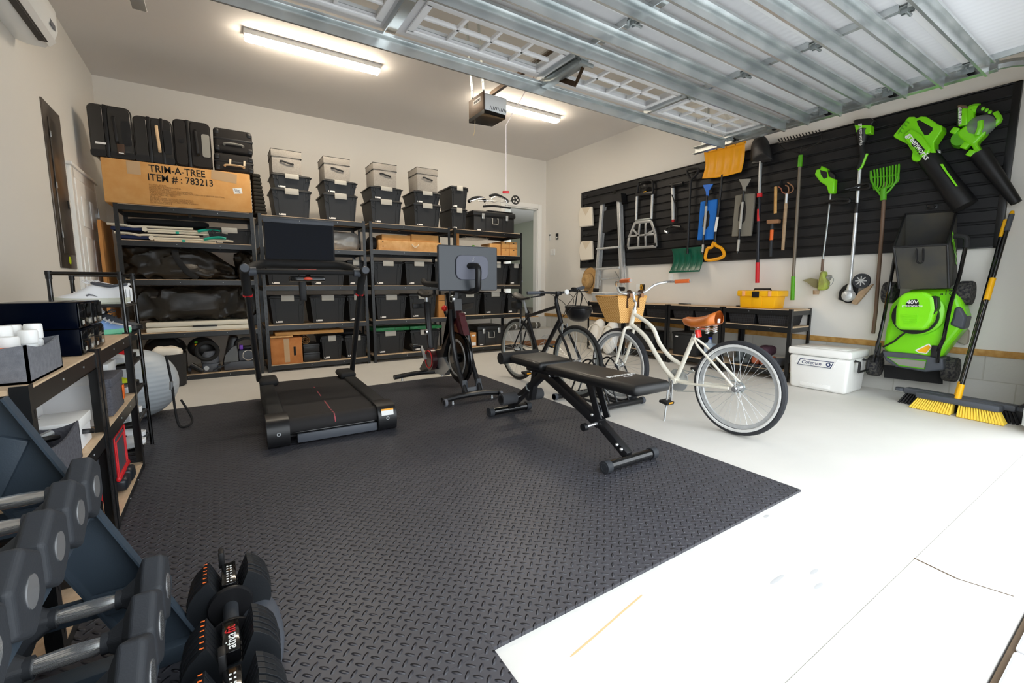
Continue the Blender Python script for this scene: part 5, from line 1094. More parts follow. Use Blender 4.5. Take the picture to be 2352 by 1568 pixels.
pedal(BB+V((-.1, .09, -.148)), t, K['black']); pedal(BB+V((.1, -.09, .148)), t, K['black'])
p = BB.lerp(HB, .45)+V((0, .03, .04)); MB().tube(ring(p+V((0, .03, .03)), .038, (0, .55, .85), 16), .003, 6, closed=True).tube(ring(p+V((0, .07, -.05)), .038, (0, .55, .85), 16), .003, 6, closed=True).tube([p+V((.02, .0, .03)), p+V((.02, .05, -.08))], .003, 6).tube([p+V((-.02, .0, .03)), p+V((-.02, .05, -.08))], .003, 6).ob('bottle_cage', K['steel'], t)
for c_ in (HB+V((0, -.05, -.03)), ST+V((0, .1, -.06))):
    for s in (-1, 1): MB().bar(c_+V((s*.035, 0, -.06)), c_+V((s*.028, 0, .03)), .012, .016, (0, 1, 0)).ob('brake_arm', K['steel'], t)
# floor rack for the bicycles
t = thing('bicycle_rack', 'black tubular floor rack holding both front wheels', 'bike rack', (2.85, 2.9, 0))
for y, x0, x1 in ((2.63, 2.58, 3.13), (3.15, 2.52, 3.1)):
    MB().cyl((x0, y, .032), (x1, y, .032), .025, n=16).ob('foot_tube', K['black_satin'], t)
    for x in (x0-.0, x1-.03): MB().cyl((x, y, .032), (x+.03, y, .032), .031, n=16).ob('end_cap', K['slate'], t)
for wx in (2.76, 3.0):
    for s in (-1, 1):
        x = wx+s*.048; MB().tube(bez([(x, 2.64, .055), (x, 2.72, .2), (x, 2.8, .34), (x, 2.9, .4), (x, 3.0, .34), (x, 3.08, .18), (x, 3.14, .055)], 5), .008, 8).ob('wheel_hoop', K['black_satin'], t)
    MB().box((wx-.09, 2.64, .03), (wx-.075, 3.14, .05)).box((wx+.075, 2.64, .03), (wx+.09, 3.14, .05)).ob('side_rail', K['black_satin'], t)
# helmet hanging from the black handlebar
hc = V((2.985, 3.36, .84))
t = thing('bike_helmet', 'black vented helmet hanging by its straps from the black handlebar', 'helmet', tuple(hc))
m = MB()
def hf(u, v):
    a = u*2*pi; b = v*pi/2; k_ = math.cos(b)**.7 if b < pi/2-1e-4 else .02
    return hc+V((.105*math.cos(a)*k_, .145*math.sin(a)*k_, -.135*math.sin(b)))
m.grid(hf, 28, 10, cu=True); hel = m.ob('shell', K['black_satin'], t, solid=.02)
MB().tube([hf(i/28, 0) for i in range(28)], .014, 8, closed=True).ob('rim', K['black'], t)
for i in range(9):
    a = i/9; MB().tube([hf(a+.02, .3)*1, hf(a+.03, .5), hf(a+.035, .7)], .012, 6, flat=.3).ob('vent', K['slate'], t)
for s in (-1, 1):
    MB().tube(bez([hc+V((s*.095, -.06, 0)), hc+V((s*.04, -.02, .12)), V((X+.24, 3.385, 1.02))], 5), .006, 6, flat=.4).tube(bez([hc+V((s*.095, .08, 0)), hc+V((s*.045, .0, .12)), V((X+.245, 3.39, 1.02))], 5), .006, 6, flat=.4).ob('strap', K['black'], t)
# exercise ball with its cord
t = MB().ell((-.6, 4.5, .285), .272, 48, 32).ob('exercise_ball', wave_mat('ball_ridges', '#b9c0c6', .4, 9, 'Z', .5)); tag(t, 'large grey ridged exercise ball behind the shoe rack', 'exercise ball')
t = tag(MB().tube(bez([(-.36, 4.05, .55), (-.34, 4.02, .35), (-.33, 3.99, .12), (-.31, 3.97, .03), (-.26, 3.96, .03), (-.24, 4.04, .06), (-.3, 4.1, .2)], 6), .008, 8).ob('resistance_band', K['black_rubber']), 'black rubber resistance band looped on the floor by the grey ball', 'exercise band')
MB().cyl((-.345, 4.02, .3), (-.34, 4.01, .36), .012, n=10).ob('clip', K['steel'], t)
# ============================================================ slat wall and what hangs on it
PX0, PX1 = .95, 6.245; SZ0, SZ1 = 1.374, 2.71
t = thing('slat_wall_panel', 'long black slatted wall panel carrying the garden tools', 'wall organiser', (WX, 3.6, 2.05))
m = MB().box((WX-.012, PX0, SZ0), (WX-.0005, PX1, SZ1)); n = 12; h = (SZ1-SZ0)/n
for i in range(n):
    z = SZ0+i*h; m.prism([(WX-.012, PX0+.05, z+.004), (WX-.024, PX0+.05, z+.004), (WX-.03, PX0+.05, z+.012), (WX-.03, PX0+.05, z+h-.02), (WX-.024, PX0+.05, z+h-.012), (WX-.012, PX0+.05, z+h-.012)], (0, PX1-PX0-.1, 0))
m.ob('slats', mat('slat_black', '#141417', .55, bump=.05, bscale=300), t)
m = MB()
for a, b in (((PX0, SZ0), (PX0+.05, SZ1)), ((PX1-.05, SZ0), (PX1, SZ1))): m.box((WX-.034, a[0], a[1]), (WX-.012, b[0], b[1]), .003)
m.box((WX-.034, PX0, SZ1-.012), (WX-.012, PX1, SZ1), .003).box((WX-.034, PX0, SZ0), (WX-.012, PX1, SZ0+.012), .003); m.ob('edge_trim', K['black_satin'], t)
def ZM(x0, y0, s): return lambda x, y: (x0+x/s, y0+y/s)
zA, zB, zC, zD, zE, zF = ZM(1320, 380, 6.03), ZM(1520, 300, 4.357), ZM(1300, 300, 4.127), ZM(1780, 180, 2.904), ZM(2040, 250, 3.895), ZM(2170, 230, 3.582)
def wp(pts, d, z=None): return [W(*(z(*p) if z else p), d) for p in pts]
def pl(m, pts, d0, d1, z=None):
    """a shape hanging parallel to the wall between depths d0 and d1, drawn at its outer face"""
    return m.prism(wp(pts, d1, z), (d1-d0, 0, 0))
def wtube(m, pts, d, r, z=None, n=8, sm=0, closed=False):
    P_ = wp(pts, d, z) if not isinstance(d, (list, tuple)) else [W(*(z(*p) if z else p), dd) for p, dd in zip(pts, d)]
    return m.tube(bez(P_, sm, closed) if sm else P_, r, n, closed=closed)
NW = (-1, 0, 0); WXD, WUP = (0, -1, 0), (0, 0, 1)
def hook(px, py, label, z=None, w=.05):
    p = W(*(z(px, py) if z else (px, py)), .03); m = MB().box((WX-.037, p.y-w/2-.01, p.z-.012), (WX-.03, p.y+w/2+.01, p.z+.03), .002)
    for s in (-1, 1): m.tube([(WX-.034, p.y+s*w/2, p.z+.012), (WX-.08, p.y+s*w/2, p.z-.004), (WX-.1, p.y+s*w/2, p.z-.002), (WX-.108, p.y+s*w/2, p.z+.022)], .0038, 6)
    tag(m.ob('wall_hook', K['black_metal']), label, 'hook', 'black double hooks on the slat wall')
hook(1347, 452, 'empty black double hook at the far top corner of the slat wall'); hook(1347, 474, 'black hook above the upper canvas bag'); hook(1348, 540, 'black hook above the lower canvas bag'); hook(1350, 602, 'black hook above the straw hat')
hook(1411, 443, 'black hook at the head of the step ladder'); hook(2142, 477, 'black hook above the lawn mower grass bag'); hook(2205, 350, 'black hook beside the mower bag and behind the large blower tube') if 0 else None
# canvas bags
for pts, fl, lb in ((((75, 582), (150, 578), (225, 566), (243, 835), (60, 856), (42, 690)), ((95, 590), (215, 572), (150, 690)), 'upper cream canvas pouch at the far end of the slat wall'), (((85, 1048), (150, 1045), (228, 1040), (236, 1160), (243, 1300), (75, 1318), (50, 1180)), ((100, 1055), (220, 1045), (150, 1160)), 'lower cream canvas pouch above the straw hat')):
    o = pl(MB(), pts, .04, .1, zA).ob('canvas_pouch', K['canvas']); tag(o, lb, 'pouch', 'canvas pouches on the slat wall'); soft(o, .018, 3); pl(MB(), fl, .1005, .103, zA).ob('opening', mat('canvas_in', '#d8cbb6', .9), o)
# straw hat
c = W(1352, 643, .06)
t = MB().lathe([(.235, .004), (.23, -.004), (.13, .012), (.125, .05), (.11, .1), (.07, .125), (.001, .128)], (WX-.03, c.y, c.z-.01), (-1, .12, 0), 40, cap=False).ob('straw_hat', mat('straw', '#c4a06c', .85, col2='#b38e5a', nscale=50, bump=.15, bscale=200), solid=.004)
tag(t, 'wide brimmed tan hat hanging below the canvas pouches', 'hat'); MB().tube(ring((WX-.047, c.y+.002, c.z-.01), .128, (-1, .12, 0), 32), .006, 6, closed=True).ob('hat_band', K['brown_leather'], t)
# step ladder
t = thing('step_ladder', 'folded aluminium step ladder with a black top hanging on the slat wall', 'ladder', tuple(W(1400, 560, .1)))
for x0, x1, y0, y1 in ((1384.5, 1370, 461, 662), (1421.5, 1429, 456, 659)):
    a, b = W(x0, y0, .12), W(x1, y1, .12); MB().bar(a, b, .06, .05, NW, .004).mi(1).bar(a.lerp(b, .02)+V((-.0255, 0, 0)), a.lerp(b, .98)+V((-.0255, 0, 0)), .008, .001, NW).ob('front_rail', [K['alu'], K['galv_dark']], t)
    a, b = W(x0+6, y0+14, .06), W(x1+6, y1-6, .06); MB().bar(a, b, .04, .03, NW, .004).ob('rear_rail', K['alu'], t)
    c = W(x1-1, y1+4, .11); MB().cbox(c, (.09, .07, .06), (.2, 0, 0), .008).ob('foot', K['black'], t)
pl(MB(), ((1375, 470), (1382, 452), (1426, 443), (1428, 464), (1412, 462)), .05, .17).ob('top_cap', K['black_satin'], t)
pl(MB(), ((350, 745), (585, 560), (585, 885), (520, 890), (450, 925), (345, 935), (352, 800)), .07, .11, zA).ob('tray_cloth', K['mesh_black'], t) if 0 else soft(pl(MB(), ((360, 640), (585, 590), (585, 880), (520, 888), (445, 930), (348, 935)), .07, .105, zA).ob('folded_tray', K['black_rubber'], t), .01)
for y0, y1 in ((572, 567), (618, 614)): MB().bar(W(1374, y0, .13), W(1424, y1, .13), .1, .03, (0, 0, 1), .005).ob('step', K['alu'], t)
MB().bar(W(1377, 641, .07), W(1424, 637, .07), .02, .03, (0, 0, 1), .003).ob('rear_bar', K['alu'], t)
m = MB()
for a, b in (((1383, 622), (1376, 640)), ((1412, 622), (1423, 640))): m.bar(W(*a, .1), W(*b, .09), .012, .004, NW)
m.ob('brace', K['steel'], t)
# folding hand truck
t = thing('folding_hand_truck', 'folding hand truck of grey tubes and plate between the ladder and the pump', 'hand truck', tuple(W(1478, 500, .08)))
wtube(MB(), ((862, 440), (880, 270), (905, 225), (1045, 205), (1080, 245), (1082, 400)), .08, .017, zA, 10, 4).ob('handle', K['black_satin'], t)
m = MB(); wtube(m, ((862, 430), (850, 770)), .08, .02, zA, 12); wtube(m, ((1077, 400), (1062, 740)), .08, .02, zA, 12); m.ob('telescopic_tubes', K['alu'], t)
MB().bar(W(*zA(845, 765), .09), W(*zA(1050, 738), .09), .03, .03, NW, .004).ob('crossbar', K['galv_dark'], t); o = MB().bar(W(*zA(850, 405), .09), W(*zA(1085, 380), .09), .05, .03, NW, .006).ob('crossbar', K['black_satin'], t); MB().cbox(W(*zA(972, 363), .108), (.004, .05, .012)).ob('badge', K['yellow'], o)
outer = [(838, 792), (1060, 772), (1120, 950), (1130, 1122), (740, 1146), (752, 1000)]
m = MB()
for i in range(6): m.bar(W(*zA(*outer[i]), .11), W(*zA(*outer[(i+1) % 6]), .11), .04, .02, NW, .004)
for a, b in (((905, 780), (885, 980)), ((985, 780), (980, 980)), ((885, 980), (880, 1130)), ((980, 970), (985, 1125)), ((760, 980), (1118, 950)), ((800, 870), (885, 975)), ((1090, 900), (985, 960))): m.bar(W(*zA(*a), .11), W(*zA(*b), .11), .03, .018, NW, .003)
m.ob('toe_plate', K['steel'], t)
for x, y in ((1140, 1095), (745, 1130)): c = W(*zA(x, y), .07); MB().cyl(c-V((0, .02, 0)), c+V((0, .02, 0)), .055, n=20).ob('wheel', K['black'], t)
MB().ell(W(*zA(960, 290), .1), (.02, .06, .04), 14, 8).ob('elastic_cord', K['black'], t)
# floor pump
t = thing('bicycle_pump', 'silver and black bicycle floor pump left of the green snow shovel', 'pump', tuple(W(1545, 470, .07)))
wtube(MB(), ((110, 570), (116, 890)), .08, .025, zB, 14).ob('barrel', K['alu'], t)
m = MB(); wtube(m, ((80, 548), (215, 525)), .08, .026, zB, 12); wtube(m, ((112, 530), (112, 575)), .08, .03, zB, 12); m.ob('handle', K['black'], t)
wtube(MB(), ((48, 975), (118, 955), (188, 962)), .09, .02, zB, 10).ob('foot', K['black_satin'], t)
wtube(MB(), ((100, 640), (130, 720), (150, 830), (140, 900), (118, 925), (60, 990), (38, 1010)), .11, .007, zB, 6, 4).ob('hose', K['black_rubber'], t)
wtube(MB(), ((28, 1005), (58, 1022)), .11, .018, zB, 8).ob('valve_head', K['steel'], t)
wtube(MB(), ((113, 885), (114, 915)), .08, .02, zB, 10).ob('red_collar', K['red'], t)
def curved_blade(corners, d, bow, ribs, th, nm, mt, par, z, rr=.012):
    """shovel blade between four corners (tl, tr, br, bl), bowed off the wall, ribbed"""
    A, B_, C_, D_ = [W(*z(*c), d) for c in corners]
    def f(u, v):
        p = A.lerp(B_, u).lerp(D_.lerp(C_, u), v); k_ = bow*math.sin(pi*v)**.8*(1)+rr*max(0, math.cos(u*ribs*2*pi))*math.sin(pi*min(v*1.1, 1))
        return p+V((k_, 0, 0))
    return MB().grid(f, 48, 20).ob(nm, mt, par, ang=60, solid=th)
# green snow shovel
t = thing('snow_shovel', 'dark green snow shovel hanging blade down from its black grip', 'snow shovel', tuple(W(1585, 500, .1)))
curved_blade(((98, 1185), (398, 1160), (375, 1405), (75, 1418)), .13, .05, 5, .004, 'blade', K['green'], t, zB)
MB().bar(W(*zB(72, 1415), .13), W(*zB(378, 1402), .13), .02, .008, NW).ob('wear_strip', K['green'], t)
m = MB()
for i in range(7): m.ell(W(*zB(95+i*45, 1400-i*1.6), .136), .007, 8, 5)
m.ob('rivets', K['steel'], t)
wtube(MB(), ((290, 485), (270, 900), (258, 1230)), (.1, .1, .12), .016, zB, 12).ob('shaft', K['black_satin'], t)
wtube(MB(), ((292, 490), (262, 440), (258, 395), (340, 378), (368, 390), (345, 440), (292, 490)), .1, .018, zB, 8, 3).ob('grip', K['black'], t)
# yellow snow shovel
t = thing('snow_shovel', 'yellow snow shovel hanging blade up with a yellow grip at the bottom', 'snow shovel', tuple(W(1655, 450, .1)))
def yb(u, v):
    top = W(*zB(430+(842-430)*u, 205-(205-107)*u), .1); bot = W(*zB(408+(800-408)*u, 480-(480-412)*u), .1)
    s = .25*math.sin(pi*v)**2*(.25-u if u < .25 else 0)
    p = top.lerp(bot, v); p.y -= s*.28; k_ = .06*math.sin(pi*v*.9)+.012*max(0, math.cos((u-.5)*5*2*pi))*math.sin(pi*v)
    return p+V((-.02+k_*.6, 0, -.02*math.sin(pi*u)*(v**3)))
MB().grid(yb, 48, 20).ob('blade', K['orange_plastic'], t, ang=60, solid=.005)
MB().bar(W(*zB(430, 212), .125), W(*zB(843, 114), .125), .03, .01, NW, .003).ob('wear_strip', K['orange_plastic'], t)
m = MB()
for i in range(5): m.ell(W(*zB(460+i*92, 210-i*23), .132), .006, 8, 5)
m.ob('rivets', K['ink'], t)
wtube(MB(), ((606, 440), (570, 780), (530, 1115)), .1, .0155, zB, 12).mi(1).bar(W(*zB(558, 865), .116), W(*zB(535, 1010), .116), .036, .004, NW).ob('shaft', [K['black_satin'], K['white']], t)
wtube(MB(), ((520, 1120), (500, 1165), (455, 1185), (442, 1290), (560, 1282), (625, 1245), (600, 1180), (545, 1150)), .1, .021, zB, 10, 4, True).ob('grip', K['orange_plastic'], t)
# snow brushes
for nm, mt, sc_, fo, ho, sh, wl_, lb in (('snow_brush', 'blue', ((408, 543), (512, 530), (482, 580), (470, 600), (465, 655), (442, 658), (440, 610), (430, 590)), ((385, 712), (430, 700), (557, 682), (553, 760), (520, 1088), (352, 1095)), ((432, 815), (470, 800), (480, 850), (470, 950), (440, 990), (405, 960), (415, 880)), ((455, 650), (435, 850), (405, 1235)), ((755, 1040), (1140, 1215)), 'blue foam snow brush with scraper hanging beside the yellow shovel'),
                                     ('snow_brush', 'grey_plastic', ((768, 485), (890, 480), (855, 545), (840, 560), (832, 605), (808, 605), (803, 555)), ((735, 648), (800, 634), (932, 622), (925, 720), (890, 1052), (695, 1060)), ((790, 720), (832, 700), (845, 780), (832, 900), (800, 940), (762, 900), (770, 780)), ((820, 600), (800, 800), (758, 1225)), ((715, 985), (1090, 1205)), 'grey foam snow brush with scraper hanging left of the round shovel')):
    t = thing(nm, lb, 'snow brush', tuple(W(*zB(*fo[0]), .08)), group='snow brushes on the slat wall')
    soft(pl(MB(), fo, .05, .09, zB).ob('foam_head', mat('foam_'+mt, {'blue': '#1f72d0', 'grey_plastic': '#7e7a70'}[mt], .85, bump=.2, bscale=150), t), .01)
    pl(MB(), ho, .0905, .092, zB).ob('handle_slot', K['black'], t)
    soft(pl(MB(), sc_, .09, .105, zB).ob('scraper', K[mt], t), .004)
    m = MB(); wtube(m, sh, .108, .013, zB, 10); o = m.ob('shaft', K['black_satin'], t)
    for a, b in zip(wl_[::2], wl_[1::2]) if 0 else wl_:
        f = lambda y: (sh[0][0]+(sh[2][0]-sh[0][0])*(y-sh[0][1])/(sh[2][1]-sh[0][1]), y)
        MB().cyl(W(*zB(*f(a)), .108), W(*zB(*f(b)), .108), .0155, n=12).ob('sleeve', K['latch'], t)
# round point shovel
t = thing('round_shovel', 'round point steel shovel hanging blade up with a red grip', 'shovel', tuple(W(1745, 480, .1)))
bl = [(905, 322), (893, 200), (900, 140), (935, 75), (1000, 46), (1055, 85), (1085, 160), (1112, 270), (1095, 300)]
ctr = W(*zB(1000, 215), .16); edge = bez(wp(bl, .1, zB), 4, True); m = MB(); n_ = len(edge)
rings = [(1, 0), (.75, -.025), (.4, -.045), (.05, -.05)]; vs = []
for s, dx in rings: vs += [V((WX-.1, 0, 0))*0+ctr*0+V((ctr.x+.06+dx, ctr.y+(p.y-ctr.y)*s, ctr.z+(p.z-ctr.z)*s)) for p in edge]
m.add(vs, [(i*n_+j, i*n_+(j+1) % n_, (i+1)*n_+(j+1) % n_, (i+1)*n_+j) for i in range(3) for j in range(n_)]+[tuple(3*n_+j for j in range(n_))]); m.ob('blade', mat('worn_steel', '#2a2b2e', .4, .6, col2='#3b3b3d', nscale=6), t, ang=60, solid=.004)
MB().bar(W(*zB(905, 325), .1), W(*zB(1095, 295), .1), .03, .03, NW, .006).ob('foot_rest', K['black_satin'], t)
wtube(MB(), ((992, 300), (985, 400), (978, 640)), .1, .019, zB, 12).ob('socket', K['steel'], t)
wtube(MB(), ((978, 640), (970, 900), (960, 1320)), .1, .0175, zB, 12).mi(1).cyl(W(*zB(979, 626), .1), W(*zB(978, 665), .1), .03, n=14).cyl(W(*zB(971, 785), .1), W(*zB(969, 905), .1), .0185, n=14).ob('shaft', [mat('shaft_navy', '#23262e', .35), K['red']], t)
wtube(MB(), ((960, 1318), (956, 1510), (956, 1522)), .1, .023, zB, 12).ob('grip', K['red'], t)
# mallet, sledge, cultivator
t = thing('rubber_mallet', 'black rubber mallet with a pale wooden handle, above the small sledgehammer', 'mallet', tuple(W(1782, 450, .08)))
wtube(MB(), ((1098, 545), (1120, 540), (1200, 522)), .09, .03, zB, 16).ob('head', K['black_rubber'], t)
wtube(MB(), ((1141, 560), (1136, 828)), .09, .0165, zB, 10).ob('handle', K['wood_handle'], t)
t = thing('sledgehammer', 'small rusty sledgehammer with an orange and black handle', 'hammer', tuple(W(1775, 560, .08)))
soft(pl(MB(), ((1045, 895), (1062, 890), (1150, 885), (1170, 884), (1168, 922), (1150, 926), (1062, 932), (1048, 936)), .06, .12, zB).ob('head', K['rust'], t), .008)
for a, b, mm in ((935, 992, 'hexrubber'), (992, 1095, 'orange'), (1095, 1258, 'hexrubber')): wtube(MB(), ((1106-(a-935)*.055, a), (1106-(b-935)*.055, b)), .09, .017 if mm != 'orange' else .019, zB, 10).ob('handle', K[mm], t)
t = thing('hand_cultivator', 'three tine hand cultivator with a weathered wooden handle', 'cultivator', tuple(W(1802, 500, .08)))
wtube(MB(), ((2085, 690), (2072, 880), (2055, 1132)), .08, [.018, .019, .016], zC, 10).ob('handle', K['wood_old'], t)
wtube(MB(), ((2093, 598), (2086, 690)), .08, .016, zC, 10).ob('socket', K['steel'], t)
for pts in (((2090, 600), (2050, 580), (2040, 550), (2015, 530)), ((2092, 600), (2110, 575), (2105, 530), (2080, 518)), ((2094, 600), (2145, 575), (2150, 530), (2100, 490))): wtube(MB(), pts, (.08, .1, .13, .12), .007, zC, 6, 4).ob('tine', mat('tine_red', '#a4644f', .5, .4) if pts[1][0] == 2050 else K['tine_red_'] if 'tine_red_' in K else K['rust'], t)
# bow rake
t = thing('bow_rake', 'black bow rake with a long grey shaft and green grip', 'rake', tuple(W(1835, 400, .08)))
a, b = W(*zD(28, 430), .1), W(*zD(312, 372), .1); MB().bar(a, b, .022, .022, NW, .003).ob('head_bar', K['black_satin'], t)
for i in range(14): p = a.lerp(b, (i+.3)/13.6); MB().tube([p, p+V((-.02, 0, .02)), p+V((-.05, 0, .035))], .006, 6).ob('tine', K['black_satin'], t)
m = MB()
for pts in (((32, 440), (60, 470), (120, 488), (165, 500)), ((315, 380), (300, 420), (230, 465), (180, 490)), ((178, 455), (172, 480), (170, 515))): wtube(m, pts, .09, .006, zD, 6, 5)
m.ob('bow', K['black_satin'], t)
wtube(MB(), ((172, 512), (165, 590)), .08, .024, zD, 12).ob('socket', K['lime_dark'], t)
wtube(MB(), ((166, 585), (145, 950), (122, 1322)), .08, .0165, zD, 12).ob('shaft', mat('taupe_metal', '#7a7063', .45, .3), t)
wtube(MB(), ((122, 1320), (116, 1478)), .08, .021, zD, 12).ob('grip', K['lime_dark'], t)
# string trimmer
t = thing('string_trimmer', 'small lime green string trimmer with a thin dark shaft', 'string trimmer', tuple(W(1900, 480, .1)))
soft(pl(MB(), ((262, 640), (275, 605), (300, 600), (305, 580), (345, 602), (360, 650), (398, 668), (392, 765), (355, 768), (340, 715), (300, 690)), .05, .13, zD).ob('motor_handle', K['lime'], t), .012)
soft(pl(MB(), ((300, 610), (345, 622), (350, 660), (325, 670), (305, 640)), .13, .134, zD).ob('grip_opening', K['black'], t), .002)
soft(pl(MB(), ((352, 610), (398, 640), (400, 672), (362, 655)), .045, .135, zD).ob('battery_cap', K['black_satin'], t), .006)
wtube(MB(), ((372, 765), (345, 1010), (318, 1215)), .09, .0085, zD, 10).ob('shaft', K['galv_dark'], t)
wtube(MB(), ((320, 1205), (314, 1285)), .09, .014, zD, 10).ob('sleeve', K['brown_metal'], t)
wtube(MB(), ((338, 825), (370, 818), (430, 805), (490, 805), (495, 825), (440, 832), (370, 830)), (.1, .12, .15, .15, .15, .14, .12), .016, zD, 8, 4).ob('assist_handle', K['black'], t)
soft(pl(MB(), ((300, 1285), (325, 1285), (330, 1320), (345, 1360), (340, 1400), (310, 1415), (275, 1412), (285, 1350)), .05, .15, zD).ob('cutter_head', K['lime_dirty'], t), .02)
soft(pl(MB(), ((180, 1345), (240, 1332), (285, 1340), (280, 1400), (250, 1390), (215, 1362)), .06, .075, zD).ob('guard', mat('dirty_guard', '#8a8460', .8), t), .004)
c = W(*zD(350, 1325), .1); MB().cyl(c, c+V((0, -.03, -.01)), .03, n=14).ob('edge_wheel', K['grey_plastic'], t)
wtube(MB(), ((345, 1310), (390, 1335), (375, 1375), (340, 1385)), .12, .003, zD, 5, 4).ob('wire_guard', K['galv_dark'], t)
c = W(*zD(275, 1425), .1); MB().cyl(c+V((0, 0, .02)), c-V((0, 0, .025)), .032, .028, 14).ob('spool', K['wood_old'], t)
# edger
t = thing('lawn_edger', 'lawn edger with a silver shaft, black guard and small wheel', 'edger', tuple(W(1965, 480, .1)))
soft(pl(MB(), ((518, 285), (540, 272), (640, 262), (660, 285), (640, 312), (535, 310)), .04, .15, zD).ob('battery_cap', K['black_satin'], t), .008)
soft(pl(MB(), ((528, 308), (640, 308), (638, 365), (600, 372), (590, 330), (560, 330), (556, 362), (540, 360)), .05, .14, zD).ob('motor_cover', K['lime'], t), .008)
wtube(MB(), ((590, 345), (582, 435)), .09, [.065, .035], zD, 14).ob('motor_body', K['black'], t)
text('greenworks', .045, W(*zD(575, 372), .162), (0, -.1, -1), (0, -1, .1), K['white'], t)
wtube(MB(), ((580, 430), (578, 470), (588, 520), (570, 570), (558, 605)), .09, .026, zD, 12, 3).ob('grip', K['black_rubber'], t)
wtube(MB(), ((615, 502), (598, 545), (580, 590), (555, 610)), .1, .012, zD, 8).ob('trigger_guard', K['lime'], t)
wtube(MB(), ((566, 605), (540, 930), (500, 1385)), .09, .0155, zD, 12).ob('shaft', K['alu'], t)
MB().cyl(W(*zD(549, 830), .09), W(*zD(543, 898), .09), .021, n=12).ob('coupling', K['black_satin'], t)
wtube(MB(), ((468, 738), (530, 725), (560, 712), (625, 700), (630, 730), (565, 738), (500, 742)), (.14, .12, .11, .13, .13, .11, .13), .014, zD, 8, 4).ob('assist_handle', K['black'], t)
soft(pl(MB(), ((420, 1475), (428, 1420), (455, 1385), (490, 1365), (540, 1350), (555, 1400), (540, 1470), (515, 1500), (470, 1495), (440, 1480)), .05, .065, zD).ob('blade_guard', K['black'], t), .004)
soft(pl(MB(), ((505, 1500), (560, 1420), (640, 1375), (655, 1370), (600, 1440), (540, 1510)), .06, .1, zD).ob('mud_flap', K['wood_old'], t), .004)
c = W(*zD(494, 1448), .1); MB().lathe([(.06, 0), (.062, .02), (.045, .05), (.001, .065)], c, (-1, 0, 0), 24).ob('gear_case', K['alu'], t)
wtube(MB(), ((500, 1375), (497, 1420)), .1, [.02, .034], zD, 12).ob('gear_neck', K['alu'], t)
c = W(*zD(582, 1350), .11); MB().cyl(c, c+V((-.03, 0, 0)), .075, n=28).ob('wheel', K['hexrubber'], t); m = MB()
for q_ in ring(c+V((-.032, 0, 0)), .05, (1, 0, 0), 8): m.bar(c+V((-.032, 0, 0)), q_, .01, .004, NW)
m.cyl(c+V((-.03, 0, 0)), c+V((-.037, 0, 0)), .016, n=12); m.ob('wheel_spokes', K['alu'], t)
# bedding fork
t = thing('shrub_rake', 'lime green shrub rake head up on a long brown shaft beside the mower', 'rake', tuple(W(2025, 500, .08)))
top = [(640+i*20.8, 612-i*4.6+ (6 if i in (0,) else 0)) for i in range(10)]; bot = [(648+i*18.6, 690+0*i+(30*math.sin(pi*i/9))) for i in range(10)]
for i in range(10): wtube(MB(), (top[i], ((top[i][0]+bot[i][0])/2+2, (top[i][1]+bot[i][1])/2), bot[i], (690+(i-4.5)*6, 745)), (.13, .11, .1, .09), .0075, zD, 6, 3).ob('tine', K['lime_dark'], t)
m = MB(); wtube(m, ((640, 660), (690, 655), (770, 650), (828, 630)), .105, .007, zD, 6, 3); wtube(m, ((640, 615), (645, 690), (700, 770), (715, 780), (760, 750), (815, 670), (826, 580)), .1, .01, zD, 8, 4); m.ob('frame', K['lime_dark'], t)
wtube(MB(), ((725, 735), (722, 812)), .09, .026, zD, 12).ob('socket', K['lime_dark'], t)
wtube(MB(), ((733, 690), (715, 1000), (672, 1560), (655, 1700)), .085, .0165, zD, 12).ob('shaft', K['brown_metal'], t)
# large blower
t = thing('leaf_blower', 'large lime green leaf blower with a wide straight black tube', 'leaf blower', tuple(W(2120, 340, .15)))
soft(pl(MB(), ((45, 235), (75, 200), (180, 70), (235, 68), (245, 85), (290, 66), (340, 68), (420, 118), (445, 140), (480, 148), (482, 190), (410, 300), (412, 350), (425, 390), (370, 395), (290, 455), (265, 468), (215, 462), (205, 435), (215, 385), (165, 310), (120, 290), (48, 252)), .06, .2, zE).ob('body', K['lime'], t, flat=True), .016, 3)
soft(pl(MB(), ((255, 108), (280, 100), (315, 120), (398, 168), (395, 195), (360, 232), (325, 236), (270, 150)), .2, .2008, zE).ob('handle_opening', K['black'], t), .0003)
soft(pl(MB(), ((330, 165), (130, 240), (200, 170), (290, 215), (240, 270), (150, 280)), .2, .24, zE).ob('shoulder', K['lime'], t, flat=True), .01) if 0 else soft(pl(MB(), ((130, 235), (200, 172), (300, 230), (345, 300), (385, 350), (370, 390), (290, 440), (225, 370), (165, 300)), .2, .235, zE).ob('shoulder', K['lime'], t, flat=True), .018, 3)
for i in range(5): 
    m = MB(); wtube(m, ((90+i*2, 225-i*3), (165+i*4, 95+i*18)), .203, .004, zE, 5) if i < 1 else wtube(m, ((78+i*22, 225-i*28), (100+i*22, 240-i*28)), .203, .004, zE, 5); m.ob('intake_slat', K['lime_dark'], t)
dirv = (W(*zE(320, 385), .24)-W(*zE(235, 275), .24)).normalized(); nv = V((-1, 0, 0)); upv = nv.cross(dirv)
pl(MB(), ((240, 262), (330, 365), (282, 415), (205, 315)), .235, .238, zE).ob('name_plate', K['black'], t)
text('greenworks', .062, W(*zE(268, 335), .2388), dirv, upv, K['white'], t, bold=.001); text('40V', .05, W(*zE(248, 372), .2388), dirv, upv, K['lime'], t)
a, b = W(*zE(355, 425), .13), W(*zE(690, 870), .13)
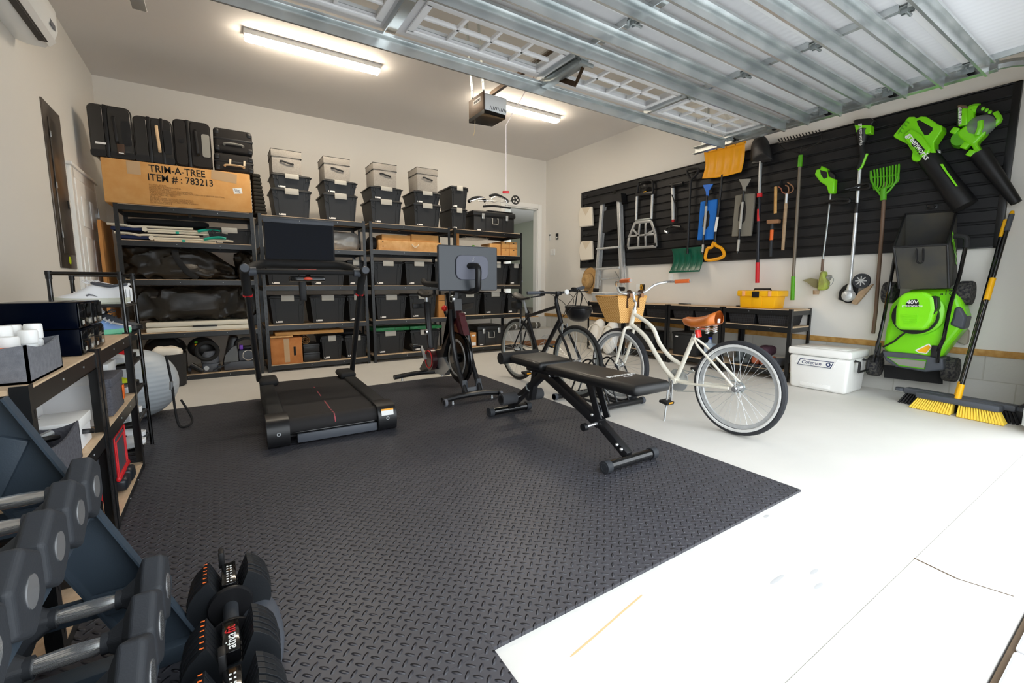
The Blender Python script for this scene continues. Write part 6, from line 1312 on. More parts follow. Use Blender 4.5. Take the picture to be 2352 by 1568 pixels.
MB().cyl(a, a.lerp(b, .72), .078, .08, 28).cyl(a.lerp(b, .68), b, .083, .086, 28).mi(1).cyl(b, b.lerp(a, -.002), .074, n=28).ob('tube', [K['black'], K['ink']], t)
pl(MB(), ((462, 495), (490, 492), (520, 545), (625, 690), (605, 692), (500, 550)), .21, .216, zE).ob('tube_stripe', K['lime'], t)
MB().ell(W(*zE(435, 395), .14), (.02, .03, .03), 10, 6).ob('release_button', K['steel'], t)
# small blower
t = thing('leaf_blower', 'smaller lime green leaf blower with a clear battery pack and tapered black tube', 'leaf blower', tuple(W(2245, 300, .15)))
soft(pl(MB(), ((105, 60), (140, 35), (185, 45), (188, 200), (105, 215)), .07, .17, zF).ob('battery', K['lime'], t), .01)
pl(MB(), ((112, 60), (138, 58), (136, 195), (112, 200)), .17, .174, zF).ob('battery_badge', K['white'], t); text('40V Li-ion', .04, W(*zF(124, 125), .1745), (0, 0, 1), (0, 1, 0), K['ink'], t)
soft(pl(MB(), ((102, 40), (140, 34), (188, 50), (185, 70), (105, 65)), .06, .175, zF).ob('battery_top', K['brown_metal'], t), .008)
wtube(MB(), ((215, 210), (200, 140), (205, 90), (230, 70), (275, 68)), .12, .038, zF, 10, 4).ob('rear_arm', K['lime'], t)
wtube(MB(), ((270, 70), (330, 85), (390, 130), (415, 165)), .12, .028, zF, 10, 4).mi(1)
m = MB(); wtube(m, ((270, 72), (330, 85), (385, 125), (418, 170)), .12, .03, zF, 10, 4); m.mi(1)
for x, y in ((315, 72), (345, 85), (372, 100)): m.ell(W(*zF(x, y), .14), (.018, .014, .018), 10, 6)
m.ob('grip', [K['black_rubber'], K['lime']], t)
wtube(MB(), ((405, 110), (440, 165), (400, 200), (345, 225), (280, 285), (250, 310)), .12, .028, zF, 10, 3).ob('front_arm', K['lime'], t)
wtube(MB(), ((440, 150), (455, 165), (425, 210)), .11, .018, zF, 8).ob('trigger', K['black_satin'], t)
soft(pl(MB(), ((180, 205), (235, 200), (265, 280), (345, 230), (340, 270), (260, 350), (315, 425), (250, 450), (220, 380), (170, 350), (110, 300), (95, 260), (150, 220)), .06, .17, zF).ob('body', K['lime'], t, flat=True), .018, 3)
c = W(*zF(290, 215), .13); MB().ell(c, (.06, .1, .09), 20, 12).ob('motor_housing', K['smoke'], t)
wtube(MB(), ((295, 170), (290, 230), (265, 290)), .185, .02, zF, 8, 4).ob('cover_rib', K['lime'], t)
c = W(*zF(125, 310), .16); MB().cyl(c+V((.08, 0, 0)), c, .075, .06, 24).ob('intake', K['lime_dark'], t)
m = MB()
for x, y in ((90, 255), (175, 378), (222, 440)): m.cbox(W(*zF(x, y), .13), (.08, .05, .05), (.6, 0, 0), .008)
m.ob('clip', K['lime'], t)
a, b = W(*zF(285, 435), .12), W(*zF(590, 845), .12); MB().cyl(a, b, .066, .034, 26).mi(1).cyl(b, b.lerp(a, -.003), .027, n=20).ob('tube', [K['black'], K['ink']], t)
# ============================================================ lawn mower hung on the wall
zM = ZM(1980, 470, 2.082)
t = thing('lawn_mower', 'lime green push mower hung upright on the wall, grass bag on top', 'lawn mower', tuple(W(2120, 740, .2)))
soft(pl(MB(), ((95, 690), (108, 600), (135, 500), (165, 440), (235, 405), (430, 400), (470, 440), (500, 530), (488, 590), (430, 660), (380, 725), (335, 742), (130, 722)), .07, .26, zM).ob('deck', K['lime'], t, flat=True), .05, 4)
c = W(*zM(265, 520), .26); MB().lathe([(.2, 0), (.195, .03), (.17, .045), (.001, .05)], c, (-1, 0, 0), 36).ob('motor_plinth', K['lime'], t)
MB().cyl(c+V((-.045, 0, -.02)), c+V((-.075, 0, -.02)), .165, n=36).ob('cooling_slot', K['black'], t)
soft(pl(MB(), ((155, 575), (158, 500), (172, 440), (205, 418), (300, 414), (345, 440), (352, 500), (335, 560), (300, 602), (170, 598)), .32, .43, zM).ob('motor_cover', K['lime'], t, flat=True), .035, 4)
soft(pl(MB(), ((330, 435), (358, 440), (362, 490), (340, 530), (328, 520)), .33, .42, zM).ob('battery_door', K['black_satin'], t), .006)
soft(pl(MB(), ((210, 470), (225, 455), (262, 452), (272, 468), (270, 488), (208, 490)), .43, .434, zM).ob('badge', K['black'], t), .001)
text('greenworks', .03, W(*zM(240, 483), .4345), WXD, WUP, K['white'], t); text('40V', .05, W(*zM(241, 466), .4345), WXD, WUP, K['white'], t)
m = MB()
for i in range(6): m.bar(W(*zM(188+i*3, 530+i*8), .432), W(*zM(265-i*1, 526+i*8), .432), .01, .006, NW)
m.ob('vent_rib', K['lime'], t)
text('21"', .06, W(*zM(405, 418), .262), (0, 1, 0), (0, 0, -1), K['black'], t)
soft(pl(MB(), ((95, 700), (240, 712), (385, 735), (390, 790), (300, 800), (160, 775), (110, 745)), .06, .3, zM).ob('front_bumper', K['slate'], t), .012)
pl(MB(), ((120, 728), (308, 745), (298, 785), (175, 765)), .3, .303, zM).ob('bumper_badge', K['grey_plastic'], t)
m = MB(); wtube(m, ((120, 728), (308, 745), (298, 785), (175, 768)), .304, .006, zM, 6, 0, True); m.ob('badge_outline', K['lime_dark'], t)
pl(MB(), ((105, 765), (385, 795), (385, 858), (105, 826)), .1, .108, zM).ob('front_flap', K['black_rubber'], t)
soft(pl(MB(), ((252, 695), (320, 663), (335, 680), (310, 712), (270, 708)), .262, .264, zM).ob('warning_sticker', K['white'], t), .0005); pl(MB(), ((262, 697), (318, 670), (328, 682), (306, 708), (275, 705)), .264, .265, zM).ob('warning_sticker', K['yellow'], t)
for x, y, r, lb in ((62, 768, .105, 0), (425, 787, .11, 0), (135, 420, .105, 0), (497, 422, .105, 0)):
    c = W(*zM(x, y), .14); s = -1 if x > 200 else 1; hw = .045
    MB().lathe([(r*.75, -hw), (r*.94, -hw), (r, -hw*.7), (r, hw*.7), (r*.94, hw), (r*.75, hw)], c, (0, 1, 0), 36).ob('tyre', mat('mower_tyre', '#4c4a46', .9, col2='#26262a', nscale=45, bump=.5, bscale=60, nlo=.45, nhi=.55) if x == 62 else bpy.data.materials['mower_tyre'], t)
    h_ = MB().cyl(c-V((0, hw*.8, 0)), c+V((0, hw*.8, 0)), r*.76, n=28)
    for q_ in ring(c-V((0, hw*.85, 0)), r*.5, (0, 1, 0), 7): h_.mi(1).cyl(q_+V((0, hw*.02, 0)), q_-V((0, .002, 0)), r*.13, n=10)
    h_.ob('hub', [K['black_satin'], K['galv_dark']], t)
MB().bar(W(*zM(395, 740), .14), W(*zM(420, 785), .14), .03, .03, NW).bar(W(*zM(440, 420), .13), W(*zM(495, 430), .13), .03, .03, NW).bar(W(*zM(75, 745), .14), W(*zM(110, 700), .14), .03, .03, NW).ob('axle', K['black_satin'], t)
soft(pl(MB(), ((440, 490), (470, 485), (500, 540), (485, 600), (415, 575), (430, 540)), .1, .275, zM).ob('side_chute', K['slate'], t), .02)
m = MB(); wtube(m, ((160, 230), (130, 400), (100, 560), (70, 690), (55, 750)), (.34, .33, .31, .29, .27), .0145, zM, 10, 4); m.ob('handle_tube', K['black_gloss'], t)
m = MB(); wtube(m, ((497, 190), (465, 340), (425, 470), (400, 590), (388, 645), (368, 690), (360, 755)), (.34, .33, .32, .31, .3, .31, .31), .0145, zM, 10, 4); m.ob('handle_tube', K['black_gloss'], t)
wtube(MB(), ((440, 150), (480, 152), (500, 165), (497, 205)), .34, .021, zM, 10, 4).ob('handle_grip', K['black_rubber'], t)
wtube(MB(), ((215, 605), (180, 630), (150, 655), (100, 680)), (.3, .3, .29, .28), .009, zM, 6, 4).ob('cable', K['black'], t)
m = MB(); m.box(W(*zM(352, 700), .3)-V((.01, .03, .05)), W(*zM(352, 700), .3)+V((.02, .03, .05)), .004); m.box(W(*zM(75, 690), .28)-V((.01, .02, .06)), W(*zM(75, 690), .28)+V((.02, .02, .06)), .004); m.ob('handle_bracket', K['black_satin'], t)
# grass bag
F = lambda x, y, d: W(*zM(x, y), d)
b0, b1, b2, b3 = F(178, 400, .36), F(415, 396, .36), F(408, 190, .5), F(152, 203, .5)
c0, c1, c2, c3 = F(205, 380, .05), F(455, 370, .05), F(452, 28, .06), F(208, 45, .06)
t = thing('grass_bag', 'black fabric grass bag resting open on the lawn mower', 'bag', tuple(F(300, 300, .3)))
m = MB().add([b0, b1, b2, b3, c0, c1, c2, c3], [(0, 1, 2, 3), (1, 5, 6, 2), (4, 0, 3, 7), (5, 4, 7, 6), (4, 5, 1, 0)])
o = m.ob('body', mat('bag_mesh', '#3b3b3a', .8, col2='#4a463c', nscale=5, bump=.3, bscale=700), t, solid=.006, flat=True)
md = o.modifiers.new('sub', 'SUBSURF'); md.subdivision_type = 'SIMPLE'; md.levels = md.render_levels = 4
o.modifiers.move(1, 0)
m = MB()
for a, b in ((b2, b3), (b3, c3), (c3, c2), (c2, b2), (b0, b3), (b1, b2)): m.tube([a, b], .01, 8)
m.ob('bag_frame', K['black_satin'], t)
wtube(MB(), ((262, 200), (262, 262), (270, 278), (285, 278), (293, 262), (293, 198)), .49, .007, zM, 6, 3).ob('handle', K['black_satin'], t)
pl(MB(), ((168, 100), (206, 50), (208, 190), (166, 200)), .3, .302, zM).ob('side', K['bag'], t) if 0 else None
nvec = (b2-b1).cross(c1-b1).normalized(); e1 = (F(480, 235, .25)-F(440, 160, .3)).normalized()
cc = (b1+b2+c1+c2)/4+V((-.02, -.012, .06)); sx = (c2-b2).normalized(); dn = (b1-b2).normalized()
text('CMWO', .12, cc, dn*.8+sx*.45, sx*.8-dn*.45, K['lime'], t, bold=.003)
# ============================================================ brooms, cooler, scoop
def broom(label, hx, y0, y1, top, bcol, off, tipc, name='push_broom'):
    t = thing(name, label, 'broom', (hx, (y0+y1)/2, 0)); ym = (y0+y1)/2
    a, b = V((hx+.09, y1, .115)), V((hx, y0, .115))
    MB().bar(a, b, .09, .05, (0, 0, 1), .014).ob('head', K['slate'], t)
    m = MB(); n_ = 34
    for i in range(n_):
        p = a.lerp(b, .03+.94*i/(n_-1)); sp = (i/(n_-1)-.5)
        if abs(sp) < .03 and bcol[1] == 'f': continue
        for r_ in (-.03, 0, .03): m.cyl(p+V((r_, 0, -.024)), p+V((r_*1.6-.02, -sp*.08, -.112)), .005, .0088, 6)
    m.ob('bristles', mat(name+'_bristle'+bcol[1:3], bcol, .7), t)['kind'] = 'stuff'
    p = a.lerp(b, .5)
    top = V(top); s = (top-p).normalized(); p0 = p+V((0, 0, .012))
    MB().cyl(p0, p0+s*.13, .022, .02, 12).ob('socket', K['yellow'], t)
    MB().cyl(p0+s*.1, p0+s*1.48, .0145, n=14).ob('pole', K['black_gloss'], t)
    L_ = (top-p0).length
    MB().cyl(p0+s*(L_-.15), top, .0175, n=14).ob('tip', K[tipc], t)
    if tipc == 'slate': MB().cyl(p0+s*(L_-.002), p0+s*(L_+.025), .017, .012, 12).ob('hanging_cap', K['yellow'], t); MB().cyl(p0+s*.86, p0+s*1.05, .0205, n=14).ob('sleeve', K['yellow'], t)
    for e, d in ((a, 1), (b, -1)): MB().cyl(e+V((0, d*.03, -.012)), e+V((0, d*.03, .012)), .04, n=18).ob('end_loop', K['slate'], t) if bcol[1] != 'f' else None
broom('push broom with yellow bristles leaning on the wall beside the mower', 4.94, .72, 1.24, W(2324, 492, .06), '#f2d14b', 0, 'slate')
broom('second push broom with black bristles behind the yellow one', 5.07, .66, 1.36, W(2311, 505, .05), '#1b1b1d', .08, 'yellow')
x0, x1, y0, y1 = 4.98, 5.40, 1.74, 2.285
t = thing('cooler', 'large white hard cooler with black side handles on the floor below the panel', 'cooler', ((x0+x1)/2, (y0+y1)/2, 0))
m = MB().box((x0, y0, .001), (x1, y1, .345), .03, 3)
for v in m.v: f = .93+.07*min(1, v.z/.34); v.x = (v.x-(x0+x1)/2)*f+(x0+x1)/2; v.y = (v.y-(y0+y1)/2)*f+(y0+y1)/2
m.ob('body', K['white_gloss'], t)
MB().box((x0-.01, y0-.01, .348), (x1+.01, y1+.01, .425), .02, 3).box((x0+.05, y0+.05, .415), (x1-.05, y1-.05, .432), .008).ob('lid', K['white_gloss'], t)
MB().prism([(x0-.002, y0+.13, .26), (x0-.002, y1-.06, .26), (x0-.002, y1-.1, .34), (x0-.002, y0+.1, .34)], (.008, 0, 0)).box((x0+.0, y0+.15, .03), (x0+.012, y1-.12, .07), .006).ob('front_panel', K['white_gloss'], t)
zc_ = .275; yc = (y0+y1)/2+.02; xl = x0-.003
pg = [(xl, yc+.165, zc_-.03), (xl, yc-.14, zc_-.03), (xl, yc-.165, zc_+.035), (xl, yc+.14, zc_+.035)]
sl = lambda f: [V((xl-.001*(f < 1), yc+(p[1]-yc)*f, zc_+(p[2]-zc_)*(f*1.0 if f == 1 else .82))) for p in pg]
MB().prism([(p[0], p[1], p[2]) for p in pg], (-.002, 0, 0)).ob('badge_outline', K['navy'], t)
bd = MB().prism([(p.x-.0012, p.y, p.z) for p in sl(.95)], (-.0015, 0, 0)).ob('badge', K['white_gloss'], t)
text('Coleman', .05, (xl-.004, yc+.035, zc_+.002), WXD, WUP, K['navy'], t, shear=.2, bold=.0005)
text('\u25C9', .05, (xl-.004, yc-.115, zc_+.004), WXD, WUP, K['navy'], t) if 0 else MB().tube(ring((xl-.004, yc-.118, zc_+.004), .016, (1, 0, 0), 20), .005, 6, closed=True, flat=.3).ob('emblem', K['navy'], t)
for y, s in ((y0, -1), (y1, 1)): MB().tube([(x0+.1, y+s*.005, .33), (x0+.1, y+s*.045, .325), (x0+.1, y+s*.045, .23), (x0+.3, y+s*.045, .23), (x0+.3, y+s*.045, .325), (x0+.3, y+s*.005, .33)], .012, 8).ob('handle', K['black'], t)
t = MB().prism([(5.1, .775, .003), (5.42, .775, .003), (5.44, .74, .02), (5.35, .6, .17), (5.33, .56, .19), (5.1, .56, .19), (5.05, .66, .1)], (0, 0, .012)) if 0 else MB()
t.prism([(5.08, .80, .002), (5.08, .52, .002), (5.08, .5, .21), (5.08, .6, .205), (5.08, .68, .1)], (.32, 0, 0)).box((5.07, .5, .2), (5.41, .62, .215), .004)
tag(soft(t.ob('plastic_dustpan', K['black']), .006), 'black plastic dustpan on the floor at the end of the brooms', 'dustpan')
tag(soft(pl(MB(), ((480, 590), (508, 600), (505, 660), (490, 672), (445, 655)), .001, .06, zM).ob('sanding_block', mat('pumice', '#a79f93', .95, bump=.3, bscale=80)), .01), 'grey stone block on the wooden ledge behind the mower', 'block')
# ============================================================ low benches along the right wall
GB = 'low black shelving benches along the right wall'
for i, (y, lb) in enumerate(((3.14, 'low black shelving bench under the yellow toolbox'), (3.94, 'low black shelving bench behind the cream bicycle saddle'), (4.74, 'low black shelving bench behind the wicker basket'), (5.54, 'low black shelving bench behind the hanging helmet'))):
    shelf_unit(lb, (5.13, y, 0), -pi/2, .785, .45, [.12, .605, .792], .80, 'shelving_bench', 'shelf', GB)
BT = .793
t = thing('toolbox', 'yellow plastic toolbox with a black latch on the low bench', 'toolbox', (5.3, 2.78, BT))
m = MB().box((5.2, 2.57, BT), (5.42, 2.99, BT+.15), .012)
for v in m.v: f = .93+.07*min(1, (v.z-BT)/.15); v.y = 2.78+(v.y-2.78)*f
m.box((5.193, 2.72, BT+.01), (5.2, 2.83, BT+.14), .003); m.ob('body', K['yellow'], t)
MB().box((5.185, 2.545, BT+.137), (5.435, 3.015, BT+.205), .014).ob('lid', K['yellow'], t)
MB().box((5.178, 2.75, BT+.125), (5.19, 2.83, BT+.195), .004).ob('latch', K['black'], t)
for y in (2.63, 2.93): MB().box((5.178, y-.018, BT+.14), (5.186, y+.018, BT+.2), .003).ob('clasp', mat('peach_plastic', '#f3b07a', .4), t)
MB().tube([(5.31, 2.68, BT+.2), (5.31, 2.69, BT+.222), (5.31, 2.87, BT+.222), (5.31, 2.88, BT+.2)], .01, 8).ob('handle', K['black'], t)
t = thing('clear_storage_box', 'clear plastic box with white lid and grey lid stack on the far bench end', 'storage box', (5.36, 5.3, BT))
MB().box((5.2, 5.22, BT+.001), (5.5, 5.52, BT+.13), .01).ob('body', mat('milky', '#cfd2d4', .25, alpha=.7), t)
MB().box((5.19, 5.21, BT+.131), (5.51, 5.53, BT+.15), .006).ob('lid', K['white_plastic'], t)
MB().box((5.22, 5.24, BT+.004), (5.48, 5.5, BT+.06), .02).ob('contents', K['mid_fabric'], t)
t = MB().box((5.2, 4.95, BT+.001), (5.45, 5.17, BT+.045), .01).box((5.19, 4.94, BT+.046), (5.46, 5.18, BT+.06), .005).ob('shallow_box', K['white_plastic']); tag(t, 'shallow white lidded box beside the clear box on the far bench', 'storage box')
for y, lb in ((3.97, 'small black clip on the bench top near the wall, left of the bench joint'), (3.12, 'small black clip on the bench top beside the toolbox')): tag(MB().box((5.45, y-.05, BT+.0005), (5.5, y+.05, BT+.012), .003).ob('black_clip', K['black']), lb, 'clip')
# woven plastic baskets on the middle shelf
def netmat():
    m = mat('woven_plastic', '#232327', .5); L = m.node_tree.links; tc = node(m, 'ShaderNodeTexCoord'); mp = node(m, 'ShaderNodeMapping'); mp.inputs['Rotation'].default_value = (R(45), 0, 0); ck = node(m, 'ShaderNodeTexChecker'); ck.inputs['Scale'].default_value = 70
    ck.inputs[1].default_value = lin('#2c2c31'); ck.inputs[2].default_value = lin('#121214'); L.new(tc.outputs['Object'], mp.inputs[0]); L.new(mp.outputs[0], ck.inputs['Vector']); L.new(ck.outputs[0], m.node_tree.nodes['Principled BSDF'].inputs['Base Color'])
    bp = node(m, 'ShaderNodeBump'); bp.inputs['Strength'].default_value = .7; bp.inputs['Distance'].default_value = .004; L.new(ck.outputs[1], bp.inputs['Height']); L.new(bp.outputs[0], m.node_tree.nodes['Principled BSDF'].inputs['Normal']); return m
nm_ = netmat()
for y0, y1, lb in ((2.77, 3.09, 'woven black basket on the middle shelf under the toolbox, farther from the cooler'), (2.41, 2.745, 'woven black basket on the middle shelf nearest the cooler, yellow things inside'), (3.58, 3.89, 'woven black basket behind the cream saddle nose, far half of its bench'), (3.21, 3.55, 'woven black basket right behind the cream saddle'), (4.38, 4.69, 'woven black basket right of the wicker basket, far half of its bench'), (4.01, 4.35, 'woven black basket right of the wicker basket, near half of its bench'), (5.18, 5.49, 'woven black basket left of the wicker basket, at the far bench end'), (4.81, 5.15, 'woven black basket hidden behind the wicker basket')):
    zb = .6065; m = MB(); x0, x1 = 5.165, 5.5; i_ = .02
    B8 = [(x0+i_, y0+i_, zb), (x1-i_, y0+i_, zb), (x1-i_, y1-i_, zb), (x0+i_, y1-i_, zb), (x0, y0, zb+.125), (x1, y0, zb+.125), (x1, y1, zb+.125), (x0, y1, zb+.125)]
    m.add(B8, [(3, 2, 1, 0), (0, 1, 5, 4), (1, 2, 6, 5), (2, 3, 7, 6), (3, 0, 4, 7)]); o = m.ob('woven_basket', nm_, solid=.004, flat=True); tag(o, lb, 'basket', 'woven black baskets on the low benches')
    MB().tube(B8[4:], .006, 6, closed=True).ob('rim', K['black'], o)
    MB().box((x0+.03, y0+.03, zb+.004), (x1-.03, y1-.03, zb+.07), .02).ob('contents', K['pine'] if y0 == 2.41 else K['slate'], o)
def bench_tote(y0, y1, h, lb, x0=5.17, x1=5.52):
    t = thing('storage_tote', lb, 'storage tote', ((x0+x1)/2, (y0+y1)/2, .121), group='black totes on the low benches'); zb = .1215
    m = MB().box((x0+.01, y0, zb), (x1, y1, zb+h-.03), .01)
    for v in m.v: f = .9+.1*(v.z-zb)/h; v.y = (y0+y1)/2+(v.y-(y0+y1)/2)*f
    m.ob('body', K['tote'], t); MB().box((x0, y0-.006, zb+h-.03), (x1+.005, y1+.006, zb+h), .008).ob('lid', K['tote_lid'], t)
    MB().box((x0+.008, y1-.09, zb+h-.07), (x0+.0125, y1-.05, zb+h-.055)).ob('label_sticker', K['sticker'], t)
bench_tote(3.5, 3.89, .31, 'black tote under the middle shelf behind the cream seat tube'); bench_tote(4.2, 4.66, .27, 'black tote under the middle shelf behind the cream frame tubes')
tag(MB().blob((5.2, 4.25, .395), (5.48, 4.6, .43), 81, .02, .6, 24, 12, 12).ob('hi_vis_strap', mat('hi_vis', '#c7d836', .6, col2='#1d1d1d', nscale=14)), 'black and lime straps piled on the tote behind the cream frame', 'straps') if 0 else None
t = thing('jug', 'translucent blue capped jug under the bench beside the cream seat stays', 'jug', (5.25, 3.38, .122)); MB().box((5.2, 3.3, .1215), (5.3, 3.43, .32), .025, 3).cyl((5.25, 3.37, .32), (5.25, 3.37, .37), .03, .016, 16).ob('bottle', mat('jug_blue', '#c4d6ea', .3, alpha=.8), t)
MB().cyl((5.25, 3.37, .37), (5.25, 3.37, .395), .022, n=16).ob('cap', mat('cap_blue', '#2138c0', .4), t)
tag(MB().lathe([(.001, 0), (.035, 0), (.035, .14), (.015, .17), (.015, .2), (.001, .2)], (5.2, 3.2, .1215), (0, 0, 1), 16).ob('spray_bottle', mat('bottle_teal', '#49b5ba', .4)), 'small teal bottle on the bench floor behind the bicycle wheel', 'bottle')
tag(MB().lathe([(.001, 0), (.045, 0), (.045, .17), (.02, .2), (.02, .22), (.001, .22)], (5.24, 3.11, .1215), (0, 0, 1), 16).ob('white_bottle', K['white_plastic']), 'white bottle standing left of the rubber boots', 'bottle') if 0 else None
def boot(y, lb):
    t = thing('rubber_boot', lb, 'boot', (5.25, y, .122), group='grey rubber boots'); g = mat('boot_grey', '#53595a', .5) if 'boot_grey' not in bpy.data.materials else bpy.data.materials['boot_grey']
    MB().tube(bez([(5.3, y, .16), (5.3, y, .2), (5.3, y, .28), (5.3, y, .345)], 4), [.05, .05, .051, .052, .053, .054, .055, .056, .057, .058, .058, .058, .06], 16, flat=1.0).ob('shaft', g, t)
    MB().tube(bez([(5.345, y, .165), (5.27, y, .165), (5.21, y, .16), (5.175, y, .155)], 4), [.04, .045, .048, .05, .05, .048, .045, .042, .04, .037, .033, .025, .015], 12, flat=.85).ob('foot', g, t)
    MB().box((5.165, y-.045, .1215), (5.36, y+.045, .135), .006).ob('sole', K['black_rubber'], t)
boot(2.985, 'grey rubber boot nearer the bench post, behind the cream rear wheel'); boot(2.865, 'grey rubber boot beside the brown hiking shoes')
def lowshoe(y, lb, c1, c2, z=.1215, x=5.25):
    t = thing('hiking_shoe', lb, 'shoe', (x, y, z), group='hiking shoes under the bench')
    MB().blob((x-.12, y-.045, z+.02), (x+.13, y+.045, z+.12), int(y*100), .01, .6, 24, 14, 9).ob('upper', K[c1], t); MB().box((x-.13, y-.048, z), (x+.135, y+.048, z+.028), .012).ob('sole', K[c2], t)
    MB().tube([(x-.02, y-.03, z+.11), (x+.02, y+.03, z+.118), (x+.05, y-.03, z+.125)], .004, 5).ob('laces', K['rope'], t)
lowshoe(2.735, 'brown hiking shoe next to the grey boots', 'terracotta', 'hexrubber'); lowshoe(2.625, 'brown hiking shoe second from the grey boots', 'terracotta', 'hexrubber'); lowshoe(2.515, 'black shoe at the cooler end of the bench floor', 'slate', 'black_rubber')
tag(MB().blob((5.2, 2.6, .245), (5.4, 2.76, .36), 91, .03, .7, 28, 16, 9, .6).ob('crumpled_purple_bag', mat('plum_cloth', '#4a2f3c', .7, bump=.3, bscale=30)), 'crumpled dark plum bag lying on the brown hiking shoes', 'bag')
for i, (x, y, z, lb) in enumerate(((4.98, 5.14, .28, 'round white padded cushion leaning in front of the far bench, left one'), (4.98, 4.86, .27, 'round white padded cushion leaning in front of the far bench, right one'))):
    t = tag(MB().ell((x, y, z), (.11, .135, .26), 28, 18, M.Rotation(.25, 3, 'Y')).ob('padded_cushion', mat('vinyl_white', '#efece6', .45, bump=.15, bscale=20) if i == 0 else bpy.data.materials['vinyl_white']), lb, 'cushion', 'white cushions by the far bench')
    MB().tube(ring((x-.085, y, z+.05), .13, (-1, 0, .25), 24), .008, 6, closed=True).ob('piping', K['canvas'], t)
# ============================================================ benches along the left wall
GL = 'low black shelving benches along the left wall'
LF = -.43
for y, lb in ((1.62, 'low black shelving bench on the left, nearest the dumbbell rack'), (2.43, 'low black shelving bench on the left, before the shoe rack')):
    shelf_unit(lb, (LF, y, 0), pi/2, .785, .6, [.05, .455, .787], .795, 'shelving_bench', 'shelf', GL)
LT = .788
# grey fabric caddy with pill bottles
x0, x1, y0, y1 = -.80, -.445, 1.70, 2.0
t = thing('fabric_caddy', 'open grey fabric box full of white capped bottles on the left bench', 'storage box', ((x0+x1)/2, (y0+y1)/2, LT))
def openbox(x0, x1, y0, y1, z0, z1, th, dip=0):
    m = MB(); N = 8
    for a, b, ax in (((x0, y0), (x1, y0), 1), ((x1, y0), (x1, y1), 0), ((x1, y1), (x0, y1), 1), ((x0, y1), (x0, y0), 0)):
        top = []; 
        for i in range(N+1):
            u = i/N; top.append((a[0]+(b[0]-a[0])*u, a[1]+(b[1]-a[1])*u, z1-dip*math.sin(pi*u)))
        vec = (0, th if a[1] == y0 else -th, 0) if ax else (-th if a[0] == x1 else th, 0, 0)
        m.prism([(a[0], a[1], z0), (b[0], b[1], z0)]+top[::-1], vec)
    m.box((x0, y0, z0), (x1, y1, z0+th)); return m
openbox(x0, x1, y0, y1, LT, LT+.105, .006, .018).ob('body', K['mid_fabric'], t)
bi = 0
for x, y, r, h, lb in ((-.49, 1.95, .021, .14, 'white pill bottle at the far outer corner of the grey caddy'), (-.535, 1.955, .021, .138, 'white pill bottle second along the far side of the grey caddy'), (-.58, 1.95, .022, .132, 'white pill bottle third along the far side of the grey caddy'), (-.49, 1.9, .022, .125, 'white pill bottle in the second row of the grey caddy, outer end'),
                       (-.545, 1.895, .027, .14, 'wide white jar in the middle of the grey caddy'), (-.61, 1.89, .026, .128, 'white jar left of the middle jar in the grey caddy'), (-.68, 1.9, .03, .138, 'largest white jar at the wall side of the grey caddy'), (-.52, 1.83, .03, .112, 'white jar at the front of the grey caddy beside the colourful sachets'), (-.6, 1.82, .032, .108, 'white jar at the front left of the grey caddy')):
    t = thing('pill_bottle', lb, 'bottle', (x, y, LT+.007), group='white bottles in the grey caddy')
    z = LT+.0065
    MB().lathe([(.001, 0), (r*.95, 0), (r*.95, h*.62), (r*.75, h*.68)], (x, y, z), (0, 0, 1), 20).ob('bottle', K['white_plastic'], t)
    MB().lathe([(r*.98, h*.685), (r, h*.7), (r, h*.96), (r*.9, h), (.001, h)], (x, y, z), (0, 0, 1), 28).ob('cap', K['white'], t)
    MB().lathe([(r*.96, h*.3), (r*.965, h*.31), (r*.965, h*.5), (r*.96, h*.51)], (x, y, z), (0, 0, 1), 20, cap=False).ob('label', mat('label_red%d' % bi, '#8c2f36' if bi < 3 else '#d9d4dd', .5), t); bi += 1
for i, (c, lb, p, d) in enumerate((('purple', 'purple sachet at the front of the grey caddy', (-.6, 1.745, LT+.088), (.12, .05, .012)), ('orange', 'orange wrapped bar at the front of the grey caddy', (-.52, 1.75, LT+.085), (.07, .03, .015)), ('blue', 'blue wrapper at the wall side of the grey caddy', (-.69, 1.745, LT+.082), (.06, .04, .012)))):
    tag(MB().cbox(p, d, (.3, .35-.3*i, .4), .004).ob('sachet', K[c]), lb, 'packet', 'packets in the grey caddy')
# two stacked drawer organisers
for i, lb in ((0, 'lower glossy black drawer organiser on the left bench'), (1, 'upper glossy black drawer organiser on the left bench')):
    z0 = LT+.001+i*.101
    t = thing('desk_organiser', lb, 'drawer unit', (-.56, 2.46, z0), group='glossy black drawer organisers')
    MB().box((-.68, 2.28, z0), (-.452, 2.67, z0+.099), .004).ob('case', K['screen'], t)
    for j in range(2):
        ya = 2.285+j*.192
        d = MB().box((-.4515, ya, z0+.006), (-.447, ya+.188, z0+.093), .003).ob('drawer', K['smoke_dark'] if 'smoke_dark' in K else K['dark_glass'], t)
        MB().box((-.447, ya+.07, z0+.012), (-.439, ya+.118, z0+.02), .002).ob('handle', K['clear'], d)
        MB().box((-.4468, ya+.03, z0+.014), (-.4462, ya+.06, z0+.03)).box((-.4468, ya+.128, z0+.014), (-.4462, ya+.158, z0+.03)).ob('contents_label', K['latch'], d)
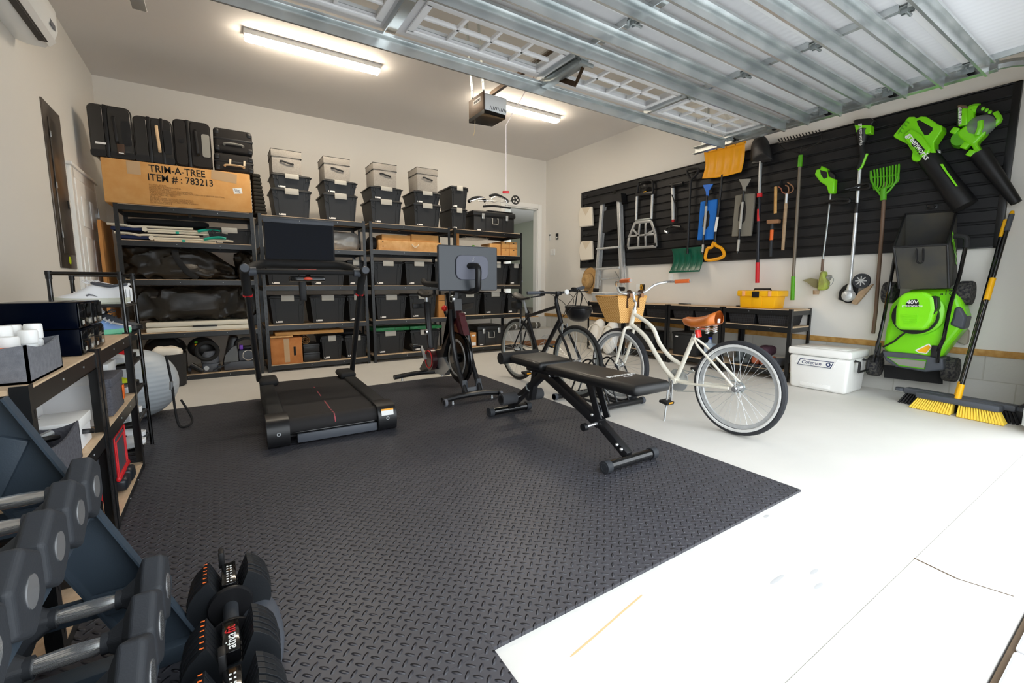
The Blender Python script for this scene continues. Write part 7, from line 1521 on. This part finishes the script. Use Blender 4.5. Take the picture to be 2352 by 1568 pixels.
# boxes on the middle shelf
MZL = .4565
def white_box(x0, x1, y0, y1, z0, h, lb, hy=None):
    t = thing('lidded_box', lb, 'storage box', ((x0+x1)/2, (y0+y1)/2, z0), group='white lidded boxes with black straps')
    MB().box((x0, y0+.004, z0), (x1-.004, y1-.004, z0+h-.004), .004).ob('body', K['canvas_white'] if 'canvas_white' in K else K['white'], t)
    MB().box((x0-.004, y0, z0+h-.04), (x1, y1, z0+h), .004).ob('lid', K['white'], t)
    ym = hy or (y0+y1)/2; z = z0+h*.45
    MB().tube(bez([(x1-.004, ym-.03, z+.01), (x1+.015, ym-.025, z+.008), (x1+.02, ym, z), (x1+.015, ym+.025, z-.004), (x1-.004, ym+.03, z-.006)], 4), .009, 8, flat=.3, nrm=(1, 0, 0)).ob('strap_handle', K['black'], t)
k('canvas_white', '#e7e8ea', .7)
white_box(-.95, -.59, 1.80, 2.36, MZL, .22, 'larger white lidded box behind the dark felt bin, middle shelf of the near left bench', 2.26)
white_box(-.585, -.455, 2.12, 2.32, MZL, .115, 'small white lidded box beside the dark felt bin, middle shelf of the near left bench')
t = thing('felt_bin', 'open dark grey felt bin with cables on the near left bench', 'bin', (-.52, 1.95, MZL)); openbox(-.585, -.442, 1.74, 2.08, MZL, MZL+.13, .006, .02).ob('body', K['dark_fabric'], t)
MB().tube(bez([(-.52, 1.78, MZL+.08), (-.5, 1.88, MZL+.12), (-.54, 1.96, MZL+.1), (-.5, 2.03, MZL+.11)], 6), .012, 8).ob('cable_loop', K['steel'], t); MB().tube(bez([(-.48, 1.8, MZL+.07), (-.55, 1.9, MZL+.11), (-.48, 2.0, MZL+.1), (-.55, 2.04, MZL+.08)], 6), .009, 6).ob('cable', K['black'], t)
white_box(-.9, -.5, 2.98, 3.19, MZL, .2, 'white lidded box at the far end of the left middle shelf'); white_box(-.9, -.47, 2.50, 2.62, MZL, .22, 'white lidded box left of the dark felt box on the far left bench')
t = thing('felt_box', 'dark grey felt lidded box with an orange tag on the far left bench', 'storage box', (-.6, 2.8, MZL)); MB().box((-.9, 2.66, MZL), (-.446, 2.94, MZL+.14), .006).ob('body', K['dark_fabric'], t); MB().box((-.905, 2.655, MZL+.135), (-.44, 2.945, MZL+.175), .006).ob('lid', K['dark_fabric'], t); MB().box((-.445, 2.9, MZL+.03), (-.44, 2.938, MZL+.1), .002).ob('tag', K['orange'], t)
# bottom shelf
t = thing('gym_backpack', 'black backpack with red trim on the bottom shelf of the left bench', 'backpack', (-.6, 2.95, .051))
soft(MB().box((-.72, 2.72, .0515), (-.47, 3.02, .36), .05, 4).ob('body', K['slate'], t), .01)
m = MB()
for s in (.1, .13): m.tube([(-.469, 2.87-s, .12), (-.469, 2.87-s, .2+s), (-.469, 2.87+s, .2+s), (-.469, 2.87+s, .12)], .004, 6)
m.ob('red_piping', K['red'], t); MB().box((-.478, 2.73, .115), (-.458, 3.01, .14), .01).ob('red_trim', K['red'], t)
for y in (2.8, 2.93): MB().blob((-.5, y-.062, .054), (-.435, y+.062, .125), int(y*50), .01, .5, 20, 14, 9).ob('pocket', mat('pocket_black', '#20242b', .35) if 'pocket_black' not in bpy.data.materials else bpy.data.materials['pocket_black'], t)
t = thing('red_glove', 'red and black boxing glove on the bottom shelf behind the near post pair', 'boxing glove', (-.6, 2.56, .051)); MB().blob((-.72, 2.48, .0515), (-.5, 2.66, .21), 77, .02, .7, 24, 16, 9).ob('palm', K['red'], t); MB().cyl((-.62, 2.64, .12), (-.6, 2.71, .115), .055, .06, 16).ob('cuff', K['black'], t)
t = MB().box((-.85, 1.95, .0515), (-.455, 2.34, .19), .006).ob('black_box', K['black_satin']); tag(t, 'black box with a white label on the bottom shelf of the near left bench', 'storage box'); MB().box((-.4545, 2.16, .12), (-.4535, 2.22, .16)).ob('label', K['sticker'], t)
t = MB().ell((-.62, 1.78, .173), .121, 28, 18).ob('basketball', mat('ball_leather', '#a4502c', .7, bump=.2, bscale=200)); tag(t, 'orange brown basketball behind the dumbbell rack on the bottom shelf', 'ball')
m = MB()
for ax in ((1, .2, 0), (0, 1, .3), (0, .2, 1)): m.tube(ring((-.62, 1.78, .173), .1212, ax, 36), .002, 5, closed=True)
m.ob('seams', K['ink'], t)
# ============================================================ shoe rack and shoes
t = thing('shoe_rack', 'tall black tube shoe rack beside the left bench', 'shoe rack', (-.6, 3.46, MZ))
SRX0, SRX1, SRY0, SRY1 = -.735, -.455, 3.25, 3.68
for y in (SRY0, SRY1):
    MB().cyl((SRX1+.012, y, MZ), (SRX1, y, 1.115), .0105, n=12).ob('leg', K['black_gloss'], t); MB().cyl((SRX0-.01, y, MZ), (SRX0, y, 1.115), .0105, n=12).ob('leg', K['black_gloss'], t)
    MB().cyl((SRX0-.012, y, 1.115), (SRX1+.012, y, 1.115), .0105, n=12).ob('top_rail', K['black_gloss'], t)
    for x in (SRX0, SRX1): MB().cyl((x, y, 1.085), (x, y, 1.128), .0135, n=12).ob('corner_joint', K['black'], t)
TZ = [.09, .25, .42, .595, .765, .94]
for z in TZ:
    m = MB()
    for y in (SRY0, SRY1): m.cyl((SRX0, y, z), (SRX1, y, z), .008, n=10)
    for x in (SRX0+.005, SRX1): m.cyl((x, SRY0, z), (x, SRY1, z), .008, n=10)
    m.box((SRX0, SRY0, z-.002), (SRX1, SRY1, z+.002)); m.ob('tier', K['black_satin'], t)
def shoe(x, y, z, L_, cols, lb, toe=-1, rz=0, h=1.0, wd=.098):
    """a trainer with its toe towards x*toe; cols = upper, midsole, outsole, collar, laces"""
    t = thing('running_shoe', lb, 'shoe', (x, y, z), (0, 0, rz+(0 if toe > 0 else pi)), group='shoes on the shoe rack')
    def prof(s):   # half width, top height at s 0 heel .. 1 toe
        w = wd/2*(.62+.1*math.sin(s*pi*.9)+.34*math.sin(max(0, s-.25)/.75*pi*.78)); w *= min(1, (s*14+.2))**.5*min(1, (1-s)*9+.08)**.5
        kp = [(0, .085), (.08, .108), (.3, .1), (.42, .112), (.5, .105), (.7, .066), (.88, .05), (1, .036)]
        for (a, ha), (b, hb) in zip(kp, kp[1:]):
            if s <= b: hh = ha+(hb-ha)*(s-a)/(b-a); break
        return w, hh*h
    def up(u, v):
        s = u; w, hh = prof(s); a = -.15*pi+v*1.3*pi
        c, q_ = math.cos(a), math.sin(a)
        return V((L_*(s-.5), w*math.copysign(abs(c)**.75, c), .026+(hh-.026)*max(-.2, math.copysign(abs(q_)**.8, q_))))
    MB().grid(up, 26, 18).ob('upper', cols[0], t, w=False, ang=70)
    def sole(z0, z1, gr, nm, m_):
        m = MB(); pts = [(L_*(i/20-.5), prof(i/20)[0]+gr) for i in range(21)]; ring_ = [(px_, py_) for px_, py_ in pts]+[(px_, -py_) for px_, py_ in pts[::-1]]
        hz = lambda px_: .012*max(0, (px_/L_-.25))**1*2; m.prism([(a, b, z0) for a, b in ring_], (0, 0, z1-z0))
        for v in m.v: v.z += .02*max(0, v.x/L_-.22)*1.6+.008*max(0, -v.x/L_-.3)
        soft(m.ob(nm, m_, t, w=False, ang=50), .004)
    sole(.006, .034, .004, 'midsole', cols[1]); sole(0, .007, .002, 'outsole', cols[2])
    MB().tube(bez([(-L_*.46, 0, .112*h), (-L_*.3, wd*.33, .1*h), (-L_*.1, wd*.25, .112*h), (-L_*.04, 0, .118*h), (-L_*.1, -wd*.25, .112*h), (-L_*.3, -wd*.33, .1*h)], 5, True), .008, 8, closed=True).ob('collar', cols[3], t, w=False)
    m = MB()
    for i in range(4): s = .52+.06*i; w, hh = prof(s); m.tube([(L_*(s-.5), -w*.5, hh*.93), (L_*(s-.5)+.006, 0, hh+.004), (L_*(s-.5), w*.5, hh*.93)], .003, 5)
    m.tube(bez([(-.0, .0, .115*h), (.005, .03, .135*h), (.025, .02, .125*h), (0, 0, .115*h), (.005, -.03, .13*h), (.03, -.02, .12*h)], 4), .003, 5); m.ob('laces', cols[4], t, w=False)
    return t
WHT, K_ = K['shoe_white'], K
z = TZ[5]+.0085
s1 = shoe(-.6, 3.345, z, .3, (WHT, K['shoe_sole'], K['shoe_sole'], K['slate'], WHT), 'white running shoe with a dark curved tick mark, top tier near side', -1)
def tick(s, c, sx, m):
    pts = [(-.0, .0), (.02, -.012), (.05, -.004), (.085, .02), (.05, .006), (.024, .002), (.008, .012)]
    MB().prism([(c[0]-p[0]*sx, c[1], c[2]+p[1]*sx) for p in pts], (0, -.0015, 0)).ob('tick_mark', m, s)
tick(s1, (-.61+.0, 3.294, z+.052), -.6, K['mid_fabric'])
shoe(-.6, 3.475, z, .3, (WHT, K['shoe_sole'], WHT, K['slate'], WHT), 'white running shoe behind the ticked one on the top tier', -1)
shoe(-.6, 3.6, z, .29, (WHT, WHT, K['black'], WHT, WHT), 'white shoe tipped on its heel at the far side of the top tier', -1, .1)
z = TZ[4]+.0085
s2 = shoe(-.59, 3.35, z, .29, (K['shoe_blue'], K['shoe_green'], K['shoe_mint'], K['orange'], K['shoe_white']), 'light blue and mint running shoe with an orange collar, second tier', 1)
shoe(-.6, 3.475, z, .28, (WHT, WHT, WHT, WHT, WHT), 'plain white shoe behind the mint shoe on the second tier', 1)
shoe(-.57, 3.6, z, .3, (K['slate'], K['black'], K['black'], K['black'], K['slate']), 'dark grey trail shoe at the far side of the second tier', 1)
z = TZ[3]+.0085
shoe(-.6, 3.36, z, .28, (WHT, WHT, K['shoe_sole'], WHT, WHT), 'white quilted shoe on the third tier, near side', 1); shoe(-.6, 3.54, z, .28, (K['red'], K['black'], K['black'], K['red'], WHT), 'red and black shoe on the third tier, far side', 1)
z = TZ[2]+.0085
shoe(-.6, 3.37, z, .28, (K['slate'], WHT, WHT, K['black'], WHT), 'dark patterned shoe with a white sole on the fourth tier, near side', 1); shoe(-.6, 3.55, z, .28, (mat('hi_vis_yellow', '#d6e22a', .6), K['black'], K['black'], K['black'], WHT), 'yellow green shoe on the fourth tier, far side', 1)
z = TZ[1]+.0085
shoe(-.6, 3.37, z, .28, (WHT, WHT, WHT, WHT, K['canvas']), 'white shoe with a pale lace on the fifth tier, near side', 1); shoe(-.6, 3.55, z, .28, (K['canvas'], WHT, WHT, K['slate'], WHT), 'cream shoe with a dark collar on the fifth tier, far side', 1)
z = TZ[0]+.0085
shoe(-.59, 3.38, z, .31, (WHT, WHT, K['grey_plastic'], K['black'], K['black']), 'white shoe with a black striped collar on the bottom tier, near side', 1, 0, 1.0, .11); shoe(-.6, 3.56, z, .29, (WHT, WHT, K['slate'], WHT, WHT), 'white shoe on the bottom tier, far side', 1)
# ============================================================ dumbbell rack
t = thing('dumbbell_rack', 'dark blue grey steel dumbbell rack at the left edge', 'dumbbell rack', (-.4, 1.1, MZ))
RKY = (1.47, .62)
for y in RKY:
    m = MB(); A_, B_ = V((-.47, y, .78)), V((-.155, y, .035)); d = (B_-A_).normalized(); nx = V((-d.z, 0, d.x))*-1
    if nx.x < 0: nx = -nx
    m.prism([A_-nx*.07, A_+nx*.045, B_+nx*.045, B_-nx*.07], (0, .006, 0)).prism([A_+nx*.045, A_+nx*.05, B_+nx*.05, B_+nx*.045], (0, -.032, 0)).prism([A_-nx*.07, A_-nx*.075, B_-nx*.075, B_-nx*.07], (0, -.032, 0))
    m.ob('slanted_leg', K['rack_paint'], t)
    MB().bar((-.42, y+.01, .7), (-.72, y+.01, .04), .05, .05, (0, 1, 0), .004).ob('rear_leg', K['rack_paint'], t)
    MB().box((-.78, y-.03, MZ), (-.09, y+.03, MZ+.05), .004).ob('foot', K['rack_paint'], t)
    MB().box((-.1, y-.034, MZ), (-.07, y+.034, MZ+.055), .006).ob('foot_cap', K['black_rubber'], t)
for xc_, zc in ((-.402, .572), (-.305, .31)):   # two sloping tiers
    for dx, dz in ((-.115, -.066), (.085, -.07)) if zc > .4 else ((-.14, -.085), (.115, -.09)):
        x, z = xc_+dx, zc+dz; MB().bar((x, RKY[1]-.05, z), (x, RKY[0]+.02, z), .04, .004, (0, 0, 1)).bar((x+.02, RKY[1]-.05, z+.012), (x+.02, RKY[0]+.02, z+.012), .004, .03, (0, 0, 1)).ob('tier_rail', K['rack_paint'], t)
    for y in (RKY[0]-.012, RKY[1]+.012): MB().bar((xc_-.14, y, zc-.075), (xc_+.1, y, zc-.075), .012, .06, (0, 0, 1), .003).ob('tier_bracket', K['rack_paint'], t)
MB().box((-.5, RKY[1], .1), (-.44, RKY[0], .14), .004).ob('cross_brace', K['rack_paint'], t)
def hexd(x, y, z, r, lb, proto=[None]):
    if proto[0] is None:
        t = thing('hex_dumbbell', lb, 'dumbbell', (x, y, z), group='hex dumbbells on the rack'); proto[0] = t; t.scale = (r, r, r)
        for s in (-1, 1):
            prof = [(.021, .058), (.028, .068), (.045, .088), (.074, .1), (.088, .105), (.088, .14), (.078, .147)]
            m = MB(); vs = []; n_ = 6; fs = []
            for rr, hh in prof: vs += [V((s*hh, rr*math.cos(pi/6+i*pi/3), rr*math.sin(pi/6+i*pi/3))) for i in range(6)]
            for j in range(len(prof)-1): fs += [(j*6+i, j*6+(i+1) % 6, (j+1)*6+(i+1) % 6, (j+1)*6+i) if s > 0 else (j*6+i, (j+1)*6+i, (j+1)*6+(i+1) % 6, j*6+(i+1) % 6) for i in range(6)]
            m.add(vs, fs+[tuple(range(36, 42)) if s > 0 else tuple(range(41, 35, -1))])
            soft(m.ob('head', K['hexrubber'], t, w=False, flat=True), .006, 3)
            MB().cyl((s*.1465, 0, 0), (s*.149, 0, 0), .03, n=24).ob('end_badge', K['chrome'], t, w=False)
            MB().cyl((s*.05, 0, 0), (s*.066, 0, 0), .0215, n=16).ob('collar', K['hexrubber'], t, w=False)
        MB().lathe([(.014, -.058), (.0165, -.03), (.0175, 0), (.0165, .03), (.014, .058)], (0, 0, 0), (1, 0, 0), 20).ob('grip', K['chrome'], t, w=False)
        return t
    return dup(proto[0], (x, y, z), 0, lb, scale=(r, r, r))
names = ('first (farthest)', 'second', 'third', 'fourth', 'fifth')
for i in range(5):
    hexd(-.402, 1.375-.145*i, .58, .86, 'hex dumbbell with chrome grip, %s from the far end of the upper tier' % names[i])
for i in range(5):
    hexd(-.305, 1.325-.155*i, .31, 1, 'hex dumbbell with chrome grip, %s from the far end of the lower tier' % names[i])
# adjustable dumbbells on the mat
def adjd(y0, lb):
    x = -.035; z0 = MZ
    t = thing('adjustable_dumbbell', lb, 'adjustable dumbbell', (x, y0, z0), group='black adjustable dumbbells on the mat')
    zc = z0+.115
    MB().box((x-.085, y0-.2, z0), (x+.085, y0+.2, z0+.03), .01).ob('cradle', K['black'], t)
    pts = []
    for i in range(19):
        a = R(90-36)-R(288)*i/18; pts.append((.108*math.cos(a), .1*math.sin(a)))
    pts = [(.021, .02), (.05, .088)]+pts[:]+[(-.05, .088), (-.021, .02)]
    for s in (-1, 1):
        for i in range(6):
            y = y0+s*(.088+i*.02); sc_ = 1-.012*abs(i-2)
            o = MB().prism([(x+p[0]*sc_, y-.0075, zc+p[1]*sc_) for p in pts], (0, .015, 0)).mi(1).cbox((x-.0575, y, zc+.0875*sc_), (.009, .004, .001), (0, 0, 0)); soft(o.ob('plate', [K['dumb'], K['orange']], t, flat=True), .003)
        MB().box((x-.019, y0+s*.145-.06, zc+.03), (x+.019, y0+s*.145+.06, zc+.062), .003).ob('name_bar', K['black_gloss'], t)
        MB().lathe([(.02, 0), (.055, 0), (.058, .008), (.058, .012)], (x, y0+s*.066, zc), (0, s, 0), 32).ob('flange', K['black_satin'], t)
    text('ativa', .034, (x, y0-.168, zc+.0626), (0, 1, 0), (-1, 0, 0), K['white'], t, width=.055); text('fit', .034, (x, y0-.123, zc+.0626), (0, 1, 0), (-1, 0, 0), K['red'], t, width=.028)
    m = MB()
    for i in range(7): m.box((x-.006, y0+.095+i*.014, zc+.0618), (x-.001, y0+.1+i*.014, zc+.0626)).box((x+.003, y0+.095+i*.014, zc+.0618), (x+.008, y0+.1+i*.014, zc+.0626))
    m.ob('weight_marks', K['white'], t)
    MB().cyl((x, y0-.066, zc), (x, y0+.066, zc), .0185, n=20).ob('grip', K['hexrubber'], t)
    MB().box((x-.025, y0+.2, zc+.05), (x-.01, y0+.235, zc+.1), .003).ob('selector', K['black'], t)
    MB().ell((x+.07, y0-.0, z0+.05), (.055, .19, .05), 20, 12).ob('cradle_wing', K['slate'], t)
adjd(1.37, 'black adjustable dumbbell farther from the camera, beside the dumbbell rack'); adjd(.91, 'black adjustable dumbbell nearer the camera, cut off by the bottom edge')
# ============================================================ light, sky, camera
w = bpy.data.worlds.new('overcast_sky'); bpy.context.scene.world = w; w.use_nodes = True
bg = w.node_tree.nodes['Background']; bg.inputs[0].default_value = (.9, .96, 1, 1); bg.inputs[1].default_value = 3.3
cam = bpy.data.cameras.new('camera'); co = bpy.data.objects.new('camera', cam); C.objects.link(co)
cam.sensor_width = 36; cam.lens = 36*FPX/2352; cam.clip_start = .02
co.matrix_world = M(((RT.x, UP.x, -FW.x, 0), (RT.y, UP.y, -FW.y, 0), (RT.z, UP.z, -FW.z, HC), (0, 0, 0, 1)))
sc = bpy.context.scene; sc.camera = co
sc.view_settings.view_transform = 'Standard'; sc.view_settings.look = 'None'; sc.view_settings.gamma = 1; sc.view_settings.exposure = .22; sc.view_settings.use_curve_mapping = False
sc.cycles.max_bounces = 10; sc.cycles.diffuse_bounces = 6; sc.cycles.transparent_max_bounces = 12
